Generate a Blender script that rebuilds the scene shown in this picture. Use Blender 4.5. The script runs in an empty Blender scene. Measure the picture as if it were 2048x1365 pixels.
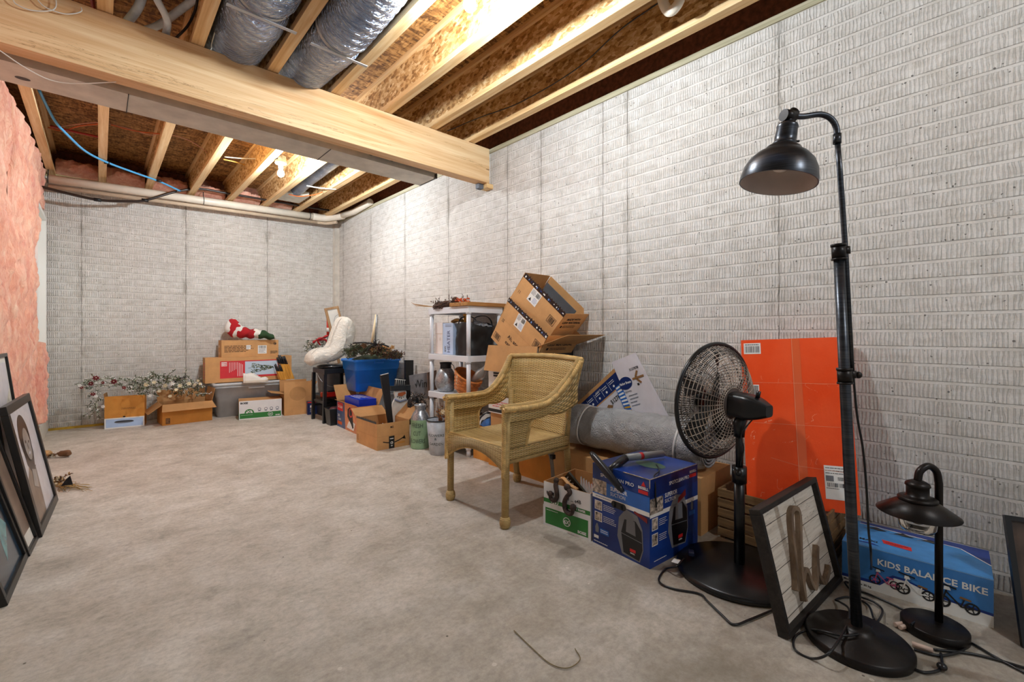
import bpy, bmesh, math, random
from mathutils import Vector, Matrix, Euler, noise
V = Vector
PI = math.pi
SC = bpy.context.scene
COL = SC.collection
R = math.radians

# ------------------------------------------------------------------ camera
FPX, CXP, HYP, EYE = 900.0, 1024.0, 665.0, 1.06      # focal length in px, horizon row, eye height
XR, YB, XL, WT = 2.71, 6.95, -0.43, 2.74             # right wall, back wall, left wall, wall top
YAW = math.atan((CXP - 200) / FPX)
cam_d = bpy.data.cameras.new('camera'); cam = bpy.data.objects.new('camera', cam_d); COL.objects.link(cam)
cam.location = (0, 0, EYE); cam.rotation_euler = (R(90), 0, -YAW)
cam_d.sensor_width = 36.0; cam_d.lens = FPX / 2048 * 36.0
cam_d.shift_y = -(682.5 - HYP) / 2048; cam_d.clip_start = 0.02
SC.camera = cam

# ------------------------------------------------------------------ world, exposure
w = bpy.data.worlds.new('world'); SC.world = w; w.use_nodes = True
w.node_tree.nodes['Background'].inputs[0].default_value = (0.95, 0.97, 1.0, 1)
w.node_tree.nodes['Background'].inputs[1].default_value = 0.22      # ambient fill, added; enters where the room is left open behind the camera
SC.view_settings.view_transform = 'Standard'; SC.view_settings.look = 'None'
SC.view_settings.exposure = 0.88; SC.view_settings.gamma = 1.0
SC.view_settings.use_curve_mapping = False
BULB_POWER = 1150.0
SC.cycles.max_bounces = 8; SC.cycles.diffuse_bounces = 5; SC.cycles.sample_clamp_indirect = 6.0
SC.cycles.use_denoising = True

# ------------------------------------------------------------------ node helpers
MATS = {}
def lin(c):
    return tuple((x / 12.92 if x <= 0.04045 else ((x + 0.055) / 1.055) ** 2.4) for x in c)
def hexc(h):
    return lin(tuple(int(h[i:i + 2], 16) / 255 for i in (0, 2, 4)))
class NT:
    def __init__(s, name):
        s.m = bpy.data.materials.new(name); s.m.use_nodes = True
        s.t = s.m.node_tree; s.b = s.t.nodes['Principled BSDF']
        s.co = None
    def n(s, typ, **kw):
        nd = s.t.nodes.new(typ)
        for k, v in kw.items():
            if k[0] == 'i' and k[1:].isdigit(): s.put(nd.inputs[int(k[1:])], v)
            else: setattr(nd, k, v)
        return nd
    def put(s, sock, v):
        if isinstance(v, bpy.types.NodeSocket): s.t.links.new(v, sock)
        elif isinstance(v, (tuple, list)) and len(v) == 3 and sock.type == 'RGBA': sock.default_value = (*v, 1)
        else: sock.default_value = v
    def coord(s, kind='Object'):
        return s.n('ShaderNodeTexCoord').outputs[kind]
    def map(s, vec, sc=(1, 1, 1), rot=(0, 0, 0), loc=(0, 0, 0)):
        nd = s.n('ShaderNodeMapping'); s.put(nd.inputs[0], vec)
        nd.inputs[1].default_value = loc; nd.inputs[2].default_value = rot; nd.inputs[3].default_value = sc
        return nd.outputs[0]
    def noise(s, vec, scale, detail=4, rough=0.55, dist=0.0):
        nd = s.n('ShaderNodeTexNoise'); s.put(nd.inputs['Vector'], vec)
        nd.inputs['Scale'].default_value = scale; nd.inputs['Detail'].default_value = detail
        nd.inputs['Roughness'].default_value = rough; nd.inputs['Distortion'].default_value = dist
        return nd.outputs[0]
    def voro(s, vec, scale, out='Distance', feature='F1'):
        nd = s.n('ShaderNodeTexVoronoi', feature=feature); s.put(nd.inputs['Vector'], vec)
        nd.inputs['Scale'].default_value = scale
        return nd.outputs[out]
    def ramp(s, fac, stops, interp='LINEAR'):
        nd = s.n('ShaderNodeValToRGB'); s.put(nd.inputs[0], fac); cr = nd.color_ramp; cr.interpolation = interp
        while len(cr.elements) < len(stops): cr.elements.new(0.5)
        for e, (p, c) in zip(cr.elements, stops):
            e.position = p; e.color = (*c, 1) if isinstance(c, (tuple, list)) else (c, c, c, 1)
        return nd.outputs[0]
    def math(s, op, a, b=0.0, c=0.0, clamp=False):
        nd = s.n('ShaderNodeMath', operation=op, use_clamp=clamp)
        for i, v in enumerate((a, b, c)): s.put(nd.inputs[i], v)
        return nd.outputs[0]
    def mix(s, fac, a, b, mode='MIX'):
        nd = s.n('ShaderNodeMix', data_type='RGBA', blend_type=mode)
        s.put(nd.inputs[0], fac); s.put(nd.inputs[6], a); s.put(nd.inputs[7], b)
        return nd.outputs[2]
    def sep(s, vec):
        nd = s.n('ShaderNodeSeparateXYZ'); s.put(nd.inputs[0], vec); return nd.outputs
    def comb(s, x, y, z=0.0):
        nd = s.n('ShaderNodeCombineXYZ')
        for i, v in enumerate((x, y, z)): s.put(nd.inputs[i], v)
        return nd.outputs[0]
    def bump(s, h, strength=0.5, dist=0.01):
        nd = s.n('ShaderNodeBump'); s.put(nd.inputs['Height'], h)
        nd.inputs['Strength'].default_value = strength; nd.inputs['Distance'].default_value = dist
        s.t.links.new(nd.outputs[0], s.b.inputs['Normal']); return nd
    def set(s, **kw):
        names = dict(col='Base Color', rough='Roughness', metal='Metallic', spec='Specular IOR Level', trans='Transmission Weight',
                     ior='IOR', alpha='Alpha', sheen='Sheen Weight', coat='Coat Weight', emit='Emission Color', es='Emission Strength', sss='Subsurface Weight')
        for k, v in kw.items(): s.put(s.b.inputs[names[k]], v)
        return s.m

def flat(name, col, rough=0.6, metal=0.0, var=0.06, nscale=12, spec=0.5, bump=0.0, bscale=200, **kw):
    """plain surface with a little tonal variation of its own"""
    if name in MATS: return MATS[name]
    t = NT(name)
    if isinstance(col, str): col = hexc(col)
    co = t.coord()
    if var:
        f = t.noise(co, nscale, 3)
        a = tuple(max(0, c * (1 - var * 2)) for c in col); b = tuple(min(1, c * (1 + var * 2)) for c in col)
        c = t.ramp(f, [(0.3, a), (0.7, b)])
    else: c = col
    t.set(col=c, rough=rough, metal=metal, spec=spec, **kw)
    if bump: t.bump(t.noise(co, bscale, 3), bump, 0.002)
    MATS[name] = t.m
    return t.m

def M_cement_brick(name, axis):
    """poured wall cast in brick-pattern forms: courses, fluted brick faces, form seams every three feet"""
    t = NT(name); co = t.coord(); x, y, z = t.sep(co)[:3]
    u = x if axis == 'x' else y
    uv = t.comb(u, z)
    uv2 = t.map(uv, loc=(0.02, 0.0, 0))
    br = t.n('ShaderNodeTexBrick', offset=0.36, offset_frequency=2, squash=1.0)
    t.put(br.inputs['Vector'], uv2)
    br.inputs['Color1'].default_value = (1, 1, 1, 1); br.inputs['Color2'].default_value = (1, 1, 1, 1); br.inputs['Mortar'].default_value = (0, 0, 0, 1)
    br.inputs['Scale'].default_value = 1.0; br.inputs['Mortar Size'].default_value = 0.0072; br.inputs['Mortar Smooth'].default_value = 0.12
    br.inputs['Brick Width'].default_value = 0.305; br.inputs['Row Height'].default_value = 0.0762
    brick = br.outputs[0]
    # wavy vertical flutes
    wv = t.n('ShaderNodeTexWave', wave_type='BANDS', bands_direction='X', wave_profile='SIN')
    t.put(wv.inputs['Vector'], t.map(uv, sc=(1, 0.35, 1)))
    wv.inputs['Scale'].default_value = 21.0; wv.inputs['Distortion'].default_value = 4.6; wv.inputs['Detail'].default_value = 2.5; wv.inputs['Detail Scale'].default_value = 1.5; wv.inputs['Detail Roughness'].default_value = 0.6
    flute = t.ramp(wv.outputs[1], [(0.05, 0.0), (0.5, 0.85), (1.0, 1.0)])
    fine = t.noise(uv, 150, 5, 0.6)
    h0 = t.math('MULTIPLY', brick, t.math('ADD', 0.50, t.math('MULTIPLY', flute, t.math('MULTIPLY', t.noise(uv, 18, 3), 0.9))))
    h = t.math('ADD', h0, t.math('MULTIPLY', fine, 0.25))
    # bug holes
    vo = t.voro(t.map(uv, sc=(1, 1, 1)), 34)
    big = t.noise(uv, 3.0, 3)
    hole = t.math('MULTIPLY', t.math('LESS_THAN', vo, t.math('MULTIPLY', t.noise(uv, 60, 2), 0.26)), t.math('GREATER_THAN', t.noise(uv, 21, 2), 0.54))
    h = t.math('SUBTRACT', h, t.math('MULTIPLY', hole, 0.7))
    # form seams
    off = 0.0
    wob = t.math('MULTIPLY', t.math('SUBTRACT', t.noise(t.comb(0.0, z), 7, 3), 0.5), 0.012)
    uw = t.math('ADD', u, wob)
    SE = (-0.152, 0.798, 1.728, 2.69) if axis == 'x' else (-1.0, -0.1, 0.82, 1.769, 1.976, 2.602, 3.02, 3.951, 4.869, 5.791, 6.74)
    md = md2 = None
    for q in SE:
        d1 = t.math('ABSOLUTE', t.math('SUBTRACT', uw, q)); d2 = t.math('ABSOLUTE', t.math('SUBTRACT', u, q))
        md = d1 if md is None else t.math('MINIMUM', md, d1); md2 = d2 if md2 is None else t.math('MINIMUM', md2, d2)
    seam = t.math('LESS_THAN', md, 0.0032)
    h = t.math('SUBTRACT', h, t.math('MULTIPLY', seam, 0.6))
    # colour
    tone = t.ramp(t.noise(uv, 1.3, 5, 0.6), [(0.3, hexc('dddad5')), (0.55, hexc('e7e4df')), (0.75, hexc('edeae4'))])
    mott = t.ramp(t.noise(t.map(uv, sc=(1, 2.2, 1)), 9, 5, 0.65), [(0.35, hexc('cfcac2')), (0.6, (1, 1, 1))])
    c = t.mix(0.45, tone, mott, 'MULTIPLY')
    gro = t.ramp(fine, [(0.3, 0.84), (0.55, 1.0)])
    c = t.mix(0.6, c, gro, 'MULTIPLY')
    gr = t.math('MULTIPLY', t.math('MULTIPLY', brick, 0.22), t.math('SUBTRACT', 1.0, flute))
    c = t.mix(gr, c, t.mix(1.0, c, hexc('a8a297'), 'MULTIPLY'))
    ed = t.math('MULTIPLY', t.math('SUBTRACT', 1.0, brick), t.noise(uv, 40, 3))
    # broken dark line along the lower edge of every course
    zr = t.math('FRACT', t.math('DIVIDE', z, 0.0762))
    led = t.math('MULTIPLY', t.math('GREATER_THAN', zr, 0.062), t.math('LESS_THAN', zr, 0.115))
    led = t.math('MULTIPLY', led, t.math('MULTIPLY', t.ramp(t.noise(uv, 13, 6, 0.7), [(0.35, 0.25), (0.6, 1.0)]), t.math('LESS_THAN', t.math('ABSOLUTE', t.math('SUBTRACT', br.outputs[1], 0.5)), 0.52)))
    c = t.mix(t.math('MULTIPLY', led, 0.55), c, hexc('5c574e'))
    c = t.mix(t.math('MULTIPLY', hole, 0.75), c, hexc('4c4841'))
    c = t.mix(t.math('MULTIPLY', seam, t.ramp(t.noise(uv, 6, 3), [(0.35, 0.25), (0.6, 0.85)])), c, hexc('5b554b'))
    halo = t.math('MULTIPLY', t.ramp(md2, [(0.0, 1.0), (0.055, 0.0)]), t.ramp(t.noise(t.map(uv, sc=(3, 0.8, 1)), 5, 4, 0.7), [(0.45, 0.0), (0.68, 0.8)]))
    c = t.mix(halo, c, hexc('8a8479'))
    # patchy grey tone over the lower metre, strongest towards the floor
    low = t.math('MULTIPLY', t.ramp(z, [(0.25, 1.0), (1.25, 0.0)]), t.ramp(t.noise(uv, 4.2, 5, 0.7), [(0.38, 0.15), (0.66, 0.85)]))
    c = t.mix(t.math('MULTIPLY', low, 0.55), c, hexc('8d887d'))
    t.set(col=c, rough=0.9, spec=0.25)
    t.bump(h, 0.9, 0.010)
    return t.m

def M_floor():
    t = NT('concrete_floor'); co = t.coord(); x, y, z = t.sep(co)[:3]
    a = t.noise(co, 0.8, 6, 0.62, 0.5); b = t.noise(t.map(co, loc=(4, 2, 0)), 4.5, 9, 0.78, 0.3); f = t.noise(co, 48, 8, 0.78); g = t.noise(t.map(co, rot=(0, 0, 0.6), sc=(1, 3.2, 1)), 11, 7, 0.75, 0.4)
    c = t.ramp(a, [(0.32, hexc('cec5ba')), (0.5, hexc('ded6cc')), (0.68, hexc('e9e2d8'))])
    c = t.mix(0.75, c, t.ramp(b, [(0.30, hexc('aba69c')), (0.46, hexc('e3dfd8')), (0.62, (1, 1, 1))]), 'MULTIPLY')
    c = t.mix(0.55, c, t.ramp(g, [(0.30, 0.68), (0.52, 1.0)]), 'MULTIPLY')
    c = t.mix(0.75, c, t.ramp(f, [(0.32, 0.62), (0.56, 1.0)]), 'MULTIPLY')
    # near end darkened: mottled dirt, plus the weaker light there put into the colour
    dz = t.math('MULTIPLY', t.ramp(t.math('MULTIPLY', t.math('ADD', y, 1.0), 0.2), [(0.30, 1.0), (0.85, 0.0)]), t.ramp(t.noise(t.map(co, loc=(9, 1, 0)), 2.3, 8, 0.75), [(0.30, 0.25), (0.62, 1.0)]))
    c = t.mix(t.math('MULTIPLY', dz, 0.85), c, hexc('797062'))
    st = t.ramp(t.noise(t.map(co, loc=(1.7, 3.1, 0)), 3.1, 5, 0.6, 0.8), [(0.66, 0.0), (0.72, 1.0)])
    c = t.mix(t.math('MULTIPLY', st, 0.30), c, hexc('6a5a47'))
    sp = t.math('MULTIPLY', t.math('LESS_THAN', t.voro(co, 9), 0.07), t.math('GREATER_THAN', t.noise(co, 5, 2), 0.55))
    c = t.mix(t.math('MULTIPLY', sp, 0.35), c, hexc('e4dfd5'))
    tiny = t.math('LESS_THAN', t.voro(t.map(co, loc=(.3, .1, 0)), 7), 0.03)
    c = t.mix(t.math('MULTIPLY', tiny, 0.8), c, hexc('453a2e'))
    def blob(px, py, rx, ry, k):   # dark marks by the chair
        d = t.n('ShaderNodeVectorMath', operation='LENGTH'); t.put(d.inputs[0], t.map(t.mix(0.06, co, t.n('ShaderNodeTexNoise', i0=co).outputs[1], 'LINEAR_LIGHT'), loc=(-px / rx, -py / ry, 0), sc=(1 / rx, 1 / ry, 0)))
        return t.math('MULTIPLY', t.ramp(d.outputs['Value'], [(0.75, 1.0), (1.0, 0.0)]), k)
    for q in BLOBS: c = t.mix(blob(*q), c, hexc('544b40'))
    t.set(col=c, rough=t.ramp(b, [(0.3, 0.5), (0.7, 0.75)]), spec=0.3)
    t.bump(t.math('ADD', t.math('MULTIPLY', f, 0.6), t.math('ADD', b, g)), 0.16, 0.005)
    return t.m

def M_osb(name, sx, sy, tint=1.0, dark=False):
    """oriented strand board: long flakes in honey tones"""
    t = NT(name); co = t.coord('Object')
    out = None
    sc = (sx, sy, 22) if not isinstance(sx, tuple) else sx
    v1 = t.voro(t.mix(0.04, t.map(co, sc=sc), t.n('ShaderNodeTexNoise', i0=t.map(co, sc=(9, 9, 9))).outputs[1], 'LINEAR_LIGHT'), 1.0, 'Color')
    v2 = t.voro(t.map(co, sc=(sc[1] * 1.3, sc[0] * 1.3, sc[2] * .8), rot=(0.3, 0.2, 0.5)), 1.0, 'Color')
    k = t.math('ADD', t.math('MULTIPLY', t.sep(v1)[0], 0.6), t.math('MULTIPLY', t.sep(v2)[1], 0.4))
    k = t.math('ADD', k, t.math('MULTIPLY', t.math('SUBTRACT', t.noise(t.map(co, sc=sc), 3.0, 4), 0.5), 0.5))
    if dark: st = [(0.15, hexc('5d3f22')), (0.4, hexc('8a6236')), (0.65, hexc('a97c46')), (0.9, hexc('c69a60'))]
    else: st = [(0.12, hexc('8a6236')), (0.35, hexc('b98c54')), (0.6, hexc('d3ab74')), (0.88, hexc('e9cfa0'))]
    c = t.ramp(k, st)
    t.set(col=c, rough=0.7, spec=0.3); t.bump(k, 0.35, 0.003)
    return t.m

def M_wood(name, axis, c0, c1, c2, rough=0.6, scale=1.0, bands=True, knots=True):
    """sawn wood with the grain along the given axis"""
    if name in MATS: return MATS[name]
    t = NT(name); co = t.coord()
    s = [26 * scale] * 3; s['xyz'.index(axis)] = 1.1 * scale
    a = t.noise(t.map(co, sc=s), 1.0, 6, 0.6, 0.8)
    s2 = [120 * scale] * 3; s2['xyz'.index(axis)] = 5 * scale
    f = t.noise(t.map(co, sc=s2), 1.0, 3, 0.6)
    k = t.math('ADD', t.math('MULTIPLY', a, 0.75), t.math('MULTIPLY', f, 0.25))
    c = t.ramp(k, [(0.3, hexc(c0)), (0.5, hexc(c1)), (0.7, hexc(c2))])
    if knots:
        s3 = [7 * scale] * 3; s3['xyz'.index(axis)] = 2.2 * scale
        kn = t.math('LESS_THAN', t.voro(t.map(co, sc=s3), 1.0), 0.055)
        c = t.mix(t.math('MULTIPLY', kn, 0.75), c, hexc('5f4023'))
    t.set(col=c, rough=rough, spec=0.3); t.bump(k, 0.2, 0.002)
    MATS[name] = t.m
    return t.m

# ------------------------------------------------------------------ object helpers
FR = {}            # world matrix of every root, by name
def tag(o, label=None, cat=None, group=None, kind=None):
    if label: o['label'] = label
    if cat: o['category'] = cat
    if group: o['group'] = group
    if kind: o['kind'] = kind
    return o
def thing(name, label, cat, loc=(0, 0, 0), rotz=0.0, group=None, mat=None):
    o = bpy.data.objects.new(name, None); COL.objects.link(o); o.empty_display_size = 0.05
    m = mat if mat is not None else Matrix.Translation(V(loc)) @ Matrix.Rotation(rotz, 4, 'Z')
    o.matrix_world = m; o.location = m.to_translation(); o.rotation_euler = m.to_euler()
    FR[o.name] = m.copy()
    return tag(o, label, cat, group)
def frame_of(o):
    while o.parent is not None: o = o.parent
    return FR.get(o.name, Matrix.Identity(4))

TXT = {}
def text_geo(s, bold=0.0):
    key = (s, bold)
    if key not in TXT:
        cu = bpy.data.curves.new('lettering', 'FONT'); cu.body = s; cu.size = 1.0; cu.offset = bold; cu.resolution_u = 2
        ob = bpy.data.objects.new('lettering', cu); me = bpy.data.meshes.new_from_object(ob)
        vs = [v.co.copy() for v in me.vertices]; fs = [tuple(p.vertices) for p in me.polygons]
        bpy.data.objects.remove(ob); bpy.data.curves.remove(cu); bpy.data.meshes.remove(me)
        if vs:
            x0 = min(v.x for v in vs); x1 = max(v.x for v in vs); y0 = min(v.y for v in vs); y1 = max(v.y for v in vs)
        else: x0 = x1 = y0 = y1 = 0
        TXT[key] = (vs, fs, x0, x1, y0, y1)
    return TXT[key]

class Face:
    """a flat side of something: origin, unit u and v, with artwork placed in metres just above it"""
    def __init__(s, mb, o, u, v, lift=0.0006):
        s.mb, s.o, s.u, s.v = mb, V(o), V(u).normalized(), V(v).normalized(); s.n = s.u.cross(s.v); s.lift = lift; s.k = 0
    def pt(s, a, b, e=0.0): return s.o + s.u * a + s.v * b + s.n * (s.lift + e)
    def poly(s, pts, m, z=0):
        s.mb.face([s.pt(a, b, 0.0003 * z) for a, b in pts], m); return s
    def rect(s, a0, a1, b0, b1, m, z=0): return s.poly([(a0, b0), (a1, b0), (a1, b1), (a0, b1)], m, z)
    def ell(s, a, b, ra, rb, m, z=0, n=20, hole=0.0):
        if hole:
            for i in range(n):
                t0, t1 = 2 * PI * i / n, 2 * PI * (i + 1) / n
                s.poly([(a + ra * math.cos(t0), b + rb * math.sin(t0)), (a + ra * math.cos(t1), b + rb * math.sin(t1)),
                        (a + hole * ra * math.cos(t1), b + hole * rb * math.sin(t1)), (a + hole * ra * math.cos(t0), b + hole * rb * math.sin(t0))], m, z)
            return s
        return s.poly([(a + ra * math.cos(2 * PI * i / n), b + rb * math.sin(2 * PI * i / n)) for i in range(n)], m, z)
    def line(s, pts, wd, m, z=0):
        for (a0, b0), (a1, b1) in zip(pts, pts[1:]):
            d = V((a1 - a0, b1 - b0, 0)); L = d.length
            if L < 1e-9: continue
            d /= L; p = V((-d.y, d.x, 0)) * wd / 2; e = d * wd * 0.3
            s.poly([(a0 - p.x - e.x, b0 - p.y - e.y), (a1 - p.x + e.x, b1 - p.y + e.y), (a1 + p.x + e.x, b1 + p.y + e.y), (a0 + p.x - e.x, b0 + p.y - e.y)], m, z)
        return s
    def text(s, txt, a, b, h, m, z=2, bold=0.0, w=None, align='l', rot=0.0):
        """h = capital height in metres; w forces the width"""
        vs, fs, x0, x1, y0, y1 = text_geo(txt, bold)
        sc = h / 0.69; sx = sc if w is None or x1 <= x0 else w / (x1 - x0)
        W = (x1 - x0) * sx; dx = {'l': 0, 'c': -W / 2, 'r': -W}[align]
        cr, sr = math.cos(rot), math.sin(rot)
        P = []
        for q in vs:
            X, Y = (q.x - x0) * sx + dx, q.y * sc
            P.append(s.pt(a + X * cr - Y * sr, b + X * sr + Y * cr, 0.0003 * z))
        s.mb.faces(P, fs, m); return s
    def lines(s, a0, a1, b0, b1, n, m, z=2, th=0.35, seed=1, rag=0.3):
        """small print as broken dark rows too small to read"""
        r = random.Random(seed)
        for i in range(n):
            y = b1 - (b1 - b0) * (i + 0.5) / n; hh = (b1 - b0) / n * th / 2; x = a0; end = a1 - (a1 - a0) * r.random() * rag
            while x < end:
                L = (a1 - a0) * (0.06 + 0.12 * r.random()); s.rect(x, min(x + L, end), y - hh, y + hh, m, z); x += L + (a1 - a0) * 0.02
        return s
    def bars(s, a0, a1, b0, b1, m, z=2, seed=3):
        r = random.Random(seed); x = a0; un = (a1 - a0) / 48
        while x < a1 - un:
            wd = un * r.choice((0.7, 0.7, 1.3, 2)); s.rect(x, min(x + wd, a1), b0, b1, m, z); x += wd + un * r.choice((0.8, 1.2, 1.6))
        return s

class MB:
    def __init__(s): s.bm = bmesh.new(); s.ms = []; s.smooth = False; s.uv = None
    def mi(s, m):
        if m not in s.ms: s.ms.append(m)
        return s.ms.index(m)
    def face(s, pts, m, smooth=False):
        vs = [s.bm.verts.new(p) for p in pts]
        try: f = s.bm.faces.new(vs)
        except ValueError: return None
        f.material_index = s.mi(m); f.smooth = smooth; return f
    def faces(s, pts, fs, m, smooth=False):
        vs = [s.bm.verts.new(p) for p in pts]; k = s.mi(m)
        for f in fs:
            try: g = s.bm.faces.new([vs[i] for i in f]); g.material_index = k; g.smooth = smooth
            except ValueError: pass
        return vs
    def box(s, x0, x1, y0, y1, z0, z1, m, M=None, bev=0.0):
        P = [V((x, y, z)) for x in (x0, x1) for y in (y0, y1) for z in (z0, z1)]
        if M is not None: P = [M @ p for p in P]
        F = [(0, 1, 3, 2), (4, 6, 7, 5), (0, 4, 5, 1), (2, 3, 7, 6), (0, 2, 6, 4), (1, 5, 7, 3)]
        if bev > 0:
            b = bmesh.new(); vs = [b.verts.new(p) for p in P]
            for f in F: b.faces.new([vs[i] for i in f])
            bmesh.ops.bevel(b, geom=b.edges[:] , offset=bev, segments=2, affect='EDGES', profile=0.5)
            b.verts.index_update(); s.faces([v.co.copy() for v in b.verts], [tuple(v.index for v in f.verts) for f in b.faces], m, False); b.free()
        else: s.faces(P, F, m)
        return s
    def slab(s, o, u, v, n, th, m):
        """panel from corner o spanned by vectors u and v, thickness th along n"""
        o, u, v, n = V(o), V(u), V(v), V(n).normalized() * th
        P = [o, o + u, o + u + v, o + v, o + n, o + u + n, o + u + v + n, o + v + n]
        s.faces(P, [(3, 2, 1, 0), (4, 5, 6, 7), (0, 1, 5, 4), (1, 2, 6, 5), (2, 3, 7, 6), (3, 0, 4, 7)], m); return s
    def prism(s, pts, off, m, smooth=False):
        """closed outline pts (3D) pushed along off"""
        n = len(pts); P = [V(p) for p in pts] + [V(p) + V(off) for p in pts]
        s.faces(P, [tuple(range(n))[::-1], tuple(range(n, 2 * n))] + [(i, (i + 1) % n, n + (i + 1) % n, n + i) for i in range(n)], m, smooth); return s
    def tube(s, pts, r, m, seg=8, caps=True, smooth=True, flat=1.0, closed=False):
        pts = [V(p) for p in pts]; n = len(pts); rs = r if isinstance(r, (list, tuple)) else [r] * n
        rings = []; up = None
        for i, p in enumerate(pts):
            if closed: d = pts[(i + 1) % n] - pts[i - 1]
            else: d = (pts[min(i + 1, n - 1)] - pts[max(i - 1, 0)])
            if d.length < 1e-9: d = V((0, 0, 1))
            d.normalize()
            if up is None:
                up = V((0, 0, 1)) if abs(d.z) < 0.9 else V((1, 0, 0))
            a = d.cross(up)
            if a.length < 1e-5: a = d.cross(V((0.3, 1, 0.2)))
            a.normalize(); b = a.cross(d).normalized(); up = b
            rings.append([s.bm.verts.new(p + a * math.cos(2 * PI * k / seg) * rs[i] + b * math.sin(2 * PI * k / seg) * rs[i] * flat) for k in range(seg)])
        mi = s.mi(m)
        for i in range(n if closed else n - 1):
            A, B = rings[i], rings[(i + 1) % n]
            for k in range(seg):
                f = s.bm.faces.new((A[k], A[(k + 1) % seg], B[(k + 1) % seg], B[k])); f.material_index = mi; f.smooth = smooth
        if caps and not closed:
            for rg in (rings[0][::-1], rings[-1]):
                f = s.bm.faces.new(rg); f.material_index = mi
        return s
    def cyl(s, p0, p1, r, m, seg=16, smooth=True, r1=None):
        return s.tube([p0, p1], [r, r if r1 is None else r1], m, seg, True, smooth)
    def lathe(s, prof, m, M=None, seg=32, smooth=True, sharp=()):
        """prof: (radius, z) pairs; turned about local z, then moved by M"""
        M = M or Matrix.Identity(4); rings = []; mi = s.mi(m)
        for r, z in prof:
            if r < 1e-6: rings.append([s.bm.verts.new(M @ V((0, 0, z)))])
            else: rings.append([s.bm.verts.new(M @ V((r * math.cos(2 * PI * k / seg), r * math.sin(2 * PI * k / seg), z))) for k in range(seg)])
        for A, B in zip(rings, rings[1:]):
            for k in range(seg):
                k2 = (k + 1) % seg
                if len(A) == 1 and len(B) == 1: continue
                if len(A) == 1: vs = (A[0], B[k2], B[k])
                elif len(B) == 1: vs = (A[k], A[k2], B[0])
                else: vs = (A[k], A[k2], B[k2], B[k])
                try: f = s.bm.faces.new(vs); f.material_index = mi; f.smooth = smooth
                except ValueError: pass
        return s
    def ball(s, c, r, m, seg=16, rings=10, M=None, sx=1, sy=1, sz=1):
        pr = [(r * math.sin(PI * i / rings), -r * math.cos(PI * i / rings)) for i in range(rings + 1)]
        T = Matrix.Translation(V(c)) @ (M or Matrix.Identity(4)) @ Matrix.Diagonal((sx, sy, sz, 1))
        return s.lathe(pr, m, T, seg)
    def grid(s, fn, nu, nv, m, smooth=True, uvs=None, th=0.0):
        """sheet from fn(u, v) for u, v in 0..1; th gives it thickness by a second sheet"""
        P = [[fn(i / nu, j / nv) for j in range(nv + 1)] for i in range(nu + 1)]
        layers = [P]
        if th:
            Q = []
            for i in range(nu + 1):
                row = []
                for j in range(nv + 1):
                    a = V(P[min(i + 1, nu)][j]) - V(P[max(i - 1, 0)][j]); b = V(P[i][min(j + 1, nv)]) - V(P[i][max(j - 1, 0)])
                    n = a.cross(b); n = n.normalized() if n.length > 1e-12 else V((0, 0, 1)); row.append(V(P[i][j]) - n * th)
                Q.append(row)
            layers.append(Q)
        if uvs and s.uv is None: s.uv = s.bm.loops.layers.uv.new('UVMap')
        mi = s.mi(m); VV = []
        for L, G in enumerate(layers):
            vv = [[s.bm.verts.new(p) for p in row] for row in G]; VV.append(vv)
            for i in range(nu):
                for j in range(nv):
                    q = [(i, j), (i + 1, j), (i + 1, j + 1), (i, j + 1)]
                    if L: q = q[::-1]
                    f = s.bm.faces.new([vv[a][b] for a, b in q]); f.material_index = mi; f.smooth = smooth
                    if uvs:
                        for lp, (a, b) in zip(f.loops, q): lp[s.uv].uv = (a / nu * uvs[0], b / nv * uvs[1])
        if th:
            A, B = VV
            rim = [(i, 0) for i in range(nu)] + [(nu, j) for j in range(nv)] + [(i, nv) for i in range(nu, 0, -1)] + [(0, j) for j in range(nv, 0, -1)]
            for k in range(len(rim)):
                a, b = rim[k], rim[(k + 1) % len(rim)]
                f = s.bm.faces.new((A[b[0]][b[1]], A[a[0]][a[1]], B[a[0]][a[1]], B[b[0]][b[1]])); f.material_index = mi
        return s
    def build(s, name, parent=None, local=False, weld=0.0, norm=True):
        if weld: bmesh.ops.remove_doubles(s.bm, verts=s.bm.verts[:], dist=weld)
        if norm and weld: bmesh.ops.recalc_face_normals(s.bm, faces=s.bm.faces[:])
        if parent is not None and not local:
            bmesh.ops.transform(s.bm, matrix=frame_of(parent).inverted(), verts=s.bm.verts[:])
        me = bpy.data.meshes.new(name); s.bm.to_mesh(me); s.bm.free()
        for m in s.ms: me.materials.append(m)
        o = bpy.data.objects.new(name, me); COL.objects.link(o)
        if parent is not None: o.parent = parent
        return o

# ------------------------------------------------------------------ where the photographed points lie in the room
_S, _C = math.sin(YAW), math.cos(YAW)
def _ray(x, y):
    u = (x - CXP) / FPX; v = (HYP - y) / FPX
    return V((_S + _C * u, _C - _S * u, v))
def onz(x, y, z=0.0): r = _ray(x, y); return V((0, 0, EYE)) + r * ((z - EYE) / r.z)
def onx(x, y, X=XR): r = _ray(x, y); return V((0, 0, EYE)) + r * (X / r.x)
def ony(x, y, Y=YB): r = _ray(x, y); return V((0, 0, EYE)) + r * (Y / r.y)

def copy_tree(root, loc=None, rot=None, label=None, group=None):
    r = root.copy(); COL.objects.link(r)
    if loc is not None: r.location = loc
    if rot is not None: r.rotation_euler = rot
    if label: r['label'] = label
    if group: r['group'] = group
    for ch in list(root.children):
        c = ch.copy(); COL.objects.link(c); c.parent = r
        for g in list(ch.children):
            d = g.copy(); COL.objects.link(d); d.parent = c
    return r
BLOBS = [(1.72, 1.52, 0.05, 0.14, 0.4), (1.66, 1.42, 0.09, 0.05, 0.4)]
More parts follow.
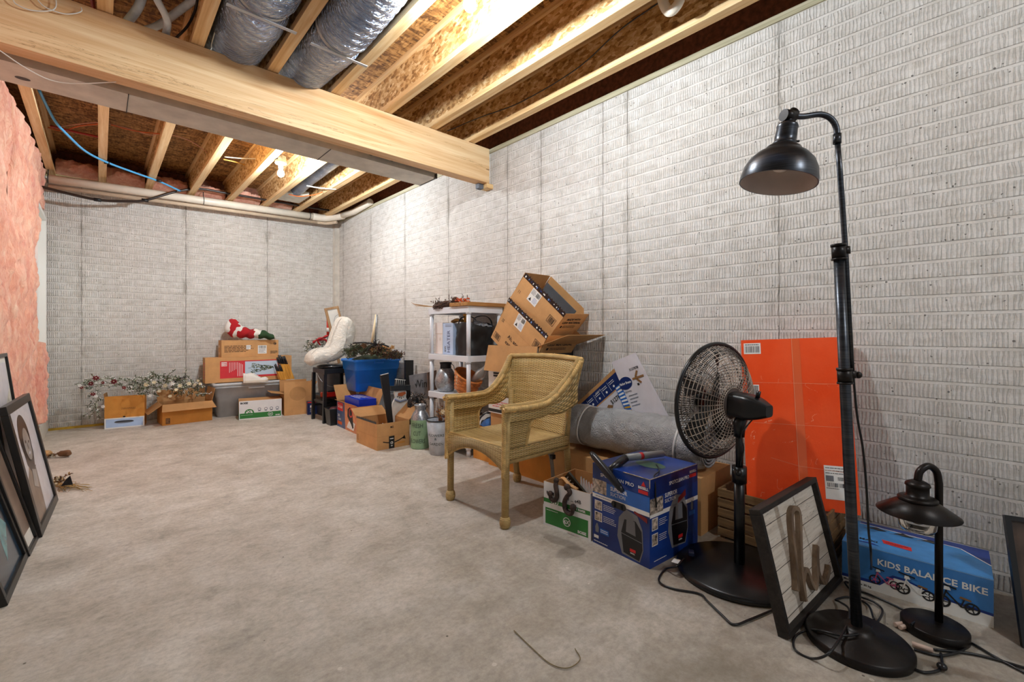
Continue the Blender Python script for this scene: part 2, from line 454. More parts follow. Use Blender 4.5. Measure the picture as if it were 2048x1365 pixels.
# ================================================================== THE ROOM
Y0 = -2.6
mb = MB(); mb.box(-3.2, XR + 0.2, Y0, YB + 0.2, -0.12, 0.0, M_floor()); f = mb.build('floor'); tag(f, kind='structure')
# right wall (brick-pattern concrete) with a plain corner pilaster
BR_Y = M_cement_brick('cement_brick_right', 'y'); BR_X = M_cement_brick('cement_brick_back', 'x')
CEM = flat('plain_cement', 'c9c3b8', 0.9, bump=0.3, bscale=90)
mb = MB(); mb.box(XR, XR + 0.2, Y0, YB + 0.2, 0.0, WT, BR_Y); tag(mb.build('wall_right'), kind='structure')
mb = MB(); mb.box(XL - 0.3, XR, YB, YB + 0.2, 0.0, WT, BR_X); tag(mb.build('wall_back'), kind='structure')
mb = MB(); mb.prism([(XR - 0.075, YB, 0.002), (XR - 0.06, YB - 0.05, 0.002), (XR - 0.03, YB - 0.055, 0.002), (XR, YB - 0.07, 0.002), (XR, YB, 0.002)], (0, 0, WT - 0.002), CEM)
tag(mb.build('trim_1'), kind='structure')
# sill plate on the walls
PINE_Y = M_wood('pine_along_y', 'y', 'c79a64', 'e2bf8c', 'f1dcb2')
PINE_X = M_wood('pine_along_x', 'x', 'c59a5e', 'ddb67e', 'efd9ab', knots=True)
PINE_Z = M_wood('pine_along_z', 'z', 'b98a52', 'd6ad76', 'e8cc98')
TREAT_Y = M_wood('treated_pine_y', 'y', '9a9478', 'b5ae92', 'cdc6ae')
mb = MB(); mb.box(XR - 0.012, XR + 0.13, Y0, YB, WT, WT + 0.038, TREAT_Y); tag(mb.build('trim_2'), kind='structure')
mb = MB(); mb.box(XL, XR, YB - 0.005, YB + 0.14, WT, WT + 0.038, M_wood('treated_pine_x', 'x', '8f8a5f', 'b3ab7d', 'cdc49a')); tag(mb.build('trim_3'), kind='structure')
# yellow strip of old tape along the foot of the back wall
mb = MB(); mb.box(XL + 0.02, 0.03, YB - 0.035, YB - 0.001, 0.0, 0.022, flat('yellow_strip', 'b8962f', 0.7)); tag(mb.build('baseboard_back'), kind='structure')
# rim boards above the walls
RIM = flat('rim_board', '7b4a35', 0.8, var=0.2, nscale=30)
mb = MB(); mb.box(XR + 0.09, XR + 0.13, Y0, YB + 0.14, WT + 0.038, 3.07, RIM); tag(mb.build('trim_4'), kind='structure')
mb = MB(); mb.box(XL - 0.5, XR + 0.09, YB + 0.10, YB + 0.14, WT + 0.038, 3.07, RIM); tag(mb.build('trim_5'), kind='structure')
# subfloor
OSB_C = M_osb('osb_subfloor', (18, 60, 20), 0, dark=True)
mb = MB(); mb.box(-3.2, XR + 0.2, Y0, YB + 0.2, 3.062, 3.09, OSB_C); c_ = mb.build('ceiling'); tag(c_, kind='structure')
# stencilled maker's printing on the underside of the subfloor
INK = flat('black_stencil_ink', '241a12', 0.8, var=0)
for (xa, xb, yy) in ((-0.38, 0.0, 5.35), (0.03, 0.4, 5.33), (0.44, 0.8, 5.3)):
    mb = MB(); Face(mb, (xa, yy, 3.0615), (1, 0, 0), (0, -1, 0)).lines(0.01, xb - xa - .02, 0.0, 0.05, 2, INK, th=0.6, seed=int(yy * 50), rag=0.0)
    o = mb.build('printing', parent=c_)
# I-joists
OSB_W = M_osb('osb_web', (22, 22, 48), 0)
JX = [-0.418, -0.012, 0.394, 0.80, 1.206, 1.612, 2.02, 2.427]
JZ0 = 2.762
joists = []
for i, x in enumerate([-3.04 + 0.4375 * k for k in range(6)] + JX):
    y1 = YB + 0.09
    j = thing('ceiling_joist', None, None, (x, 0, JZ0)); j['kind'] = 'structure'
    mb = MB(); mb.box(x, x + 0.064, Y0, y1, JZ0, JZ0 + 0.038, PINE_Y); mb.build('bottom_flange', j)
    mb = MB(); mb.box(x + 0.020, x + 0.032, Y0, y1, JZ0 + 0.038, 3.026, OSB_W); mb.build('web', j)
    mb = MB(); mb.box(x, x + 0.064, Y0, y1, 3.026, 3.0615, PINE_Y); mb.build('top_flange', j)
# doubled joist at the left wall
mb = MB(); mb.box(-0.60, -0.565, 2.5, YB, 2.79, 3.06, PINE_Y); o = mb.build('ceiling_joist'); o['kind'] = 'structure'
# big beam
BEAM = NT('laminated_beam'); co = BEAM.coord()
a = BEAM.noise(BEAM.map(co, sc=(0.9, 22, 22)), 1.0, 6, 0.6, 0.7); b_ = BEAM.noise(BEAM.map(co, sc=(3, 130, 130)), 1.0, 3); big = BEAM.noise(BEAM.map(co, sc=(0.55, 5, 9)), 1.0, 3, 0.5, 0.5)
cc = BEAM.ramp(BEAM.math('ADD', BEAM.math('MULTIPLY', a, 0.7), BEAM.math('MULTIPLY', b_, 0.3)), [(0.3, hexc('cfa06a')), (0.47, hexc('e6c394')), (0.65, hexc('f3dab0'))])
cc = BEAM.mix(0.5, cc, BEAM.ramp(big, [(0.35, hexc('d9b48c')), (0.6, (1, 1, 1))]), 'MULTIPLY')
kn = BEAM.math('LESS_THAN', BEAM.voro(BEAM.map(co, sc=(1.6, 6, 9)), 1.0), 0.05)
cc = BEAM.mix(BEAM.math('MULTIPLY', kn, 0.8), cc, hexc('6b4423'))
crk = BEAM.math('MULTIPLY', BEAM.math('LESS_THAN', BEAM.math('ABSOLUTE', BEAM.math('SUBTRACT', a, 0.42)), 0.004), BEAM.math('GREATER_THAN', big, 0.52))
cc = BEAM.mix(BEAM.math('MULTIPLY', crk, 0.7), cc, hexc('8a5a30'))
BEAM.set(col=cc, rough=0.55, spec=0.35); BEAM.bump(a, 0.15, 0.003)
mb = MB(); mb.box(-3.2, XR - 0.05, 3.215, 3.325, 2.44, 2.758, BEAM.m, bev=0.003); o = mb.build('ceiling_beam'); o['kind'] = 'structure'
mb = MB(); mb.box(XR - 0.075, XR - 0.001, 3.22, 3.32, 2.40, 2.4395, PINE_X); mb.box(XR - 0.13, XR - 0.076, 3.27, 3.32, 2.395, 2.4395, flat('dark_shim', '5a5f68', 0.6))
o = mb.build('trim_6'); o['kind'] = 'structure'
# pocket in the wall around the beam end is hidden; plain concrete side walls far behind the camera
mb = MB(); mb.box(-3.4, -3.2, Y0, 2.5, 0.0, 3.06, CEM); o = mb.build('wall_far_left'); o['kind'] = 'structure'
mb = MB(); mb.box(-3.2, XL - 0.14, 2.5, 2.6, 0.0, 3.06, CEM); o = mb.build('wall_partition'); o['kind'] = 'structure'

# left wall: studs with pink insulation between, behind them the sheathing
mb = MB()
mb.box(XL - 0.17, XL - 0.13, 2.5, YB, 0.0, 3.06, PINE_Z)
for k in range(10): mb.box(XL - 0.13, XL - 0.095, 2.62 + 0.406 * k, 2.658 + 0.406 * k, 0.18, 2.70, PINE_Z) if 2.62 + 0.406 * k < 6.0 else None
mb.box(XL - 0.13, XL - 0.055, 2.5, YB, 2.70, 2.738, PINE_Y); mb.box(XL - 0.13, XL - 0.03, 2.5, 5.85, 0.0, 0.165, CEM)
o = mb.build('wall_left'); o['kind'] = 'structure'
# pink batts: lumpy fluffy sheets, one bay each
PK = NT('pink_fibreglass'); co = PK.coord()
n1 = PK.noise(co, 4, 5, 0.6); n2 = PK.noise(PK.map(co, sc=(1, 1, 0.35)), 26, 6, 0.7, 0.5)
c1 = PK.ramp(n2, [(0.25, hexc('d69480')), (0.45, hexc('edb39e')), (0.62, hexc('f5cdb6')), (0.8, hexc('f4d9c0'))])
c1 = PK.mix(0.5, c1, PK.ramp(n1, [(0.33, hexc('e3a5a3')), (0.5, hexc('fadcc6')), (0.7, (1, 1, 1))]), 'MULTIPLY')
PK.set(col=c1, rough=1.0, spec=0.1, sheen=0.2); PK.bump(PK.math('ADD', n2, PK.math('MULTIPLY', n1, 0.5)), 0.8, 0.02)
def lumpy(fn, amp, fr, seed):
    def g(u, v):
        p = V(fn(u, v)); return p
    return g
def batt(y0, y1, z0, z1, seed, name='insulation_batt', depth=0.05, label=None):
    mb = MB(); r = random.Random(seed)
    def fn(u, v):
        y = y0 + (y1 - y0) * u; z = z0 + (z1 - z0) * v
        e = min(1.0, min(u, 1 - u) * 7) ** 0.5
        ev = min(1.0, min(v, 1 - v) * 40) ** 0.5
        nn = noise.fractal(V((y * 5 + seed, z * 2.2, seed)), 0.6, 2.2, 5) * 0.042 + noise.noise(V((y * 16, z * 9, seed * 2.0))) * 0.010
        x = XL - 0.045 + (depth + nn) * e * ev
        return V((x, y + noise.noise(V((z * 6, seed, u * 3))) * 0.012 * (1 if 0.02 < u < 0.98 else 1.5), z))
    mb.grid(fn, 26, 150, PK.m)
    return mb.build(name)
# ================================================================== LEFT WALL, DOOR, CEILING SERVICES
names = ['pink fibreglass batt in the left wall, the strip nearest the door', 'pink fibreglass batt in the left wall, second strip from the door',
         'pink fibreglass batt in the left wall, third strip from the door', 'pink fibreglass batt in the left wall above the leaning frames',
         'pink fibreglass batt in the left wall behind the leaning frames']
bays = [(5.52, 5.93), (5.10, 5.54), (4.68, 5.12), (4.26, 4.70), (3.84, 4.28)]
for k, (a, b) in enumerate(bays):
    o = batt(a, b, 0.30 if k == 0 else 0.17, 2.75, 3 + k * 7, depth=0.05 if k < 3 else 0.004); tag(o, names[k], 'insulation', 'pink batts in the left wall')
for k, q in enumerate(('closest to the viewer', 'second from the viewer', 'third from the viewer')):
    o = batt(2.58 + 0.42 * k, 3.02 + 0.42 * k, 0.17, 2.75, 40 + k, depth=0.004); tag(o, 'pink fibreglass batt in the left wall, ' + q, 'insulation', 'pink batts in the left wall')
# a small tuft hanging below the door-side batt, and one over the door
o = batt(5.84, 6.10, 0.22, 0.98, 71, depth=0.10); tag(o, 'loose lower tuft of pink insulation beside the door casing', 'insulation')
o = batt(5.84, 6.80, 2.30, 2.76, 77, depth=0.05); tag(o, 'pink insulation stuffed above the white door', 'insulation')
# door
WHITE = flat('white_paint', 'f1f0ea', 0.35, var=0.0)
door = thing('door_1', None, None, (XL, 6.45, 0.18)); door['kind'] = 'structure'
mb = MB(); mb.box(XL - 0.13, XL + 0.012, 6.795, 6.845, 0.185, 2.27, WHITE); mb.box(XL - 0.13, XL + 0.012, 5.96, 6.80, 2.235, 2.27, WHITE); mb.box(XL - 0.13, XL + 0.012, 5.93, 5.965, 0.185, 2.27, WHITE)
mb.build('door_frame', door)
mb = MB(); mb.box(XL - 0.115, XL - 0.075, 5.97, 6.79, 0.19, 2.23, WHITE)
for (za, zb) in ((0.3, 1.0), (1.15, 2.1)): mb.box(XL - 0.0755, XL - 0.07, 6.07, 6.69, za, zb, WHITE, bev=0.002)
mb.build('door_leaf', door)
BRASS = flat('brass', 'c9a24e', 0.25, metal=1.0, var=0)
mb = MB(); mb.lathe([(0.0, 0), (0.026, 0), (0.028, 0.006), (0.011, 0.012), (0.010, 0.035), (0.022, 0.045), (0.027, 0.057), (0.022, 0.069), (0.0, 0.073)], BRASS, Matrix.Translation((XL - 0.075, 6.10, 1.11)) @ Matrix.Rotation(R(90), 4, 'Y'), 20)
mb.build('door_knob', door)
mb = MB(); mb.box(XL - 0.13, XL + 0.02, 5.85, YB, 0.0, 0.182, CEM, bev=0.006); tag(mb.build('trim_7'), kind='structure')

# pink insulation stuffed in the ends of the joist bays above the back wall
xs = [JX[k] + 0.066 for k in range(6)]
lb = ['pink insulation in the joist bay end at the left corner', 'pink insulation in the joist bay end under the blue pipe', 'pink insulation in the joist bay end, third bay from the left wall',
      'pink insulation in the joist bay end above the black pipe clamp', 'pink insulation in the joist bay end behind the far bulb', 'pink insulation in the joist bay end beside the silver pipe']
for k, x in enumerate(xs):
    mb = MB(); wd = 0.338; sd = 11.3 * k
    def fn(u, v):
        a = u * PI; nn = noise.fractal(V((u * 3 + sd, v * 3, sd)), 0.6, 2.1, 4) * 0.05
        return V((x + wd * v, YB + 0.09 - (0.30 + nn) * math.sin(a) ** 0.6 * (0.75 + 0.25 * math.sin(v * PI)), 2.765 + (0.19 + nn * .6) * u + 0.0))
    mb.grid(fn, 18, 20, PK.m); o = mb.build('insulation_batt'); tag(o, lb[k], 'insulation', 'pink insulation above the back wall')

# bulbs in porcelain holders
PORC = flat('porcelain', 'f4f2ea', 0.3, var=0)
GALV = flat('galvanised', 'a3a6a8', 0.35, metal=0.85, var=0.12, nscale=30)
def bulb_mat(k, c):
    t = NT('lit_bulb'); t.set(col=(1, 1, 1), emit=(*c, 1), es=BULB_POWER * k); return t.m
def ceiling_lamp(x, y, z, label, LIT):
    t = thing('ceiling_light', label, 'light', (x, y, z + 0.4))
    M = Matrix.Translation((x, y, z))
    mb = MB(); mb.lathe([(0, 0.097), (0.046, 0.097), (0.052, 0.105), (0.052, 0.125), (0.0, 0.125)], PORC, M, 28); mb.lathe([(0.0, 0.055), (0.020, 0.055), (0.022, 0.085), (0.026, 0.098), (0.0, 0.099)], PORC, M, 20); mb.build('lamp_holder', t)
    mb = MB(); mb.lathe([(0.05, 0.1255), (0.048, 0.17), (0.0, 0.17)], GALV, M, 8, smooth=False); mb.build('junction_box', t)
    mb = MB(); mb.cyl((x, y, z + 0.17), (x, y, 3.061), 0.008, GALV, 8); mb.box(x - 0.022, x + 0.022, y - 0.02, y + 0.02, 3.05, 3.0615, GALV); mb.build('stem', t)
    mb = MB(); mb.lathe([(0, -0.032), (0.014, -0.029), (0.025, -0.019), (0.031, -0.002), (0.027, 0.016), (0.018, 0.034), (0.0145, 0.052), (0.0, 0.053)], LIT, M, 16); mb.build('bulb', t)
ceiling_lamp(1.34, 1.77, 2.67, 'bare glowing bulb in a holder near the top edge of the view', bulb_mat(1.0, (0.88, 0.95, 1.0)))
ceiling_lamp(1.32, 4.83, 2.63, 'bare glowing bulb in a white porcelain holder beyond the big beam', bulb_mat(1.25, (0.86, 0.94, 1.0)))

ceiling_lamp(1.45, -1.6, 2.67, 'added fill bulb behind the viewer, out of view', bulb_mat(0.85, (0.88, 0.95, 1.0)))  # extra bulb outside the view, added as fill for the right wall
# foil-wrapped flexible ducts between the joists
FO = NT('crinkled_foil'); co = FO.coord()
w1 = FO.n('ShaderNodeTexWave', wave_type='BANDS', bands_direction='DIAGONAL'); FO.put(w1.inputs['Vector'], FO.map(co, sc=(1.0, 2.2, 1.0))); w1.inputs['Scale'].default_value = 14; w1.inputs['Distortion'].default_value = 7; w1.inputs['Detail'].default_value = 4; w1.inputs['Detail Scale'].default_value = 1.6
fz = FO.noise(co, 38, 5, 0.7, 1.2)
FO.set(col=FO.ramp(FO.noise(co, 5, 3), [(0.3, hexc('8598b8')), (0.7, hexc('c3d2ea'))]), rough=0.2, metal=0.97)
FO.bump(FO.math('ADD', FO.math('MULTIPLY', w1.outputs[1], 1.0), fz), 0.8, 0.014)
STRAP = flat('white_hanger_strap', 'c6cdd4', 0.4, var=0)
def flex(name, x, pts, r, label, seed):
    t = thing(name, label, 'duct', (x, 2, 3.0))
    P = []
    n = 90
    def interp(s):
        k = s * (len(pts) - 1); i = min(int(k), len(pts) - 2); f = k - i; f = f * f * (3 - 2 * f)
        return V(pts[i]) * (1 - f) + V(pts[i + 1]) * f
    mb = MB(); 
    def fn(u, v):
        c = interp(u); a = v * 2 * PI
        pinch = 1.0 - 0.13 * sum(math.exp(-((c.y - yy) / 0.045) ** 2) for yy in (1.55, 2.62))
        wr = 1 + 0.018 * math.sin(c.y * 95 + 3 * math.sin(a * 2 + seed)) + 0.03 * noise.noise(V((c.y * 5, math.cos(a) * 2, math.sin(a) * 2 + seed)))
        rr = r * pinch * wr
        return c + V((math.cos(a) * rr * 0.98, 0, math.sin(a) * rr))
    mb.grid(fn, 260, 40, FO.m); mb.build('foil_sleeve', t, weld=0.0004)
    for yy in (1.55, 2.62):
        mb = MB(); c = None
        for k in range(400):
            q = interp(k / 399)
            if abs(q.y - yy) < 0.012: c = q; break
        if c is None: continue
        ring = [c + V((math.cos(a) * (r * 0.90), 0, math.sin(a) * (r * 0.90))) for a in [2 * PI * k / 28 for k in range(28)]]
        for k in range(28):
            p, q = ring[k], ring[(k + 1) % 28]
            mb.faces([p + V((0, -0.011, 0)), q + V((0, -0.011, 0)), q + V((0, 0.011, 0)), p + V((0, 0.011, 0))], [(0, 1, 2, 3)], STRAP)
        mb.box(c.x - 0.165, c.x + 0.165, yy - 0.011, yy + 0.011, c.z - r * 0.90 - 0.004, c.z - r * 0.90 - 0.001, STRAP)
        mb.build('hanger_strap', t)
    return t
flex('flexible_duct', 0.63, [(0.63, -2.5, 2.90), (0.63, 0.8, 2.89), (0.63, 2.0, 2.86), (0.63, 2.8, 2.84), (0.635, 3.45, 2.925), (0.63, 3.62, 2.93)], 0.158, 'silver foil-wrapped flexible duct, the wider one, left bay above the beam', 1.0)
flex('flexible_duct', 1.035, [(1.04, -2.5, 2.90), (1.035, 0.9, 2.90), (1.03, 2.0, 2.84), (1.035, 2.6, 2.82), (1.035, 3.12, 2.875), (1.035, 3.62, 2.93)], 0.155, 'silver foil-wrapped flexible duct dipping lowest at the notch in the beam', 5.0)
# long galvanised trunk duct behind the beam
SM = NT('sheet_metal'); co = SM.coord()
SM.set(col=SM.ramp(SM.noise(SM.map(co, sc=(1, 1, 1)), 7, 4, 0.6), [(0.3, hexc('bcb9ae')), (0.7, hexc('d9d5c8'))]), rough=0.5, metal=0.25)
t = thing('metal_duct', 'long grey sheet-metal duct running behind the wooden beam', 'duct', (0, 3.56, 2.6))
mb = MB(); mb.box(-2.8, 2.215, 3.425, 3.705, 2.44, 2.64, SM.m); mb.build('duct_body', t)
DK = flat('dark_seam', '2c2a28', 0.5, var=0)
mb = MB()
for sx in (0.12, 1.28, -1.1): mb.box(sx, sx + 0.004, 3.42, 3.71, 2.4365, 2.441, DK)
mb.box(2.200, 2.222, 3.415, 3.44, 2.434, 2.47, DK); mb.box(2.2155, 2.222, 3.42, 3.71, 2.436, 2.644, DK)
mb.build('joint_strip', t)
mb = MB(); Face(mb, (-0.31, 3.60, 2.4395), (1, 0, 0), (0, -1, 0)).ell(0, 0, 0.030, 0.02, DK); mb.build('round_hole', t)
BLKF = flat('black_foil', '2a2b2e', 0.3, metal=0.4, bump=1.0, bscale=30)
mb = MB(); mb.grid(lambda u, v: V((1.55 + 0.66 * u, 3.33 + 0.09 * v, 2.50 + 0.05 * noise.noise(V((u * 7, v * 4, 1))))), 50, 10, BLKF); tag(mb.build('duct_wrap'), 'black crinkled duct wrap in the gap between beam and metal duct', 'duct wrap')

# white insulated refrigerant lines and cables over the beam, upper left
LINE = flat('white_pipe_wrap', 'd6e3ee', 0.5, var=0.1, bump=0.6, bscale=60)
BLACKC = flat('black_cable', '101012', 0.45, var=0)
def curve_pts(pts, n=24):
    """smooth curve through the points"""
    P = [V(p) for p in pts]; P = [P[0] * 2 - P[1]] + P + [P[-1] * 2 - P[-2]]; out = []
    for i in range(1, len(P) - 2):
        for k in range(n):
            t_ = k / n; a, b, c, d = P[i - 1], P[i], P[i + 1], P[i + 2]
            out.append(0.5 * ((2 * b) + (c - a) * t_ + (2 * a - 5 * b + 4 * c - d) * t_ ** 2 + (3 * b - a - 3 * c + d) * t_ ** 3))
    out.append(P[-2]); return out
def pipe(name, label, cat, pts, r, m, seg=10, group=None, n=10):
    mb = MB(); mb.tube(curve_pts(pts, n), r, m, seg); o = mb.build(name); tag(o, label, cat, group); return o
pipe('wrapped_pipe', 'short white wrapped pipe above the beam, straight and leftmost of three', 'pipe', [onz(250, 50, 2.80), onz(276, 15, 2.86), onz(290, -25, 2.95)], 0.022, LINE)
pipe('wrapped_pipe', 'white wrapped pipe above the beam curving down in front of the other', 'pipe', [onz(331, 74, 2.79), onz(334, 40, 2.82), onz(312, -5, 2.86), onz(300, -40, 2.9)], 0.019, LINE)
pipe('wrapped_pipe', 'white wrapped pipe above the beam sweeping up to the right', 'pipe', [onz(283, 62, 2.86), onz(318, 50, 2.88), onz(360, 20, 2.92), onz(400, -10, 2.98)], 0.020, LINE)
pipe('black_cable', 'black cable looping between the joists beside the white wrapped pipes', 'cable', [onz(348, 80, 2.84), onz(375, 52, 2.88), onz(392, 15, 2.93), onz(396, -20, 2.97)], 0.007, BLACKC, 8)
WIRE = flat('white_wire', 'd9d6cc', 0.4, var=0)
pipe('white_wire', 'thin white wire hanging beside the wide foil duct', 'wire', [onz(444, -5, 2.95), onz(436, 40, 2.85), onz(424, 85, 2.79), onz(423, 96, 2.78), onz(419, 104, 2.775)], 0.0028, WIRE, 6)
yb = 3.19
pipe('white_wire', 'white wire drooping in a double loop on the beam face, upper left', 'wire', [ony(25, -4, yb), ony(32, 8, yb), ony(60, 20, yb), ony(95, 22, yb), ony(111, 15, yb), ony(112, -5, yb)], 0.0028, WIRE, 6)
pipe('white_wire', 'white wire with its end curling upward on the beam face', 'wire', [ony(72, -4, yb), ony(90, 14, yb), ony(125, 27, yb), ony(150, 27, yb), ony(163, 22, yb), ony(162, 15, yb)], 0.0028, WIRE, 6)
pipe('white_wire', 'long white wire sagging under the metal duct', 'wire', [onz(-6, 97, 2.43), onz(45, 132, 2.41), onz(92, 157, 2.40), onz(130, 166, 2.40), onz(172, 167, 2.41), onz(232, 164, 2.436)], 0.0028, WIRE, 6)
REDC = flat('red_pipe', '9e2b1d', 0.45, var=0)
pipe('red_pipe', 'thin red pipe beside a joist above the beam', 'pipe', [onz(184, -10, 2.84), onz(186, 10, 2.84), onz(190, 26, 2.84)], 0.010, REDC)

# white drain pipe with an elbow along the back wall, and a smaller one beneath it
PVC = flat('white_plastic_pipe', 'ece3d2', 0.35, var=0.02)
PVCD = flat('tan_plastic_pipe', 'cdb9a0', 0.4, var=0.05)
t = thing('drain_pipe', 'long white plastic drain pipe along the top of the back wall', 'pipe', (1.0, 6.72, 2.68))
A0 = V((XL + 0.03, 6.73, 2.665)); A1 = V((2.36, 6.73, 2.735))
mb = MB(); mb.tube([A0, A1], 0.045, PVC, 20); mb.build('pipe_run', t)
mb = MB(); mb.tube(curve_pts([A1 + V((-0.1, 0, -.002)), A1 + V((0.05, 0, 0)), (2.50, 6.67, 2.745), (2.56, 6.57, 2.75), (2.60, 6.47, 2.752)], 6), 0.051, PVC, 20); mb.build('elbow', t)
mb = MB(); mb.tube([V((2.585, 6.50, 2.752)), V((2.655, 6.2, 2.77)), V((2.66, 5.7, 2.80))], 0.043, PVC, 16); mb.build('pipe_run', t)
mb = MB()
for px in (-0.40, 0.95, 2.22):
    c = A0.lerp(A1, (px - A0.x) / (A1.x - A0.x))
    mb.tube([c + V((0, math.cos(a) * 0.047, math.sin(a) * 0.047)) for a in [2 * PI * k / 20 for k in range(20)]], 0.004, BLKF, 6, closed=True)
    mb.tube([c + V((0, 0, 0.047)), c + V((0, 0.01, 0.11))], 0.005, BLKF, 6)
mb.build('pipe_hanger', t)
t = thing('drain_pipe', 'tan plastic pipe tucked under the white drain pipe', 'pipe', (1.0, 6.78, 2.60))
mb = MB(); mb.tube([A0 + V((0, 0.04, -0.07)), A1 + V((-.02, 0.04, -0.068))], 0.022, PVCD, 14); mb.tube(curve_pts([A1 + V((-0.03, 0.04, -0.068)), A1 + V((0.1, 0.03, -0.066)), (2.57, 6.62, 2.68)], 5), 0.022, PVCD, 12); mb.build('pipe_run', t)
# black line strapped beneath, blue water pipe
mb = MB(); P = [ony(84, 374, 6.62), ony(130, 386, 6.6), ony(195, 400, 6.6), ony(250, 403, 6.6), ony(290, 401, 6.6), ony(350, 384, 6.6), ony(398, 378, 6.6), ony(450, 386, 6.6), ony(560, 405, 6.6), ony(625, 416, 6.6), ony(680, 424, 6.6)]
t = thing('black_hose', 'black hose sagging across the back wall below the drain pipe', 'hose', P[5])
mb.tube(curve_pts(P, 10), 0.014, flat('black_hose_rubber', '2e2019', 0.35, var=0), 10); mb.build('hose_run', t)
mb = MB()
for q in (2, 4): c = P[q]; mb.tube([c + V((-0.03, 0, 0.0)), c + V((0.03, 0, 0.0))], 0.019, BLACKC, 8)
mb.build('tape', t)
BLUE = flat('blue_water_pipe', '4f9fd0', 0.4, var=0)
t = thing('water_pipe', 'bright blue water pipe hanging under the joists at the far left', 'pipe', (0.2, 6, 2.74))
mb = MB(); mb.tube(curve_pts([onz(78, 180, 2.85), onz(95, 215, 2.85), onz(112, 245, 2.80), onz(135, 270, 2.76), onz(170, 302, 2.75), onz(212, 324, 2.745), onz(265, 344, 2.745), onz(318, 363, 2.745), onz(360, 382, 2.72)], 8), 0.010, BLUE, 10); mb.build('pipe_run', t)
mb = MB()
for (a, b) in ((214, 326), (318, 362)): c = onz(a, b, 2.745); mb.tube([c + V((-0.02, 0.0, 0)), c + V((0.02, -0.012, 0))], 0.014, BLACKC, 8)
mb.build('clip', t)
ORG = flat('orange_wire', 'd3682c', 0.45, var=0)
pipe('orange_wire', 'orange wire running through the joists at the far left', 'wire', [onz(96, 255, 2.93), onz(125, 262, 2.92), onz(160, 252, 2.93), onz(212, 247, 2.93)], 0.006, ORG, 6)
pipe('orange_wire', 'orange wire arching between the third and fourth far joists', 'wire', [onz(222, 250, 2.93), onz(270, 262, 2.92), onz(330, 269, 2.93)], 0.005, ORG, 6)
pipe('pink_wire', 'pale pink wire crossing the far joists at the left', 'wire', [onz(95, 257, 2.94), onz(130, 252, 2.94), onz(170, 247, 2.94), onz(208, 246, 2.94), onz(260, 258, 2.94), onz(300, 270, 2.93), onz(330, 268, 2.93), onz(380, 282, 2.93), onz(421, 310, 2.93)], 0.004, flat('pink_wire_jacket', 'd8a58e', 0.5, var=0), 6)
pipe('red_pipe', 'red pipe crossing the first far joist bay', 'pipe', [onz(100, 252, 2.90), onz(150, 264, 2.90), onz(206, 276, 2.90)], 0.010, REDC)
pipe('white_wire', 'white wire crossing a joist bay left of the far bulb', 'wire', [onz(449, 314, 2.9), onz(485, 317, 2.9), onz(520, 318, 2.92)], 0.006, WIRE, 6)
pipe('yellow_wire', 'yellow wire crossing a joist bay left of the far bulb', 'wire', [onz(447, 319, 2.9), onz(470, 324, 2.9), onz(490, 330, 2.92)], 0.006, flat('yellow_wire_jacket', 'dca94a', 0.5, var=0), 6)
# silver round duct in the far bay beside the bulb
t = thing('round_duct', 'round silver duct in the far joist bay right of the bulb', 'duct', (1.84, 5, 2.9))
mb = MB(); mb.tube([V((1.85, 3.7, 2.925)), V((1.85, 5.6, 2.90)), V((1.83, 6.05, 2.86))], 0.075, FO.m, 20); mb.build('pipe_run', t)
mb = MB(); mb.box(1.70, 1.98, 6.02, 6.42, 2.80, 2.86, SM.m); mb.build('boot', t)
mb = MB(); mb.tube(curve_pts([(1.73, 6.0, 2.775), (1.80, 5.8, 2.72), (1.93, 5.62, 2.73), (2.0, 5.6, 2.77)], 8), 0.006, ORG, 6); tag(mb.build('orange_wire'), 'orange wire sagging beside the round silver duct', 'wire')
mb = MB(); mb.tube(curve_pts([(1.80, 5.55, 2.79), (1.92, 5.45, 2.765), (2.07, 5.35, 2.76)], 8), 0.008, WIRE, 6); tag(mb.build('white_wire'), 'white wire beside the round silver duct', 'wire')
# plumbing trap between the near joists
t = thing('drain_trap', 'white plastic drain trap hanging between joists at the top', 'pipe', (2.25, 1.25, 2.9))
c0 = onz(1338, 10, 2.84)
mb = MB(); mb.tube([c0 + V((-0.20, 0.10, 0.10)), c0 + V((-0.03, 0.02, 0.08))], 0.024, PVC, 16); mb.build('pipe_arm', t)
T0 = onz(1325, 0, 2.86); T1 = onz(1337, 22, 2.80); T2 = onz(1352, 14, 2.80); T3 = onz(1362, -12, 2.86)
mb = MB(); mb.tube(curve_pts([T0 + V((0, 0, 0.08)), T0, T1, T2, T3, T3 + V((0, 0, 0.15))], 8), 0.026, PVC, 18); mb.build('u_bend', t)
mb = MB(); mb.tube([T0 + V((0, 0, 0.03)), T0 + V((0, 0, 0.07))], 0.032, PVC, 18); mb.tube([T3 + V((0, 0, -.01)), T3 + V((0, 0, 0.03))], 0.032, PVC, 18); mb.build('collar', t)
pipe('black_cable', 'thin black cable running along the joist bay next to the right wall joist', 'cable', [onz(1318, 5, 2.88), onz(1240, 60, 2.86), onz(1150, 140, 2.83), onz(1040, 205, 2.82), onz(960, 235, 2.83), onz(895, 262, 2.86)], 0.004, BLACKC, 6)
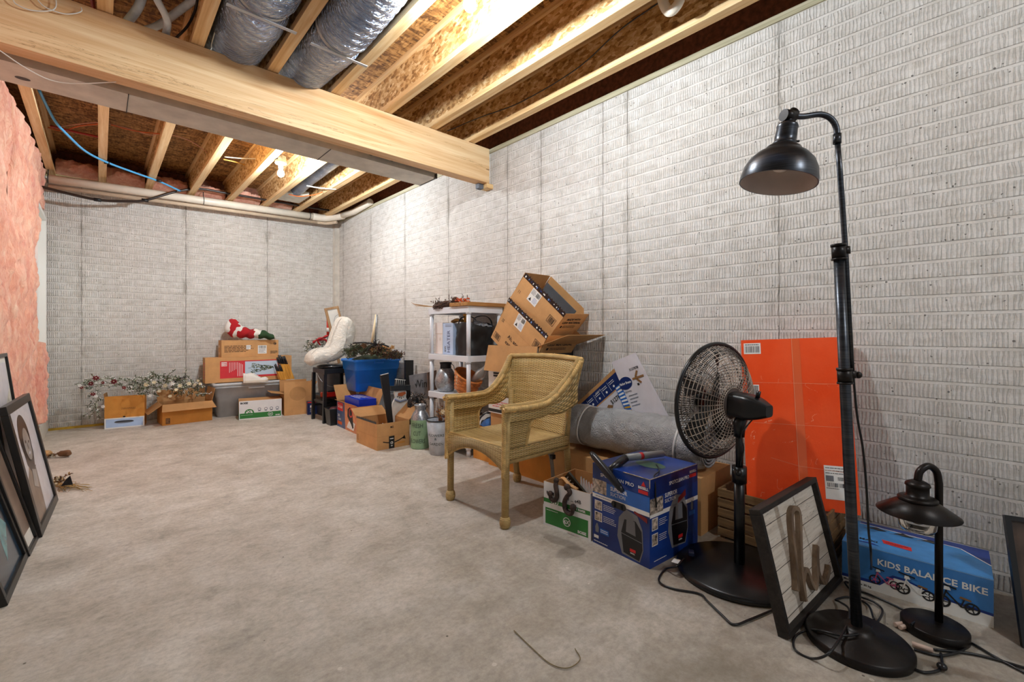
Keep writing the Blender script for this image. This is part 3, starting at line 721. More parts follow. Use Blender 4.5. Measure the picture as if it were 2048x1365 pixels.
# ================================================================== CARTONS
def kraft(name, c='c8935c', c2=None):
    if name in MATS: return MATS[name]
    t = NT(name); co = t.coord()
    k = t.noise(co, 7, 5, 0.6); f = t.noise(t.map(co, sc=(1, 1, 6)), 60, 3)
    a = hexc(c); t.set(col=t.mix(0.35, t.ramp(k, [(0.3, tuple(x * 0.86 for x in a)), (0.7, tuple(min(1, x * 1.08) for x in a))]), t.ramp(f, [(0.3, 0.82), (0.7, 1.0)]), 'MULTIPLY'), rough=0.75, spec=0.25)
    t.bump(k, 0.15, 0.004); MATS[name] = t.m; return t.m
KR = kraft('kraft_card', 'd3a06a'); KRD = kraft('kraft_card_inside', 'c2925f'); KRO = kraft('kraft_card_orange', 'd89445')
INKB = flat('black_print', '1c1a18', 0.6, var=0); WHT = flat('white_label', 'eceae6', 0.5, var=0.02); TAPE = flat('shiny_black_tape', '16161a', 0.25, var=0)
GRN = flat('green_print', '2c7a34', 0.5, var=0); REDP = flat('red_print', 'cf2526', 0.5, var=0); NAVY = flat('navy_print', '142a63', 0.4, var=0.04)
def rot_frame(o, u, v):
    """right-handed frame with x along u, y towards v"""
    u = V(u).normalized(); w_ = u.cross(V(v)).normalized(); v = w_.cross(u)
    return Matrix(((u.x, v.x, w_.x, o[0]), (u.y, v.y, w_.y, o[1]), (u.z, v.z, w_.z, o[2]), (0, 0, 0, 1)))
def floor_frame(p, q, z=None):
    """frame whose x runs from p to q, level"""
    p, q = V(p), V(q); z = p.z if z is None else z
    d = V((q.x - p.x, q.y - p.y, 0)).normalized(); return rot_frame((p.x, p.y, z), d, (-d.y, d.x, 0))
def carton(name, label, cat, M, dims, mo=None, mi_=None, opened=True, flaps=(), art=None, group=None, th=0.004, cut=None, part='box_body'):
    """flaps: (side, length, angle, taper, art) with angle 0 = standing up, 90 = flat outward, 180 = hanging"""
    mo = mo or KR; mi_ = mi_ or KRD; w_, d, h = dims
    t = thing(name, label, cat, mat=M, group=group)
    mb = MB()
    if opened:
        for (o, u, n, L) in (((0, 0, 0), (1, 0, 0), (0, 1, 0), w_), ((w_, 0, 0), (0, 1, 0), (-1, 0, 0), d), ((w_, d, 0), (-1, 0, 0), (0, -1, 0), w_), ((0, d, 0), (0, -1, 0), (1, 0, 0), d)):
            o, u, n = V(o), V(u), V(n)
            mb.face([o, o + u * L, o + u * L + V((0, 0, h)), o + V((0, 0, h))], mo)
            a, b = o + n * th + u * th, o + u * (L - th) + n * th
            mb.face([b + V((0, 0, th)), a + V((0, 0, th)), a + V((0, 0, h)), b + V((0, 0, h))], mi_)
            mb.face([o + V((0, 0, h)), o + u * L + V((0, 0, h)), b + V((0, 0, h)), a + V((0, 0, h))], mi_)
        mb.face([(0, 0, 0), (0, d, 0), (w_, d, 0), (w_, 0, 0)], mo); mb.face([(th, th, th), (w_ - th, th, th), (w_ - th, d - th, th), (th, d - th, th)], mi_)
    else: mb.box(0, w_, 0, d, 0, h, mo)
    F = dict(front=Face(mb, (0, 0, 0), (1, 0, 0), (0, 0, 1)), right=Face(mb, (w_, 0, 0), (0, 1, 0), (0, 0, 1)), left=Face(mb, (0, d, 0), (0, -1, 0), (0, 0, 1)),
             back=Face(mb, (w_, d, 0), (-1, 0, 0), (0, 0, 1)), top=Face(mb, (0, 0, h), (1, 0, 0), (0, 1, 0)))
    if art: art(F, mb)
    mb.build(part, t, local=True)
    for fl in flaps:
        side, L, ang = fl[:3]; tap = fl[3] if len(fl) > 3 else 0.0; fa = fl[4] if len(fl) > 4 else None
        e0, e1, n = {'front': (V((0, 0, h)), V((w_, 0, h)), V((0, -1, 0))), 'right': (V((w_, 0, h)), V((w_, d, h)), V((1, 0, 0))),
                     'back': (V((w_, d, h)), V((0, d, h)), V((0, 1, 0))), 'left': (V((0, d, h)), V((0, 0, h)), V((-1, 0, 0)))}[side]
        a = R(ang); D = V((0, 0, 1)) * math.cos(a) + n * math.sin(a); inn = -(n * math.cos(a) - V((0, 0, 1)) * math.sin(a)); u = (e1 - e0).normalized(); W = (e1 - e0).length
        p = [e0, e1, e1 + D * L - u * tap, e0 + D * L + u * tap]
        fb = MB(); q = [x + inn * 0.003 for x in p]
        fb.face(p, mo); fb.face(q[::-1], mi_)
        for i in range(4): j = (i + 1) % 4; fb.face([p[j], p[i], q[i], q[j]], mi_)
        if fa: fa(Face(fb, e0, u, D), Face(fb, e1 + inn * 0.003, -u, D), W, L, fb)
        fb.build('flap', t, local=True)
    return t

# --- the two tilted cartons nested above the shop-vacuum carton
LBLUE = flat('pale_blue_print', '6f8ec0', 0.5, var=0)
def barbox(f, a, b, w_, h, m=INKB, z=2):
    f.line([(a, b), (a + w_, b), (a + w_, b + h), (a, b + h), (a, b)], 0.003, m, z); f.bars(a + w_ * .15, a + w_ * .85, b + h * .1, b + h * .9, m, z)
def shiplabel(f, a, b, w_, h, seed=1):
    f.rect(a, a + w_, b, b + h, WHT, 1); f.lines(a + w_ * .05, a + w_ * .5, b + h * .55, b + h * .95, 6, INKB, 3, seed=seed); f.bars(a + w_ * .55, a + w_ * .95, b + h * .6, b + h * .92, INKB, 3, seed)
    f.lines(a + w_ * .5, a + w_ * .95, b + h * .1, b + h * .5, 6, LBLUE, 3, seed=seed + 2); f.poly([(a + w_ * .12, b + h * .1), (a + w_ * .4, b + h * .1), (a + w_ * .26, b + h * .35)], INKB, 3)
def torn_tape(fb, W, L, seed):
    r = random.Random(seed); f = Face(fb, (0, 0, 0), (1, 0, 0), (0, 0, 1))
def long_flap_art(seed, lab):
    def art(fo, fi, W, L, fb):
        r = random.Random(seed)
        for f in (fo,):
            f.rect(0.0, W, L - 0.032, L, TAPE, 1)
            for k in range(16):
                x = W * (k + r.random()) / 16; f.rect(x, x + 0.006 + 0.012 * r.random(), L - 0.026 + .01 * r.random(), L - 0.010, (WHT, LBLUE, NAVY, WHT)[k % 4], 2)
            shiplabel(f, lab[0], lab[1], 0.10, 0.105, seed)
        # ragged strip of tape standing above the edge
        x = 0.0
        while x < W:
            s = 0.012 + 0.02 * r.random(); fb.face([fo.pt(x, L), fo.pt(min(x + s, W), L), fo.pt(min(x + s * .6, W), L + 0.004 + 0.008 * r.random())], TAPE); x += s
    return art
def made_with(fo, fi, W, L, fb):
    fo.text('MADE WITH', W * .50, L * .62, 0.018, INKB, 2, 0.03, align='c', w=W * .55); fo.text('LESS MATERIAL', W * .50, L * .44, 0.018, INKB, 2, 0.03, align='c', w=W * .75)
    fo.rect(W * .14, W * .2, L * .2, L * .32, INKB, 2); fo.lines(W * .24, W * .75, L * .18, L * .34, 2, INKB, 2)
def artB(F, mb):
    f = F['front']; f.text('Ah, another', 0.16, 0.115, 0.030, INKB, 2, 0.012); f.text('excellent', 0.16, 0.065, 0.030, INKB, 2, 0.012)
    barbox(f, 0.02, 0.03, 0.075, 0.045); f.line([(0.0, 0.209), (0.5, 0.209)], 0.002, KRD, 1)
    f.line([(0.03, 0.185), (0.06, 0.185)], 0.002, INKB, 2)
    for q in (0.038, 0.052): f.line([(q, 0.188), (q, 0.207)], 0.003, INKB, 2); f.poly([(q - .005, .202), (q + .005, .202), (q, .210)], INKB, 2)
    F['front'].n
sB = rot_frame((2.308, 2.771, 1.019), (0.0, -0.815, -0.579), (1, 0, 0))
carton('open_carton', 'tilted open kraft carton with black print, lower of the two nested ones', 'box', sB, (0.50, 0.36, 0.215),
       flaps=[('front', 0.16, 0, 0, lambda fo, fi, W, L, fb: (long_flap_art(4, (0.16, 0.02))(fo, fi, W, L, fb), barbox(fo, W - .09, .01, .065, .06))), ('right', 0.16, 0, 0, made_with), ('back', 0.16, 3), ('left', 0.16, -4)], art=artB)
def artA(F, mb): pass
sA = rot_frame((2.33, 2.526, 1.367), (0.112, -0.738, -0.665), (0.991, 0.131, 0.021))
sA = sA @ Matrix.Translation((0, 0, -0.15))
carton('open_carton', 'topmost tilted open kraft carton with white shipping label near the wall', 'box', sA, (0.47, 0.322, 0.165), art=artA,
       flaps=[('front', 0.165, 0, 0, lambda fo, fi, W, L, fb: (long_flap_art(9, (0.13, 0.025))(fo, fi, W, L, fb), barbox(fo, W - .10, .02, .07, .055), [fo.line([(q, .01), (q, .035)], .003, INKB, 2) for q in (.035, .05)])), ('right', 0.165, 0, 0, made_with), ('back', 0.165, 2), ('left', 0.165, 3)])
GLOSSY = flat('grey_binder', '585a5e', 0.4)
mb = MB(); mb.box(0.05, 0.40, 0.25, 0.255, 0.02, 0.30, GLOSSY, sA); tag(mb.build('catalogue'), 'grey folded sheet sticking up inside the topmost tilted carton', 'paper')

# --- shop-vacuum carton (white sides, black front) under them
ORP = flat('orange_print', 'd9601f', 0.5, var=0)
PALE = flat('pale_card', 'd9d4cf', 0.5, var=0.02)
def artR(F, mb):
    f = F['left']      # faces the chair
    f.o = f.o - f.v * 0.4225; f.rect(0, 0.55, 0.4225, 0.957, PALE, 0); f.rect(0, 0.55, 0.43, 0.455, INKB, 1); f.rect(0.30, 0.55, 0.455, 0.53, ORP, 1)
    for z in (0.76, 0.74): f.rect(0.06, 0.14, z - .03, z - .015, INKB, 1)
    for z in (0.66, 0.60): f.poly([(0.07, z), (0.13, z), (0.115, z + .02), (0.105, z + .02), (0.10, z + .05), (0.095, z + .02), (.085, z + .02)], INKB, 1)
    f.lines(0.05, 0.28, 0.47, 0.52, 3, REDP, 1, seed=3); f.lines(0.06, 0.14, 0.5, 0.58, 4, INKB, 1)
    g = F['front']; g.o = g.o - g.v * 0.4225; g.rect(0, 0.39, 0.4225, 0.957, flat('soot_black', '15171c', 0.5, var=0), 0); g.text('RIDGID', 0.02, 0.895, 0.034, WHT, 2, 0.03)
carton('vacuum_carton', 'tall black and white shop vacuum carton with kraft flaps behind the wicker chair', 'box', rot_frame((2.30, 2.24, 0.4225), (1, 0, 0), (0, 1, 0)), (0.39, 0.55, 0.5345), art=artR,
       flaps=[('left', 0.205, 168, -0.005), ('front', 0.30, 74, -0.01)])

# --- paper carton with tools, big cleaner carton
def boise_green(F, w_, h, txt='X9'):
    pass
WB = flat('white_card', 'e6e4e4', 0.45, var=0.015)
Mp = floor_frame((1.808, 1.714, 0), (1.834, 1.415, 0))
def artP(F, mb):
    f = F['front']; W = 0.30; f.rect(0, W, 0, 0.239, WB, 0)
    f.rect(-0.004, W + .004, 0.0, 0.112, WB, 2); f.rect(0.012, W - 0.012, 0.012, 0.100, GRN, 3)
    f.ell(0.155, 0.056, 0.024, 0.024, WB, 4); f.ell(0.155, 0.056, 0.020, 0.020, GRN, 5); f.text('6X', 0.155, 0.045, 0.020, WB, 7, 0.03, align='c')
    f.text('BOISE', 0.225, 0.020, 0.014, WB, 5, 0.04); f.lines(0.02, 0.10, 0.085, 0.093, 1, WB, 5)
    f.rect(0.0, W, 0.128, 0.150, GRN, 1); f.ell(0.075, 0.142, 0.026, 0.024, WB, 2); f.text('X9', 0.075, 0.130, 0.024, GRN, 4, 0.03, align='c')
    f.text('BOISE', 0.02, 0.175, 0.014, INKB, 2, 0.05); f.text('COPY PAPER', 0.18, 0.134, 0.011, WB, 4, 0.04); f.text('1 ... e4B', 0.165, 0.172, 0.018, INKB, 4, 0.02)
    F['left'].rect(0, 0.30, 0, 0.239, WB, 0)
carton('paper_carton', 'white copy-paper carton with a green band holding rusty hooks and a sign', 'box', Mp, (0.30, 0.30, 0.239), WB, KRD, art=artP)
# things inside it
RUST = flat('rusty_iron', '3b2a22', 0.75, var=0.35, nscale=40, bump=0.6, bscale=80)
def jhook(P, r, label):
    mb = MB(); mb.tube(curve_pts(P, 8), r, RUST, 8, flat=0.7); mb.ball(P[0], r * 1.25, RUST, 10, 6); mb.ball(P[-1], r * 1.25, RUST, 10, 6); o = mb.build('iron_hook'); tag(o, label, 'hook')
def on_p(a, z, e=0.015): return Mp @ V((a, -e, z))
jhook([on_p(0.085, 0.26, 0.0), on_p(0.09, 0.235, .012), on_p(0.098, 0.21), on_p(0.10, 0.18), on_p(0.085, 0.155), on_p(0.06, 0.158), on_p(0.055, 0.185)], 0.0125, 'rusty J-shaped iron hook hung over the paper carton edge, the left one')
jhook([on_p(0.165, 0.245, .012), on_p(0.185, 0.222), on_p(0.165, 0.195), on_p(0.150, 0.16), on_p(0.160, 0.12), on_p(0.195, 0.115), on_p(0.205, 0.15)], 0.0145, 'rusty curled iron hook over the paper carton edge, the right one with a wide curl')
SIGN = flat('dark_sign_wood', '2f2a1c', 0.6, var=0.15); LW = M_wood('light_sign_wood', 'x', 'b07a48', 'd3a06a', 'e6c193', knots=False)
m0 = rot_frame(Mp @ V((0.16, 0.035, 0.06)), V(Mp.to_3x3() @ V((0.55, 0.30, -0.5))), V(Mp.to_3x3() @ V((0, 0.9, 0.35))))
def plaque(o, tilt, w_, h, th, m): pass
sgn = rot_frame(Mp @ V((0.125, 0.045, 0.295)), Mp.to_3x3() @ V((0.72, 0.10, -0.68)), Mp.to_3x3() @ V((0.1, 1.0, 0.35)))
t = thing('happy_sign', 'dark green wooden sign with white capitals in the paper carton', 'sign', mat=sgn)
mb = MB(); mb.box(0, 0.20, 0, 0.012, -0.055, 0.015, SIGN); Face(mb, (0, 0, 0), (1, 0, 0), (0, 0, 1)).text('HAPPY H', 0.012, -0.042, 0.032, WHT, 1, 0.015, w=0.175); mb.build('board', t, local=True)
mb = MB(); mb.box(0, 0.20, -0.002, 0.012, -0.064, -0.0555, LW); mb.build('edge_strip', t, local=True)
mb = MB()
for k in range(6): mb.prism([Mp @ V((0.19 + 0.018 * k, 0.075, 0.20)), Mp @ V((0.205 + 0.018 * k, 0.075, 0.20)), Mp @ V((0.190 + 0.016 * k, 0.075, 0.285 - 0.006 * k))], Mp.to_3x3() @ V((0, 0.012, 0)), WHT)
tag(mb.build('leaf_cutout'), 'pale spiky leaf cut-out behind the green sign', 'decoration')
mb = MB(); mb.ball(Mp @ V((0.262, 0.12, 0.235)), 0.034, flat('orange_pumpkin', 'b5451b', 0.6, var=0.1), 14, 8, sz=0.8); tag(mb.build('pumpkin_ornament'), 'small rusty orange pumpkin at the back of the paper carton', 'decoration')
mb = MB(); mb.tube(curve_pts([on_p(0.09, 0.262, -0.03), on_p(0.12, 0.275, -0.02), on_p(0.16, 0.255, -.012), on_p(0.21, 0.235, -0.02)], 6), 0.012, LW, 8, flat=0.5); tag(mb.build('driftwood_piece'), 'pale carved wooden piece lying across the paper carton', 'decoration')

# --- cleaner carton
BB = NT('glossy_blue_card'); co = BB.coord(); zz = BB.sep(co)[2]
BB.set(col=BB.ramp(BB.noise(co, 3.5, 2), [(0.35, hexc('101f52')), (0.62, hexc('1b3f92'))]), rough=0.28, spec=0.5)
SKY_ = flat('bright_blue_print', '2c66b8', 0.35, var=0.06); BLK = flat('black_plastic_print', '15151a', 0.3, var=0); GREYP = flat('grey_print', '77797f', 0.4, var=0); PHOTO = flat('photo_print', 'a99c8f', 0.5, var=0.5, nscale=60)
def machine(f, cx, cy, s):
    """printed picture of the upright dark cleaner"""
    f.poly([(cx - .055 * s, cy - .11 * s), (cx + .055 * s, cy - .115 * s), (cx + .075 * s, cy - .05 * s), (cx + .07 * s, cy + .05 * s), (cx + .04 * s, cy + .11 * s), (cx - .03 * s, cy + .125 * s), (cx - .075 * s, cy + .07 * s), (cx - .085 * s, cy - .03 * s)], GREYP, 2)
    f.poly([(cx - .045 * s, cy - .10 * s), (cx + .05 * s, cy - .11 * s), (cx + .07 * s, cy - .05 * s), (cx + .065 * s, cy + .04 * s), (cx + .03 * s, cy + .08 * s), (cx - .04 * s, cy + .07 * s), (cx - .06 * s, cy)], BLK, 3)
    f.poly([(cx - .03 * s, cy + .01 * s), (cx + .03 * s, cy + .005 * s), (cx + .025 * s, cy + .075 * s), (cx - .025 * s, cy + .085 * s)], GREYP, 4)
    f.line([(cx - .06 * s, cy - .005 * s), (cx + .065 * s, cy - .015 * s)], 0.003, GREYP, 5)
    f.rect(cx - .005 * s, cx + .03 * s, cy - .08 * s, cy - .065 * s, REDP, 5); f.text('BISSELL', cx + .012 * s, cy - .09 * s, 0.006 * s, WHT, 5, 0.03, align='c')
def artS(F, mb):
    W, H = 0.337, 0.40
    f = F['front']
    f.rect(0, W, 0.24, 0.32, SKY_, 1); f.rect(0, 0.09, 0.258, 0.325, PHOTO, 2); f.rect(0, W, 0.232, 0.252, WHT, 2); f.lines(0.02, 0.12, 0.238, 0.246, 1, NAVY, 3)
    f.text('SPOTCLEAN PRO', W - 0.085, 0.345, 0.016, WHT, 2, 0.012, align='r', w=0.20); f.text('SUPERIOR', 0.115, 0.292, 0.019, WHT, 3, 0.02, w=0.10); f.text('SUCTION', 0.115, 0.268, 0.017, WHT, 3, 0.0, w=0.088)
    f.poly([(W - .045, .362), (W - .02, .362), (W - .032, .385)], REDP, 3); f.text('BISSELL', W - .033, .348, 0.011, WHT, 4, 0.04, align='c', w=0.055); f.rect(W - .06, W - .008, .327, .343, REDP, 3)
    for z in (0.175, 0.118): f.rect(0.015, 0.062, z, z + .045, WHT, 2); f.rect(0.018, 0.059, z + .003, z + .042, PHOTO, 3); f.lines(0.07, 0.15, z + .005, z + .038, 4, WHT, 3, seed=int(z * 99), th=.3)
    f.poly([(0.02, 0.06), (0.04, 0.06), (0.042, 0.085), (0.034, 0.105), (0.027, 0.105), (0.018, 0.085)], GREYP, 3); f.rect(0.05, 0.105, 0.062, 0.088, SKY_, 3); f.lines(0.053, 0.10, 0.066, 0.084, 2, WHT, 4)
    f.rect(0.01, 0.04, 0.03, 0.045, WHT, 3); f.lines(0.01, 0.10, 0.010, 0.020, 1, WHT, 3)
    for a in (-1, 1): f.ell(0.165 + a * 0.028, 0.232, 0.016, 0.016, BLK, 5)
    f.rect(0.137, 0.193, 0.216, 0.248, BLK, 5)
    machine(f, 0.235, 0.115, 0.92); f.poly([(0.252, 0.226), (0.325, 0.20), (0.325, 0.222), (0.255, 0.236)], flat('dark_red_print', '7c1c1c', 0.5, var=0), 4)
    g = F['right']; W = 0.398
    g.rect(0, W, 0.0, 0.315, flat('blue_print_side', '183a86', 0.3, var=0.1, nscale=5), 0); g.rect(0, W, 0.225, 0.245, WHT, 2); g.rect(0.0, 0.10, 0.24, 0.31, PHOTO, 3)
    g.text('SPOTCLEAN PRO', 0.15, 0.345, 0.016, WHT, 2, 0.012, w=0.17); g.rect(W - .075, W - .015, .345, .362, REDP, 3); g.text('BISSELL', W - .045, .368, 0.011, WHT, 4, 0.04, align='c', w=0.06)
    g.text('SUPERIOR', 0.115, 0.295, 0.019, WHT, 3, 0.02, w=0.10); g.text('SUCTION', 0.115, 0.270, 0.017, WHT, 3, 0.0, w=0.088)
    for z in (0.165, 0.095): g.rect(0.015, 0.06, z, z + .055, WHT, 2); g.rect(0.018, 0.057, z + .003, z + .052, PHOTO, 3); g.lines(0.07, 0.135, z + .01, z + .045, 4, WHT, 3, seed=int(z * 77), th=.3)
    machine(g, 0.23, 0.16, 1.05); g.poly([(.22, .245), (.29, .27), (.285, .30), (.225, .27)], flat('dark_red_print', '7c1c1c', 0.5, var=0), 5); g.rect(0.32, 0.37, 0.16, 0.18, SKY_, 3)
    g.poly([(0.335, 0.185), (0.352, 0.185), (0.354, 0.21), (0.347, 0.23), (0.34, 0.23), (0.333, 0.21)], GREYP, 3); g.lines(0.03, 0.13, 0.02, 0.03, 1, WHT, 3)
    h = F['top']; h.ell(0.2, 0.2, 0.08, 0.05, flat('dim_green_print', '47604f', 0.4, var=0), 1)
Ms = floor_frame((1.838, 1.403, 0), (1.811, 1.065, 0))
t = carton('cleaner_carton', 'large glossy blue carpet cleaner carton with a dark machine pictured on it', 'box', Ms, (0.337, 0.398, 0.40), BB.m, BB.m, opened=False, art=artS)
mb = MB()
for pts in ([(0.337, 0, 0.40), (0.337, 0.39, 0.40)], [(0.337, 0, 0.36), (0.337, 0, 0.40)], [(0.19, 0, 0.40), (0.337, 0, 0.40)]): mb.tube([V(p) for p in pts], 0.0022, flat('scuffed_edge', 'a39480', 0.8, var=0.3, nscale=40), 5)
mb.build('scuffed_edge', t, local=True)

# --- plain kraft cartons behind: under the roll, behind the chair
carton('closed_carton', 'kraft carton standing between the blue cleaner carton and the wooden crate', 'box', floor_frame((2.30, 1.06, 0), (2.66, 1.06, 0)), (0.37, 0.44, 0.30), opened=False)
carton('closed_carton', 'kraft carton under the left end of the grey roll behind the paper carton', 'box', floor_frame((2.25, 1.53, 0), (2.66, 1.53, 0)), (0.42, 0.54, 0.275), opened=False, art=lambda F, mb: (F['left'].line([(.30, 0), (.30, .275)], .003, KRD, 1), F['left'].line([(.12, 0), (.12, .275)], .003, KRD, 1)))
carton('open_carton', 'orange-tinted kraft carton with a hanging flap behind the chair legs', 'box', floor_frame((2.30, 2.10, 0), (2.66, 2.10, 0)), (0.38, 0.69, 0.25), KRO, KRO, opened=False, flaps=[('left', 0.085, 118, 0.01)])
carton('closed_carton', 'flat brown carton sandwiched under the shop vacuum carton', 'box', floor_frame((2.315, 2.25, 0.2505), (2.66, 2.25, 0.2505)), (0.37, 0.53, 0.171), KRD, KRD, opened=False)

# --- grey rolled underlay with straps on top
RL = NT('grey_foil_roll'); co = RL.coord()
vv = RL.voro(RL.mix(0.08, co, RL.n('ShaderNodeTexNoise', i0=RL.map(co, sc=(9, 9, 9))).outputs[1], 'LINEAR_LIGHT'), 42); nn = RL.noise(co, 70, 4, 0.7); wv = RL.noise(RL.map(co, sc=(1, 1, 1)), 7, 4, 0.6, 1.5)
RL.set(col=RL.ramp(wv, [(0.3, hexc('9b9da0')), (0.7, hexc('bcbec0'))]), rough=0.42, metal=0.35); RL.bump(RL.math('ADD', RL.math('MULTIPLY', vv, 0.8), RL.math('ADD', RL.math('MULTIPLY', nn, 0.5), wv)), 0.6, 0.010)
r0 = V((2.43, 2.03, 0.425)); r1 = V((2.42, 1.07, 0.440)); RA = 0.138
t = thing('rolled_underlay', 'grey foil-faced roll tied with two white straps, lying on the cartons', 'roll', mat=Matrix.Translation(r0))
mb = MB(); ax = (r1 - r0); e1 = V((1, 0, 0)); e2 = V((0, 0, 1))
def rollf(u, v):
    a = v * 2 * PI; c = r0 + ax * u
    w1 = noise.fractal(V((u * 9, math.cos(a) * 1.5, math.sin(a) * 1.5)), 0.7, 2.0, 4) * 0.008
    pin = -0.008 * (math.exp(-((u - 0.16) / 0.018) ** 2) + math.exp(-((u - 0.86) / 0.018) ** 2))
    end = -0.03 * max(0, (abs(u - 0.5) - 0.475) / 0.025)
    fl = 1.0 - 0.10 * max(0, -math.sin(a)) ** 3
    rr = (RA + w1 + pin + end)
    return c + e1 * math.cos(a) * rr * 1.0 + e2 * math.sin(a) * rr * fl
mb.grid(rollf, 150, 64, RL.m)
for (c, s) in ((r0, 1), (r1, -1)):
    sp = []
    for k in range(160):
        a = k * 0.22; rr = 0.02 + (RA - 0.035) * k / 160; sp.append(c + V((math.cos(a) * rr, -s * -0.001, math.sin(a) * rr * 0.97)))
    mb.tube(sp, 0.006, RL.m, 5, flat=1.0)
    mb.face([c + V((math.cos(2 * PI * k / 32) * (RA - .032), -s * 0.012, math.sin(2 * PI * k / 32) * (RA - .032) * .97)) for k in range(32)], flat('roll_core_shadow', '4a4b4d', 0.9, var=0))
mb.build('rolled_sheet', t, weld=0.0002, norm=False)
for uu in (0.16, 0.86):
    mb = MB(); c = r0 + ax * uu
    mb.tube([c + e1 * math.cos(a) * (RA - 0.002) + e2 * math.sin(a) * (RA - 0.002) * (1.0 - 0.10 * max(0, -math.sin(a)) ** 3) + V((0, 0.008 * math.sin(a * 2), 0)) for a in [2 * PI * k / 40 for k in range(40)]], 0.0065, flat('white_strap', 'dcdcda', 0.5, var=0), 8, closed=True, flat=0.45); mb.build('strap', t)
# black and grey webbing hanging off the left end of the roll
WEB = flat('grey_webbing', '8a8580', 0.7, var=0.05); 
t = thing('webbing_strap', 'grey webbing looped over the left end of the foil roll', 'strap', (2.2, 2.06, 0.4))
mb = MB(); mb.tube(curve_pts([(2.30, 2.10, 0.50), (2.22, 2.12, 0.53), (2.17, 2.10, 0.49), (2.20, 2.05, 0.45), (2.26, 2.03, 0.49), (2.24, 2.00, 0.42), (2.19, 1.98, 0.34), (2.17, 1.98, 0.27)], 8), 0.012, WEB, 8, flat=0.25); mb.build('webbing', t)
mb = MB(); mb.tube(curve_pts([(2.21, 2.10, 0.47), (2.17, 2.07, 0.38), (2.15, 2.03, 0.31), (2.16, 1.99, 0.26), (2.165, 1.98, 0.20), (2.17, 1.975, 0.12)], 8), 0.012, WEB, 8, flat=0.25); mb.build('webbing', t)
mb = MB(); mb.box(2.155, 2.185, 1.965, 1.995, 0.235, 0.265, BLK, bev=0.004); mb.build('buckle', t)
# floor nozzle and tube of a vacuum lying over the blue carton
t = thing('vacuum_wand', 'black floor nozzle on a grey tube lying across the blue carton', 'vacuum wand', (1.9, 1.3, 0.42))
na = onz(1184, 908, 0.50); nb_ = onz(1249, 983, 0.36); na = Ms @ V((0.085, -0.045, 0.475)); nb_ = Ms @ V((0.225, -0.06, 0.32))
na, nb_ = ony(1182, 906, 1.40), ony(1246, 984, 1.19)
mb = MB(); mb.tube([na, na.lerp(nb_, 0.1), na.lerp(nb_, 0.5), na.lerp(nb_, 0.9), nb_], [0.010, 0.016, 0.020, 0.016, 0.010], BLK, 12); mb.build('floor_nozzle', t)
mid = na.lerp(nb_, 0.55)
mb = MB(); P = [mid + V((0.01, 0.01, 0.0)), V((1.93, 1.27, 0.435)), V((1.99, 1.23, 0.436)), V((2.16, 1.20, 0.428))]; mb.tube([P[0], P[1]], [0.018, 0.020], BLK, 12); mb.build('elbow', t)
mb = MB(); mb.tube([P[1] + V((0.0, 0, 0)), P[3]], 0.0175, flat('grey_tube', '8d8f90', 0.35, var=0), 14); mb.build('tube', t)
mb = MB(); mb.tube([P[1].lerp(P[3], 0.36), P[1].lerp(P[3], 0.44)], 0.0180, REDP, 14); mb.build('red_button', t)
mb = MB(); mb.tube(curve_pts([(2.03, 1.16, 0.405), (1.98, 1.12, 0.408), (1.93, 1.09, 0.408), (1.862, 1.075, 0.404), (1.850, 1.062, 0.37), (1.846, 1.058, 0.32), (1.850, 1.056, 0.27)], 6), 0.0032, BLACKC, 6); tag(mb.build('thin_cord'), 'thin dark cord trailing over the top of the blue carton', 'cord')
# ================================================================== WICKER CHAIR
def wicker(name, pu=0.021, pv=0.0062):
    t = NT(name); uvn = t.n('ShaderNodeUVMap'); x, y, z = t.sep(uvn.outputs[0])[:3]
    row = t.math('FLOOR', t.math('DIVIDE', y, pv))
    fv = t.math('FRACT', t.math('DIVIDE', y, pv))
    strand = t.math('SINE', t.math('MULTIPLY', fv, PI))
    ph = t.math('MULTIPLY', t.math('ADD', t.math('DIVIDE', x, pu), t.math('MULTIPLY', row, 1.0)), PI)
    over = t.math('SINE', ph)
    hgt = t.math('ADD', t.math('MULTIPLY', strand, 0.6), t.math('MULTIPLY', t.math('MULTIPLY', over, strand), 0.45))
    co = t.coord(); n1 = t.noise(co, 9, 4, 0.6); n2 = t.noise(co, 120, 2)
    wn = t.n('ShaderNodeTexWhiteNoise', noise_dimensions='1D'); t.put(wn.inputs['W'], row)
    base = t.ramp(t.math('ADD', t.math('MULTIPLY', n1, 0.6), t.math('MULTIPLY', wn.outputs[0], 0.4)), [(0.25, hexc('c09d62')), (0.5, hexc('dcba76')), (0.75, hexc('ebd096'))])
    c = t.mix(1.0, base, t.ramp(hgt, [(0.06, 0.34), (0.4, 0.9), (0.9, 1.12)]), 'MULTIPLY')
    t.set(col=c, rough=0.55, spec=0.35); t.bump(hgt, 0.9, 0.004)
    return t.m
WK = wicker('woven_cane'); 
def wrapped(name):
    t = NT(name); co = t.coord(); z = t.sep(co)[2]
    s = t.math('SINE', t.math('MULTIPLY', z, 900)); n1 = t.noise(co, 14, 4)
    c = t.mix(1.0, t.ramp(n1, [(0.3, hexc('bb9759')), (0.7, hexc('ddbb79'))]), t.ramp(s, [(0.0, 0.55), (0.5, 1.0)]), 'MULTIPLY'); t.set(col=c, rough=0.5); t.bump(s, 0.5, 0.002); return t.m
WR = wrapped('wrapped_cane'); CANE = flat('cane_strand', 'c8a466', 0.5, var=0.15, nscale=25)
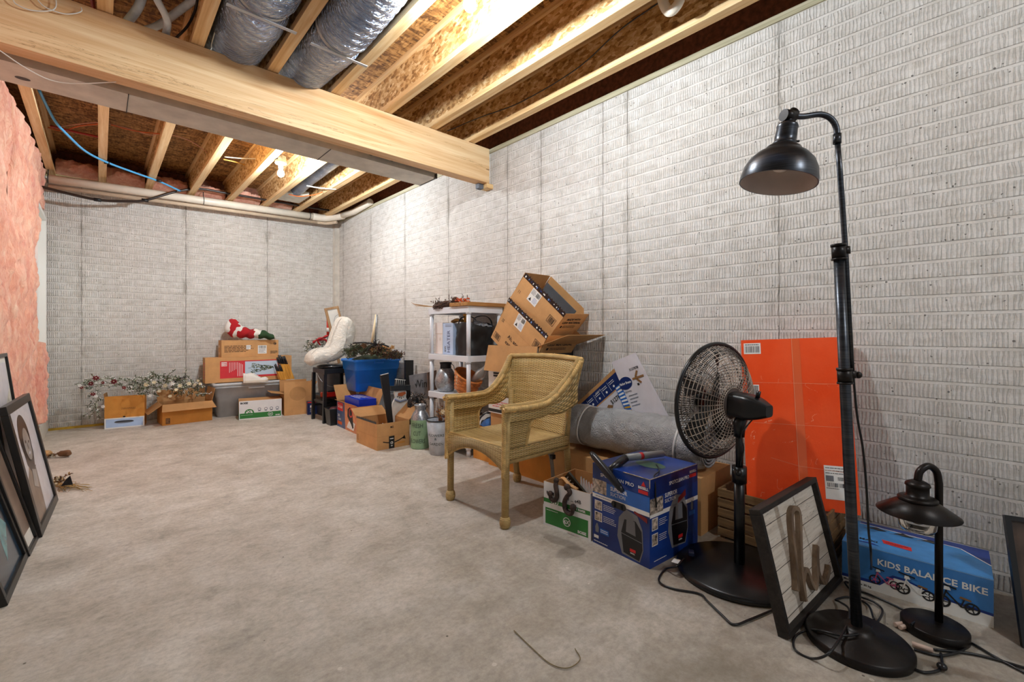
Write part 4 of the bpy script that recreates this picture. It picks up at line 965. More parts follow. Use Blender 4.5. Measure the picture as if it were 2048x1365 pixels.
def braid(mb, pts, r, m=CANE, pitch=0.035, strands=3, sr=0.55):
    P = [V(p) for p in pts]; L = [0]
    for a, b in zip(P, P[1:]): L.append(L[-1] + (b - a).length)
    n = max(12, int(L[-1] / pitch * 9)); C_ = []
    for i in range(n + 1):
        s = L[-1] * i / n; k = max(j for j in range(len(L)) if L[j] <= s + 1e-9); k = min(k, len(P) - 2); f = (s - L[k]) / max(1e-9, L[k + 1] - L[k]); C_.append((P[k].lerp(P[k + 1], f), s))
    for q in range(strands):
        T = []; up = V((0, 0, 1))
        for i, (c, s) in enumerate(C_):
            d = (C_[min(i + 1, n)][0] - C_[max(i - 1, 0)][0]).normalized(); a = d.cross(V((0.21, 0.13, 0.97))); a = (a if a.length > 0.05 else d.cross(V((1, 0, 0)))).normalized(); b = a.cross(d)
            ph = 2 * PI * (s / pitch + q / strands); T.append(c + a * math.cos(ph) * r * 0.5 + b * math.sin(ph) * r * 0.5)
        mb.tube(T, r * sr, m, 6)
chair = thing('wicker_chair', 'tan woven wicker armchair standing in the middle of the floor', 'chair', (1.9, 2.1, 0))
YL, YR_ = 2.363, 1.822          # left and right side planes
ZS = 0.42
def legs():
    for (x, y, x2, y2, top, nm) in ((1.636, YL, 1.64, YL, 0.64, 'front'), (1.617, YR_ , 1.63, YR_, 0.64, 'front'), (2.185, YL - 0.03, 2.13, YL - 0.03, 0.46, 'rear'), (2.20, YR_ + 0.04, 2.14, YR_ + 0.02, 0.46, 'rear')):
        mb = MB(); mb.tube([V((x, y, 0.05)), V((x2, y2, top))], 0.0205, WR, 14)
        mb.lathe([(0.0, 0.0), (0.022, 0.0), (0.029, 0.014), (0.031, 0.03), (0.029, 0.048), (0.022, 0.062), (0.0, 0.062)], WR, Matrix.Translation((x, y, 0.0)), 18)
        mb.build('leg', chair)
legs()
# back: flared, reclined, slightly hollow
def backf(u, v):          # u across from left to right, v upward
    z = 0.40 + v * 0.485
    yl = YL - 0.02 + 0.09 * v ** 1.4; yr = YR_ + 0.0 - 0.035 * v ** 1.5
    y = yl + (yr - yl) * u
    x = 2.10 + 0.10 * v ** 1.1 + 0.045 * math.sin(u * PI) * (0.4 + 0.6 * v) + 0.02 * v * u
    z += 0.012 * math.sin(u * PI) * v
    return V((x, y, z))
mb = MB(); mb.grid(backf, 60, 50, WK, uvs=(0.60, 0.50), th=0.012); mb.build('backrest', chair)
# seat
def seatf(u, v):
    return V((1.635 + (2.13 - 1.635) * v, (YL) + (YR_ - YL) * u, ZS - 0.018 * math.sin(u * PI) * math.sin(min(1, v * 1.1) * PI) + 0.004))
mb = MB(); mb.grid(seatf, 40, 36, WK, uvs=(0.50, 0.54), th=0.02); mb.build('seat', chair)
# front apron with an arched lower edge
def apron(u, v):
    y = YL + (YR_ - YL) * u; zb = 0.285 + 0.095 * math.sin(u * PI) ** 0.8
    return V((1.622 - 0.004 * math.sin(v * PI), y, ZS + 0.005 + (zb - ZS) * v))
mb = MB(); mb.grid(apron, 50, 16, WK, uvs=(0.54, 0.14), th=0.014); mb.build('apron', chair)
mb = MB(); braid(mb, [apron(k / 30, 1.0) + V((-0.002, 0, -0.004)) for k in range(31)], 0.009); mb.tube([V((1.625, YL, ZS + .004)), V((1.625, YR_, ZS + .004))], 0.012, WR, 10); mb.build('apron_trim', chair)
# side aprons
for ys in (YL, YR_):
    mb = MB(); mb.grid(lambda u, v: V((1.63 + 0.50 * u, ys, ZS + 0.002 - v * (0.075 if ys == YL else 0.055))), 30, 6, WK, uvs=(0.5, 0.06), th=0.014); mb.tube([V((1.63, ys, ZS - .068)), V((2.13, ys, ZS - .068))], 0.013, WR, 10); mb.build('seat_rail', chair)
# arm sides: woven sheet from the front post, with the hollow behind it
def top_z(x, ys):                # top edge of arm as it climbs to the back
    s = (x - 1.60) / 0.60
    return 0.655 - 0.006 * math.sin(min(s, .6) / .6 * PI) + 0.235 * max(0.0, (s - 0.50) / 0.50) ** 1.7
def ysid(x, ys): s = max(0, (x - 1.9) / 0.3); return ys + (0.05 if ys == YL else -0.035) * s ** 1.5
for ys in (YL, YR_):
    mb = MB()
    # upper band
    def band(u, v):
        x = 1.605 + 0.575 * u; zt = top_z(x, ys) - 0.008
        th_ = 0.075 + 0.03 * (1 - min(1, abs(u - 1.0) / 0.25)) * 0
        if u > 0.6: th_ = 0.075 + (u - 0.6) / 0.4 * 0.16
        return V((x, ysid(x, ys), zt - th_ * v))
    mb.grid(band, 50, 12, WK, uvs=(0.56, 0.07), th=0.014)
    # front panel, its inner edge a curve
    def panel(u, v):
        z = ZS + 0.0 + (0.585 - ZS) * v
        xe = (1.86 if ys == YL else 1.775 + 0.045 * v) + 0.06 * max(0, (v - 0.6) / 0.4) ** 2
        return V((1.625 + (xe - 1.625) * u, ys, z))
    mb.grid(panel, 20, 26, WK, uvs=(0.2, 0.17), th=0.014)
    mb.build('arm_side', chair)
    mb = MB(); braid(mb, [panel(1.0, k / 14) for k in range(15)] + [band(0.42 + 0.5 * k / 10, 1.0) for k in range(1, 11)], 0.009, pitch=0.028); mb.build('arm_trim', chair)
    mb = MB(); topl = [V((1.60 + 0.60 * k / 40, ysid(1.60 + 0.60 * k / 40, ys), top_z(1.60 + 0.60 * k / 40, ys))) for k in range(41)]
    mb.tube(topl, 0.017, WR, 10)
    outw = 1 if ys == YL else -1
    braid(mb, [p + V((0, outw * 0.018, -0.012)) for p in topl], 0.017, pitch=0.04); braid(mb, [p + V((0, outw * -0.016, -0.004)) for p in topl[:34]], 0.012, pitch=0.03)
    mb.build('armrest', chair)
    mb = MB(); fx = 1.612; braid(mb, [V((fx, ys, 0.645)), V((fx, ys, 0.45)), V((fx - .004, ys, 0.27))], 0.015, pitch=0.032); mb.build('post_braid', chair)
# back frame
mb = MB(); L_ = [backf(0, v / 20) for v in range(8, 21)]; T_ = [backf(u / 20, 1.0) for u in range(0, 21)]; R_ = [backf(1, v / 20) for v in range(20, 7, -1)]
path = L_ + T_[1:] + R_[1:]
mb.tube(path, 0.014, WR, 10); braid(mb, [p + V((0.010, 0, 0.004)) for p in path], 0.016, pitch=0.04); mb.build('back_frame', chair)
mb = MB(); mb.tube([V((2.125, YL - .02, 0.40)), V((2.14, YL - .02, 0.66))], 0.018, WR, 10); mb.tube([V((2.135, YR_ + .01, 0.37)), V((2.15, YR_ - .0, 0.66))], 0.018, WR, 10); mb.tube([V((2.12, YL, ZS - .02)), V((2.12, YR_, ZS - .02))], 0.014, WR, 10); mb.build('rear_rail', chair)
# ================================================================== FAN, LAMPS, ORANGE CARTON, SIGN
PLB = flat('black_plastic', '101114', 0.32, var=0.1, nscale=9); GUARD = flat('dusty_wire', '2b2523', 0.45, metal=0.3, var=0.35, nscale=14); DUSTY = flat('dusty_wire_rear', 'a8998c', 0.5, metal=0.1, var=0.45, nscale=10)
# --- pedestal fan
fx, fy = 2.075, 0.785
fan = thing('pedestal_fan', 'black pedestal fan with dusty wire guards seen from behind', 'fan', (fx, fy, 0))
mb = MB(); mb.lathe([(0.0, 0.0), (0.255, 0.0), (0.262, 0.008), (0.262, 0.020), (0.252, 0.030), (0.10, 0.040), (0.045, 0.046), (0.0, 0.046)], PLB, Matrix.Translation((fx - .010, fy + .004, 0)) @ Matrix.Diagonal((.962, .962, 1, 1)), 64); mb.build('base', fan)
mb = MB(); mb.cyl((fx, fy, 0.04), (fx, fy, 0.46), 0.022, PLB, 20); mb.cyl((fx, fy, 0.40), (fx, fy, 0.47), 0.030, PLB, 20); mb.cyl((fx, fy, 0.46), (fx, fy, 0.66), 0.015, PLB, 16); mb.build('pole', fan)
mb = MB(); mb.ball((fx - .034, fy - .01, 0.45), 0.014, PLB, 12, 8); mb.build('height_knob', fan)
axd = V((0.224, 0.974, 0.03)).normalized()       # the way it blows
gc = V((fx + 0.046, fy + 0.122, 0.742)); GR = 0.262
zax = -axd; xax = V((0, 0, 1)).cross(zax).normalized(); yax = zax.cross(xax)
GM = Matrix(((xax.x, yax.x, zax.x, gc.x), (xax.y, yax.y, zax.y, gc.y), (xax.z, yax.z, zax.z, gc.z), (0, 0, 0, 1)))
def rear(r): q = r / GR; return 0.092 * (1 - q ** 4.2) - 0.004
def front(r): q = r / GR; return -0.085 * (1 - q ** 4)
def guard(name, prof, sign, radii, mat, rad_n, wr=0.0016, sweep=0.25):
    mb = MB()
    for r in radii:
        mb.tube([GM @ V((r * math.cos(a), r * math.sin(a), prof(r))) for a in [2 * PI * k / 56 for k in range(56)]], wr, mat, 4, closed=True)
    for k in range(rad_n):
        a0 = 2 * PI * k / rad_n; P = []
        for i in range(9):
            s = i / 8; r = radii[0] + (GR - radii[0]) * s; a = a0 + sweep * s * sign
            P.append(GM @ V((r * math.cos(a), r * math.sin(a), prof(r))))
        mb.tube(P, wr, mat, 4, caps=False)
    return mb.build(name, fan)
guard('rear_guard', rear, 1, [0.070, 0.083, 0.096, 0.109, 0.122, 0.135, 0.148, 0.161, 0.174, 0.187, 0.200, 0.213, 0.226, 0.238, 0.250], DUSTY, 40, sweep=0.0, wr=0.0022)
# close side ribs of the rear guard
mb = MB()
for k in range(150):
    a = 2 * PI * k / 150; mb.tube([GM @ V((r * math.cos(a), r * math.sin(a), rear(r))) for r in (0.215, 0.232, 0.246, 0.255, GR)], 0.0014, GUARD, 4, caps=False)
mb.build('rear_guard_ribs', fan)
guard('front_guard', front, -1, [0.045, 0.08, 0.12, 0.16, 0.20, 0.235], GUARD, 72, sweep=0.5)
mb = MB(); mb.tube([GM @ V(((GR + .002) * math.cos(a), (GR + .002) * math.sin(a), -0.002)) for a in [2 * PI * k / 72 for k in range(72)]], 0.0095, PLB, 10, closed=True); mb.build('rim_ring', fan)
mb = MB(); mb.lathe([(0.0, -0.088), (0.042, -0.088), (0.045, -0.080), (0.0, -0.078)], PLB, GM, 28); mb.build('front_badge', fan)
BLD = flat('fan_blade', '131211', 0.75, var=0.2)
hub = MB(); hub.lathe([(0.0, -0.045), (0.03, -0.045), (0.036, -0.03), (0.036, 0.01), (0.0, 0.012)], PLB, GM, 24); hub.build('hub', fan)
for b in range(5):
    mb = MB(); a0 = 2 * PI * b / 5
    def bf(u, v):
        r = 0.034 + 0.19 * u; wd = (0.30 + 0.75 * math.sin(min(1, u * 1.15) * PI * 0.62)) * 0.62 * (0.5 + u * .35) ; a = a0 + (v - 0.5) * wd * (0.9 if u < .95 else .75) + 0.25 * u
        return GM @ V((r * math.cos(a), r * math.sin(a), -0.012 + (v - 0.5) * 0.042))
    mb.grid(bf, 10, 8, BLD, th=0.002); mb.build('blade', fan)
mb = MB(); MM = GM
mb.lathe([(0.0, 0.066), (0.068, 0.068), (0.070, 0.082), (0.064, 0.094), (0.0, 0.098)], flat('dusty_plate', '4a3f3a', 0.7, var=0.2), MM, 32)
mb.build('guard_plate', fan)
mb = MB()
def motor(u, v):
    a = v * 2 * PI; s = u; z = 0.088 + 0.165 * s; e = 1.0 if s < 0.45 else 1 - 0.55 * ((s - 0.45) / 0.55) ** 1.6
    k = (abs(math.cos(a)) ** 4 + abs(math.sin(a)) ** 4) ** -0.25
    r = 0.056 * e * k * (0.9 if s < 0.02 else 1.0)
    return MM @ V((r * math.cos(a), r * math.sin(a) * 0.98 - 0.006 * s, z))
mb.grid(motor, 24, 40, PLB); mb.face([motor(1.0, -k / 40) for k in range(40)], PLB); mb.build('motor_housing', fan)
mb = MB(); q0 = MM @ V((0, -0.035, 0.14)); mb.tube([q0, V((fx, fy, 0.655)), V((fx, fy, 0.60))], [0.024, 0.026, 0.021], PLB, 14); mb.build('neck', fan)
mb = MB(); mb.cyl(MM @ V((0.0, 0.045, 0.20)), MM @ V((0.0, 0.072, 0.205)), 0.009, PLB, 12); mb.build('swing_knob', fan)
mb = MB(); mb.tube(curve_pts([MM @ V((-0.02, -0.04, 0.20)), V((fx - .03, fy - .02, 0.62)), V((fx - .032, fy - .03, 0.56)), V((fx - .03, fy - .015, 0.48))], 8), 0.003, PLB, 6); mb.build('switch_lead', fan)
# --- slatted crate
CRW = M_wood('crate_wood', 'y', '5d4630', '7d6040', '96764f', rough=0.7)
t = thing('wooden_crate', 'brown slatted wooden crate under the orange carton', 'crate', (2.37, 0.72, 0))
cx0, cx1, cy0, cy1 = 2.36, 2.68, 0.52, 1.00
for zz_ in (0.012, 0.062, 0.112, 0.162, 0.212):
    mb = MB(); mb.box(cx0, cx0 + 0.010, cy0, cy1, zz_, zz_ + 0.040, CRW, bev=0.0015); mb.build('slat', t)
    mb = MB(); mb.box(cx0 + .011, cx1, cy0, cy0 + 0.010, zz_, zz_ + 0.040, CRW, bev=0.0015); mb.build('slat', t)
    mb = MB(); mb.box(cx0 + .011, cx1, cy1 - .01, cy1, zz_, zz_ + 0.040, CRW); mb.build('slat', t)
for (a, b) in ((cx0 + .011, cy0 + .011), (cx0 + .011, cy1 - .035), (cx1 - .024, cy0 + .011), (cx1 - .024, cy1 - .035)):
    mb = MB(); mb.box(a, a + .022, b, b + .024, 0.0, 0.25, CRW); mb.build('corner_post', t)
mb = MB(); mb.box(cx0 + .011, cx1, cy0 + .011, cy1 - .011, 0.008, 0.018, CRW); mb.build('base_panel', t)
# --- orange carton
k_ = 0.727
og = V((0, 0, EYE)) + (V((3.254, 1.181, -0.092)) - V((0, 0, EYE))) * k_
OM = rot_frame(og, (0.295, -0.954, 0.046), (0.939, 0.28, -0.199))
OT = NT('orange_card'); co = OT.coord(); n_ = OT.noise(co, 3, 5, 0.6); cr = OT.noise(OT.map(co, sc=(1, 1, 0.4)), 16, 6, 0.7)
cl = OT.math('MULTIPLY', OT.math('LESS_THAN', OT.math('ABSOLUTE', OT.math('SUBTRACT', OT.noise(co, 5.5, 3, .5, 1.0), 0.5)), 0.0035), OT.math('GREATER_THAN', cr, 0.55))
oc = OT.ramp(n_, [(0.3, hexc('ee4614')), (0.7, hexc('fb5c24'))]); oc = OT.mix(OT.math('MULTIPLY', cl, 0.6), oc, hexc('f7b08e'))
OT.set(col=oc, rough=OT.ramp(n_, [(0.4, 0.3), (0.6, 0.5)]), spec=0.4); OT.bump(OT.math('ADD', cr, n_), 0.35, 0.006)
GREY_D = flat('dark_code_print', '33343a', 0.6, var=0)
def artO(F, mb):
    W, H = 0.62 * k_, 1.117 * k_; f = F['front']
    f.rect(0.012, 0.09, H - .075, H - .018, WHT, 1); f.bars(0.018, 0.084, H - .068, H - .034, GREY_D, 2); f.lines(0.018, 0.084, H - .032, H - .021, 1, GREY_D, 2)
    f.rect(0.035, 0.075, H - .30, H - .235, WHT, 1); f.bars(0.05, 0.071, H - .295, H - .24, GREY_D, 2)
    f.rect(W - .125, W - .012, 0.055, 0.205, WHT, 1); f.lines(W - .12, W - .02, 0.165, 0.200, 3, GREY_D, 2, th=.25); f.rect(W - .12, W - .09, 0.135, 0.16, GREYP, 2); f.bars(W - .075, W - .03, 0.140, 0.156, GREY_D, 2)
    f.bars(W - .115, W - .015, 0.110, 0.128, GREY_D, 2, 5); f.lines(W - .12, W - .07, 0.100, 0.107, 1, GREY_D, 2)
    TP = flat('clear_tape', 'e8673c', 0.15, var=0)
    f.rect(W * .50, W * .58, 0, H, TP, 1); f.line([(W * .50, 0), (W * .505, H)], 0.0016, flat('tape_edge', 'f3a07c', 0.2, var=0), 2)
    for zz_ in (H * .47, H * .72): f.line([(W * .1, zz_ + .004), (W * .9, zz_)], 0.0013, flat('tape_edge', 'f3a07c', 0.2, var=0), 3)
    f.line([(W * .25, H * .27), (W * .5, H * .235), (W * .9, H * .22)], 0.0013, flat('tape_edge', 'f3a07c', 0.2, var=0), 3)
    g = F['right']
carton('orange_carton', 'tall flat bright orange carton leaning on the wall behind the floor lamp', 'box', OM, (0.62 * k_, 0.032, 1.117 * k_), OT.m, OT.m, opened=False, art=artO)
# --- hi sign
kk = 1.405
HM = rot_frame(V((0, 0, EYE)) + (V((1.237, 0.35, 0.312)) - V((0, 0, EYE))) * kk, (0.998, -0.058, 0.0), (0.055, 0.971, -0.233))
HM.translation.z = max(HM.translation.z, 0.004)
W_, H_ = 0.585, 0.425
EB = M_wood('ebony_stain', 'x', '1a1715', '292421', '3a332e', knots=False)
SL = NT('whitewashed_planks'); co = SL.coord(); xx, yy, zz = SL.sep(co)[:3]
g_ = SL.noise(SL.map(co, sc=(5, 40, 70)), 1.0, 6, 0.7, 0.4); rb = SL.ramp(SL.noise(SL.map(co, sc=(14, 40, 160)), 1.0, 4, 0.7), [(0.60, 0.0), (0.66, 1.0)])
rb = SL.math('MULTIPLY', rb, SL.ramp(SL.noise(SL.map(co, sc=(3, 3, 9)), 1.0, 3), [(0.42, 0.0), (0.6, 1.0)]))
pc = SL.ramp(g_, [(0.3, hexc('c0b3a4')), (0.5, hexc('ddd2c4')), (0.7, hexc('ece4d8'))]); pc = SL.mix(rb, pc, hexc('463c34'))
gp = SL.math('LESS_THAN', SL.math('ABSOLUTE', SL.math('SUBTRACT', SL.math('FRACT', SL.math('DIVIDE', zz, 0.078)), 0.5)), 0.016); pc = SL.mix(gp, pc, hexc('3a322b'))
SL.set(col=pc, rough=0.7); SL.bump(SL.math('SUBTRACT', g_, gp), 0.4, 0.003)
t = thing('hi_sign', 'framed whitewashed plank sign with a wooden script word leaning by the fan', 'sign', mat=HM)
mb = MB(); mb.box(0.02, W_ - .02, 0.022, 0.030, 0.02, H_ - .02, SL.m); mb.build('plank_panel', t, local=True)
for nm, b in (('frame_rail', (0, W_, 0, 0.04, 0, 0.020)), ('frame_rail', (0, W_, 0, 0.04, H_ - .020, H_)), ('frame_stile', (0, 0.020, 0, 0.04, 0.0201, H_ - .0201)), ('frame_stile', (W_ - .020, W_, 0, 0.04, 0.0201, H_ - .0201))):
    mb = MB(); mb.box(*b, EB, bev=0.002); mb.build(nm, t, local=True)
SCR = M_wood('script_wood', 'z', '6a5645', '7f6a56', '98826b', knots=False)
def ribbon(P, wd, d0, d1):
    """upright lettering band of thickness wd cut from board"""
    mb = MB(); C_ = curve_pts([V((a, 0, b)) for a, b in P], 8); n = len(C_)
    L1, L2 = [], []
    for i, c in enumerate(C_):
        d = (C_[min(i + 1, n - 1)] - C_[max(i - 1, 0)]).normalized(); p = V((-d.z, 0, d.x)) * wd / 2; L1.append(c + p); L2.append(c - p)
    for i in range(n - 1):
        a, b, c, d = L1[i], L1[i + 1], L2[i + 1], L2[i]; f = lambda q, y: V((q.x, y, q.z))
        mb.face([f(a, d0), f(d, d0), f(c, d0), f(b, d0)], SCR); mb.face([f(a, d1), f(b, d1), f(c, d1), f(d, d1)], SCR)
        mb.face([f(a, d0), f(b, d0), f(b, d1), f(a, d1)], SCR); mb.face([f(d, d0), f(d, d1), f(c, d1), f(c, d0)], SCR)
    for i in (0, n - 1): mb.face([V((L1[i].x, d0, L1[i].z)), V((L1[i].x, d1, L1[i].z)), V((L2[i].x, d1, L2[i].z)), V((L2[i].x, d0, L2[i].z))], SCR)
    return mb
# read from the photograph: h loop, arch, i
def hp(px, py):
    M_ = HM.inverted(); o_ = M_ @ V((0, 0, EYE)); d_ = HM.to_3x3().inverted() @ _ray(px, py); k = (0.012 - o_.y) / d_.y; q = o_ + d_ * k; return (q.x, q.z)
lt = [hp(*p) for p in [(1591, 1182), (1590, 1150), (1584, 1085), (1580, 1035), (1584, 1018), (1593, 1020), (1597, 1040), (1598, 1090), (1600, 1140), (1606, 1190), (1608, 1203)]]
ribbon(lt, 0.019, 0.002, 0.0215).build('letter_h_loop', t, local=True)
ribbon([hp(*p) for p in [(1608, 1203), (1604, 1170), (1607, 1143), (1613, 1143), (1620, 1165), (1627, 1176), (1631, 1165), (1631, 1130), (1632, 1092)]], 0.019, 0.003, 0.0212).build('letter_h_arch', t, local=True)
ribbon([hp(*p) for p in [(1632, 1110), (1635, 1145), (1643, 1163), (1649, 1163), (1655, 1145), (1656, 1132)]], 0.018, 0.004, 0.0209).build('letter_i', t, local=True)
# --- floor lamp
BZ = NT('brushed_bronze'); co = BZ.coord(); st = BZ.noise(BZ.map(co, sc=(6, 6, 160)), 1.0, 4, 0.6); bl = BZ.noise(co, 8, 3)
BZ.set(col=BZ.ramp(BZ.math('ADD', BZ.math('MULTIPLY', st, .6), BZ.math('MULTIPLY', bl, .4)), [(0.3, hexc('24272c')), (0.55, hexc('474a50')), (0.8, hexc('6d655b'))]), rough=0.32, metal=0.8)
BZM = BZ.m; DKB = flat('dark_bronze', '1c1614', 0.38, metal=0.5, var=0.2)
lb_ = V((1.895, 0.334, 0)); lt_ = V((1.846, 0.378, 1.357)); la = (lt_ - lb_).normalized()
fl = thing('floor_lamp', 'tall dark bronze floor lamp with a domed metal shade leaning slightly', 'lamp', lb_)
mb = MB(); mb.lathe([(0.0, 0.0), (0.148, 0.0), (0.150, 0.006), (0.150, 0.022), (0.143, 0.030), (0.135, 0.032), (0.125, 0.044), (0.05, 0.050), (0.044, 0.060), (0.032, 0.068), (0.0, 0.068)], DKB, Matrix.Translation(lb_), 64); mb.build('base', fl)
def ap(s): return lb_ + la * (s / la.z)
mb = MB(); mb.tube([ap(0.05), ap(0.40), ap(0.8), ap(1.355)], 0.0165, BZM, 20); mb.build('lower_pole', fl)
rt = V((_C, -_S, 0)); toc = V((-_S, -_C, 0))
off = rt * 0.024
mb = MB(); mb.tube([ap(0.925) + off, ap(1.36) + off * 0.95, V((1.838, 0.372, 1.60)), V((1.829, 0.378, 1.715))], 0.0085, BZM, 14); mb.build('upper_pole', fl)
J = V((0, 0, EYE)); hd = 1.5
def at_d(px, py, d): r_ = _ray(px, py); return V((0, 0, EYE)) + r_ * d
e0 = V((1.829, 0.378, 1.715)); joint = at_d(1578, 232, 1.50)
mb = MB(); mb.tube(curve_pts([e0, e0 + V((-0.003, 0.002, 0.035)), e0.lerp(joint, 0.14) + V((0, 0, 0.055)), e0.lerp(joint, 0.36) + V((0, 0, 0.052)), e0.lerp(joint, 0.7) + V((0, 0, 0.020)), joint], 8), 0.0095, BZM, 14); mb.build('arm', fl)
mb = MB(); mb.tube([e0 - V((0, 0, 0.02)), e0 + V((0, 0, 0.012))], 0.0125, BZM, 16); mb.build('collar', fl)
for (s, rr) in ((1.355, 0.021), (0.935, 0.0215)):
    mb = MB(); mb.tube([ap(s - 0.045), ap(s)], rr, DKB, 20); mb.tube([ap(s - 0.030) + off, ap(s - 0.005) + off], 0.0135, DKB, 16); mb.tube([ap(s - 0.05), ap(s - 0.044)], rr + .002, DKB, 20); mb.tube([ap(s - 0.004), ap(s + 0.004)], rr + .002, DKB, 20)
    mb.build('clamp_collar', fl)
mb = MB(); mb.ball(ap(0.915) + off * 1.9, 0.012, DKB, 12, 8); mb.build('clamp_knob', fl)
sc_ = at_d(1555, 367, 1.5)
mb = MB(); mb.tube([joint - rt * 0.022 + toc * 0.006, joint + rt * 0.020 - toc * 0.006], 0.019, DKB, 18); mb.tube([joint + rt * 0.004 + V((0, 0, -.004)) + toc * -.012, joint + rt * 0.026 + V((0, 0, 0.02)) + toc * -.01], 0.017, DKB, 16); mb.build('tilt_joint', fl)
TS = Matrix.Translation(sc_) @ Matrix.Rotation(R(-10), 4, V((-_S, -_C, 0)))
jz = (joint - sc_).z
SHIN = flat('shade_inside', 'c9bab2', 0.5, var=0.05)
mb = MB(); mb.lathe([(0.132, 0.0), (0.1325, 0.012), (0.126, 0.045), (0.112, 0.072), (0.090, 0.094), (0.068, 0.106), (0.065, 0.110), (0.060, 0.118), (0.045, 0.127), (0.036, 0.130)], BZM, TS @ Matrix.Diagonal((.875, .875, 1, 1)), 64)
mb.lathe([(0.128, 0.0), (0.1325, 0.0)], BZM, TS @ Matrix.Diagonal((.875, .875, 1, 1)), 64)
mb.lathe([(0.034, 0.126), (0.060, 0.112), (0.088, 0.090), (0.108, 0.070), (0.122, 0.044), (0.128, 0.0)], SHIN, TS @ Matrix.Diagonal((.875, .875, 1, 1)), 64); mb.build('lamp_shade', fl)
mb = MB(); mb.lathe([(0.0, 0.128), (0.037, 0.128), (0.036, 0.134), (0.031, 0.140), (0.033, 0.150), (0.031, 0.185), (0.033, 0.190), (0.030, 0.198), (0.014, 0.206), (0.012, 0.215), (0.012, jz - 0.008), (0, jz - 0.008)], BZM, TS, 28); mb.build('socket_cap', fl)
mb = MB(); q = TS @ V((0.02, -0.02, 0.165)); mb.tube([TS @ (TS.to_3x3().inverted() @ rt * 0.03 + V((0, 0, 0.142))), TS @ (TS.to_3x3().inverted() @ rt * 0.047 + V((0, 0, 0.143)))], 0.004, DKB, 8); mb.build('switch', fl)
mb = MB(); mb.lathe([(0.0, 0.04), (0.02, 0.045), (0.03, 0.065), (0.026, 0.085), (0.014, 0.105), (0.014, 0.126), (0, 0.126)], PORC, TS, 20); mb.build('light_bulb', fl)
# --- small table lamp
tl = thing('table_lamp', 'dark metal lantern-style table lamp with a flared shade on the floor', 'lamp', (2.196, 0.155, 0))
mb = MB(); mb.lathe([(0.0, 0.0), (0.090, 0.0), (0.092, 0.004), (0.092, 0.030), (0.088, 0.034), (0.0, 0.034)], DKB, Matrix.Translation((2.17, 0.165, 0)), 56); mb.build('base', tl)
pz = 0.553; p0 = V((2.196, 0.155, 0.03)); hx = V((2.140, 0.206, 0))
mb = MB(); mb.tube([p0, V((p0.x, p0.y, pz - 0.03))] + curve_pts([(p0.x, p0.y, pz - 0.03), (p0.x - 0.006, p0.y + 0.006, pz + 0.012), (2.168, 0.180, pz + 0.032), (hx.x + .006, hx.y - .006, pz + 0.014), (hx.x, hx.y, pz - 0.02)], 8)[1:], 0.0115, DKB, 16); mb.build('curved_pole', tl)
HMx = Matrix.Translation((hx.x, hx.y, 0.418))
mb = MB(); mb.lathe([(0.127, 0.0), (0.128, 0.002), (0.060, 0.046), (0.052, 0.050)], DKB, HMx @ Matrix.Diagonal((.91, .91, 1, 1)), 56); mb.lathe([(0.052, 0.046), (0.060, 0.042), (0.127, 0.0)], DKB, HMx @ Matrix.Diagonal((.91, .91, 1, 1)), 56); mb.build('lamp_shade', tl)
mb = MB(); mb.lathe([(0.0, 0.044), (0.056, 0.045), (0.056, 0.054), (0.050, 0.058), (0.040, 0.060), (0.032, 0.062), (0.032, 0.094), (0.036, 0.098), (0.034, 0.106), (0.026, 0.112), (0.014, 0.118), (0.0, 0.118)], DKB, HMx, 36); mb.build('socket_cap', tl)
GL = NT('clear_glass'); GL.set(col=(0.95, 0.93, 0.9), rough=0.03, trans=1.0, ior=1.45)
mb = MB(); mb.lathe([(0.046, 0.036), (0.050, 0.020), (0.054, -0.02), (0.052, -0.048), (0.044, -0.060), (0.0, -0.063)], GL.m, HMx, 40); mb.lathe([(0.0, -0.060), (0.042, -0.057), (0.0495, -0.046), (0.0515, -0.02), (0.0475, 0.020), (0.0435, 0.036)], GL.m, HMx, 40); mb.build('glass_jar', tl)
AMB = NT('amber_glass'); AMB.set(col=(0.75, 0.55, 0.33), rough=0.05, trans=0.9, ior=1.3)
mb = MB(); mb.lathe([(0.0, -0.040), (0.014, -0.036), (0.024, -0.020), (0.024, -0.004), (0.015, 0.018), (0.012, 0.040)], AMB.m, HMx, 24); mb.build('light_bulb', tl)
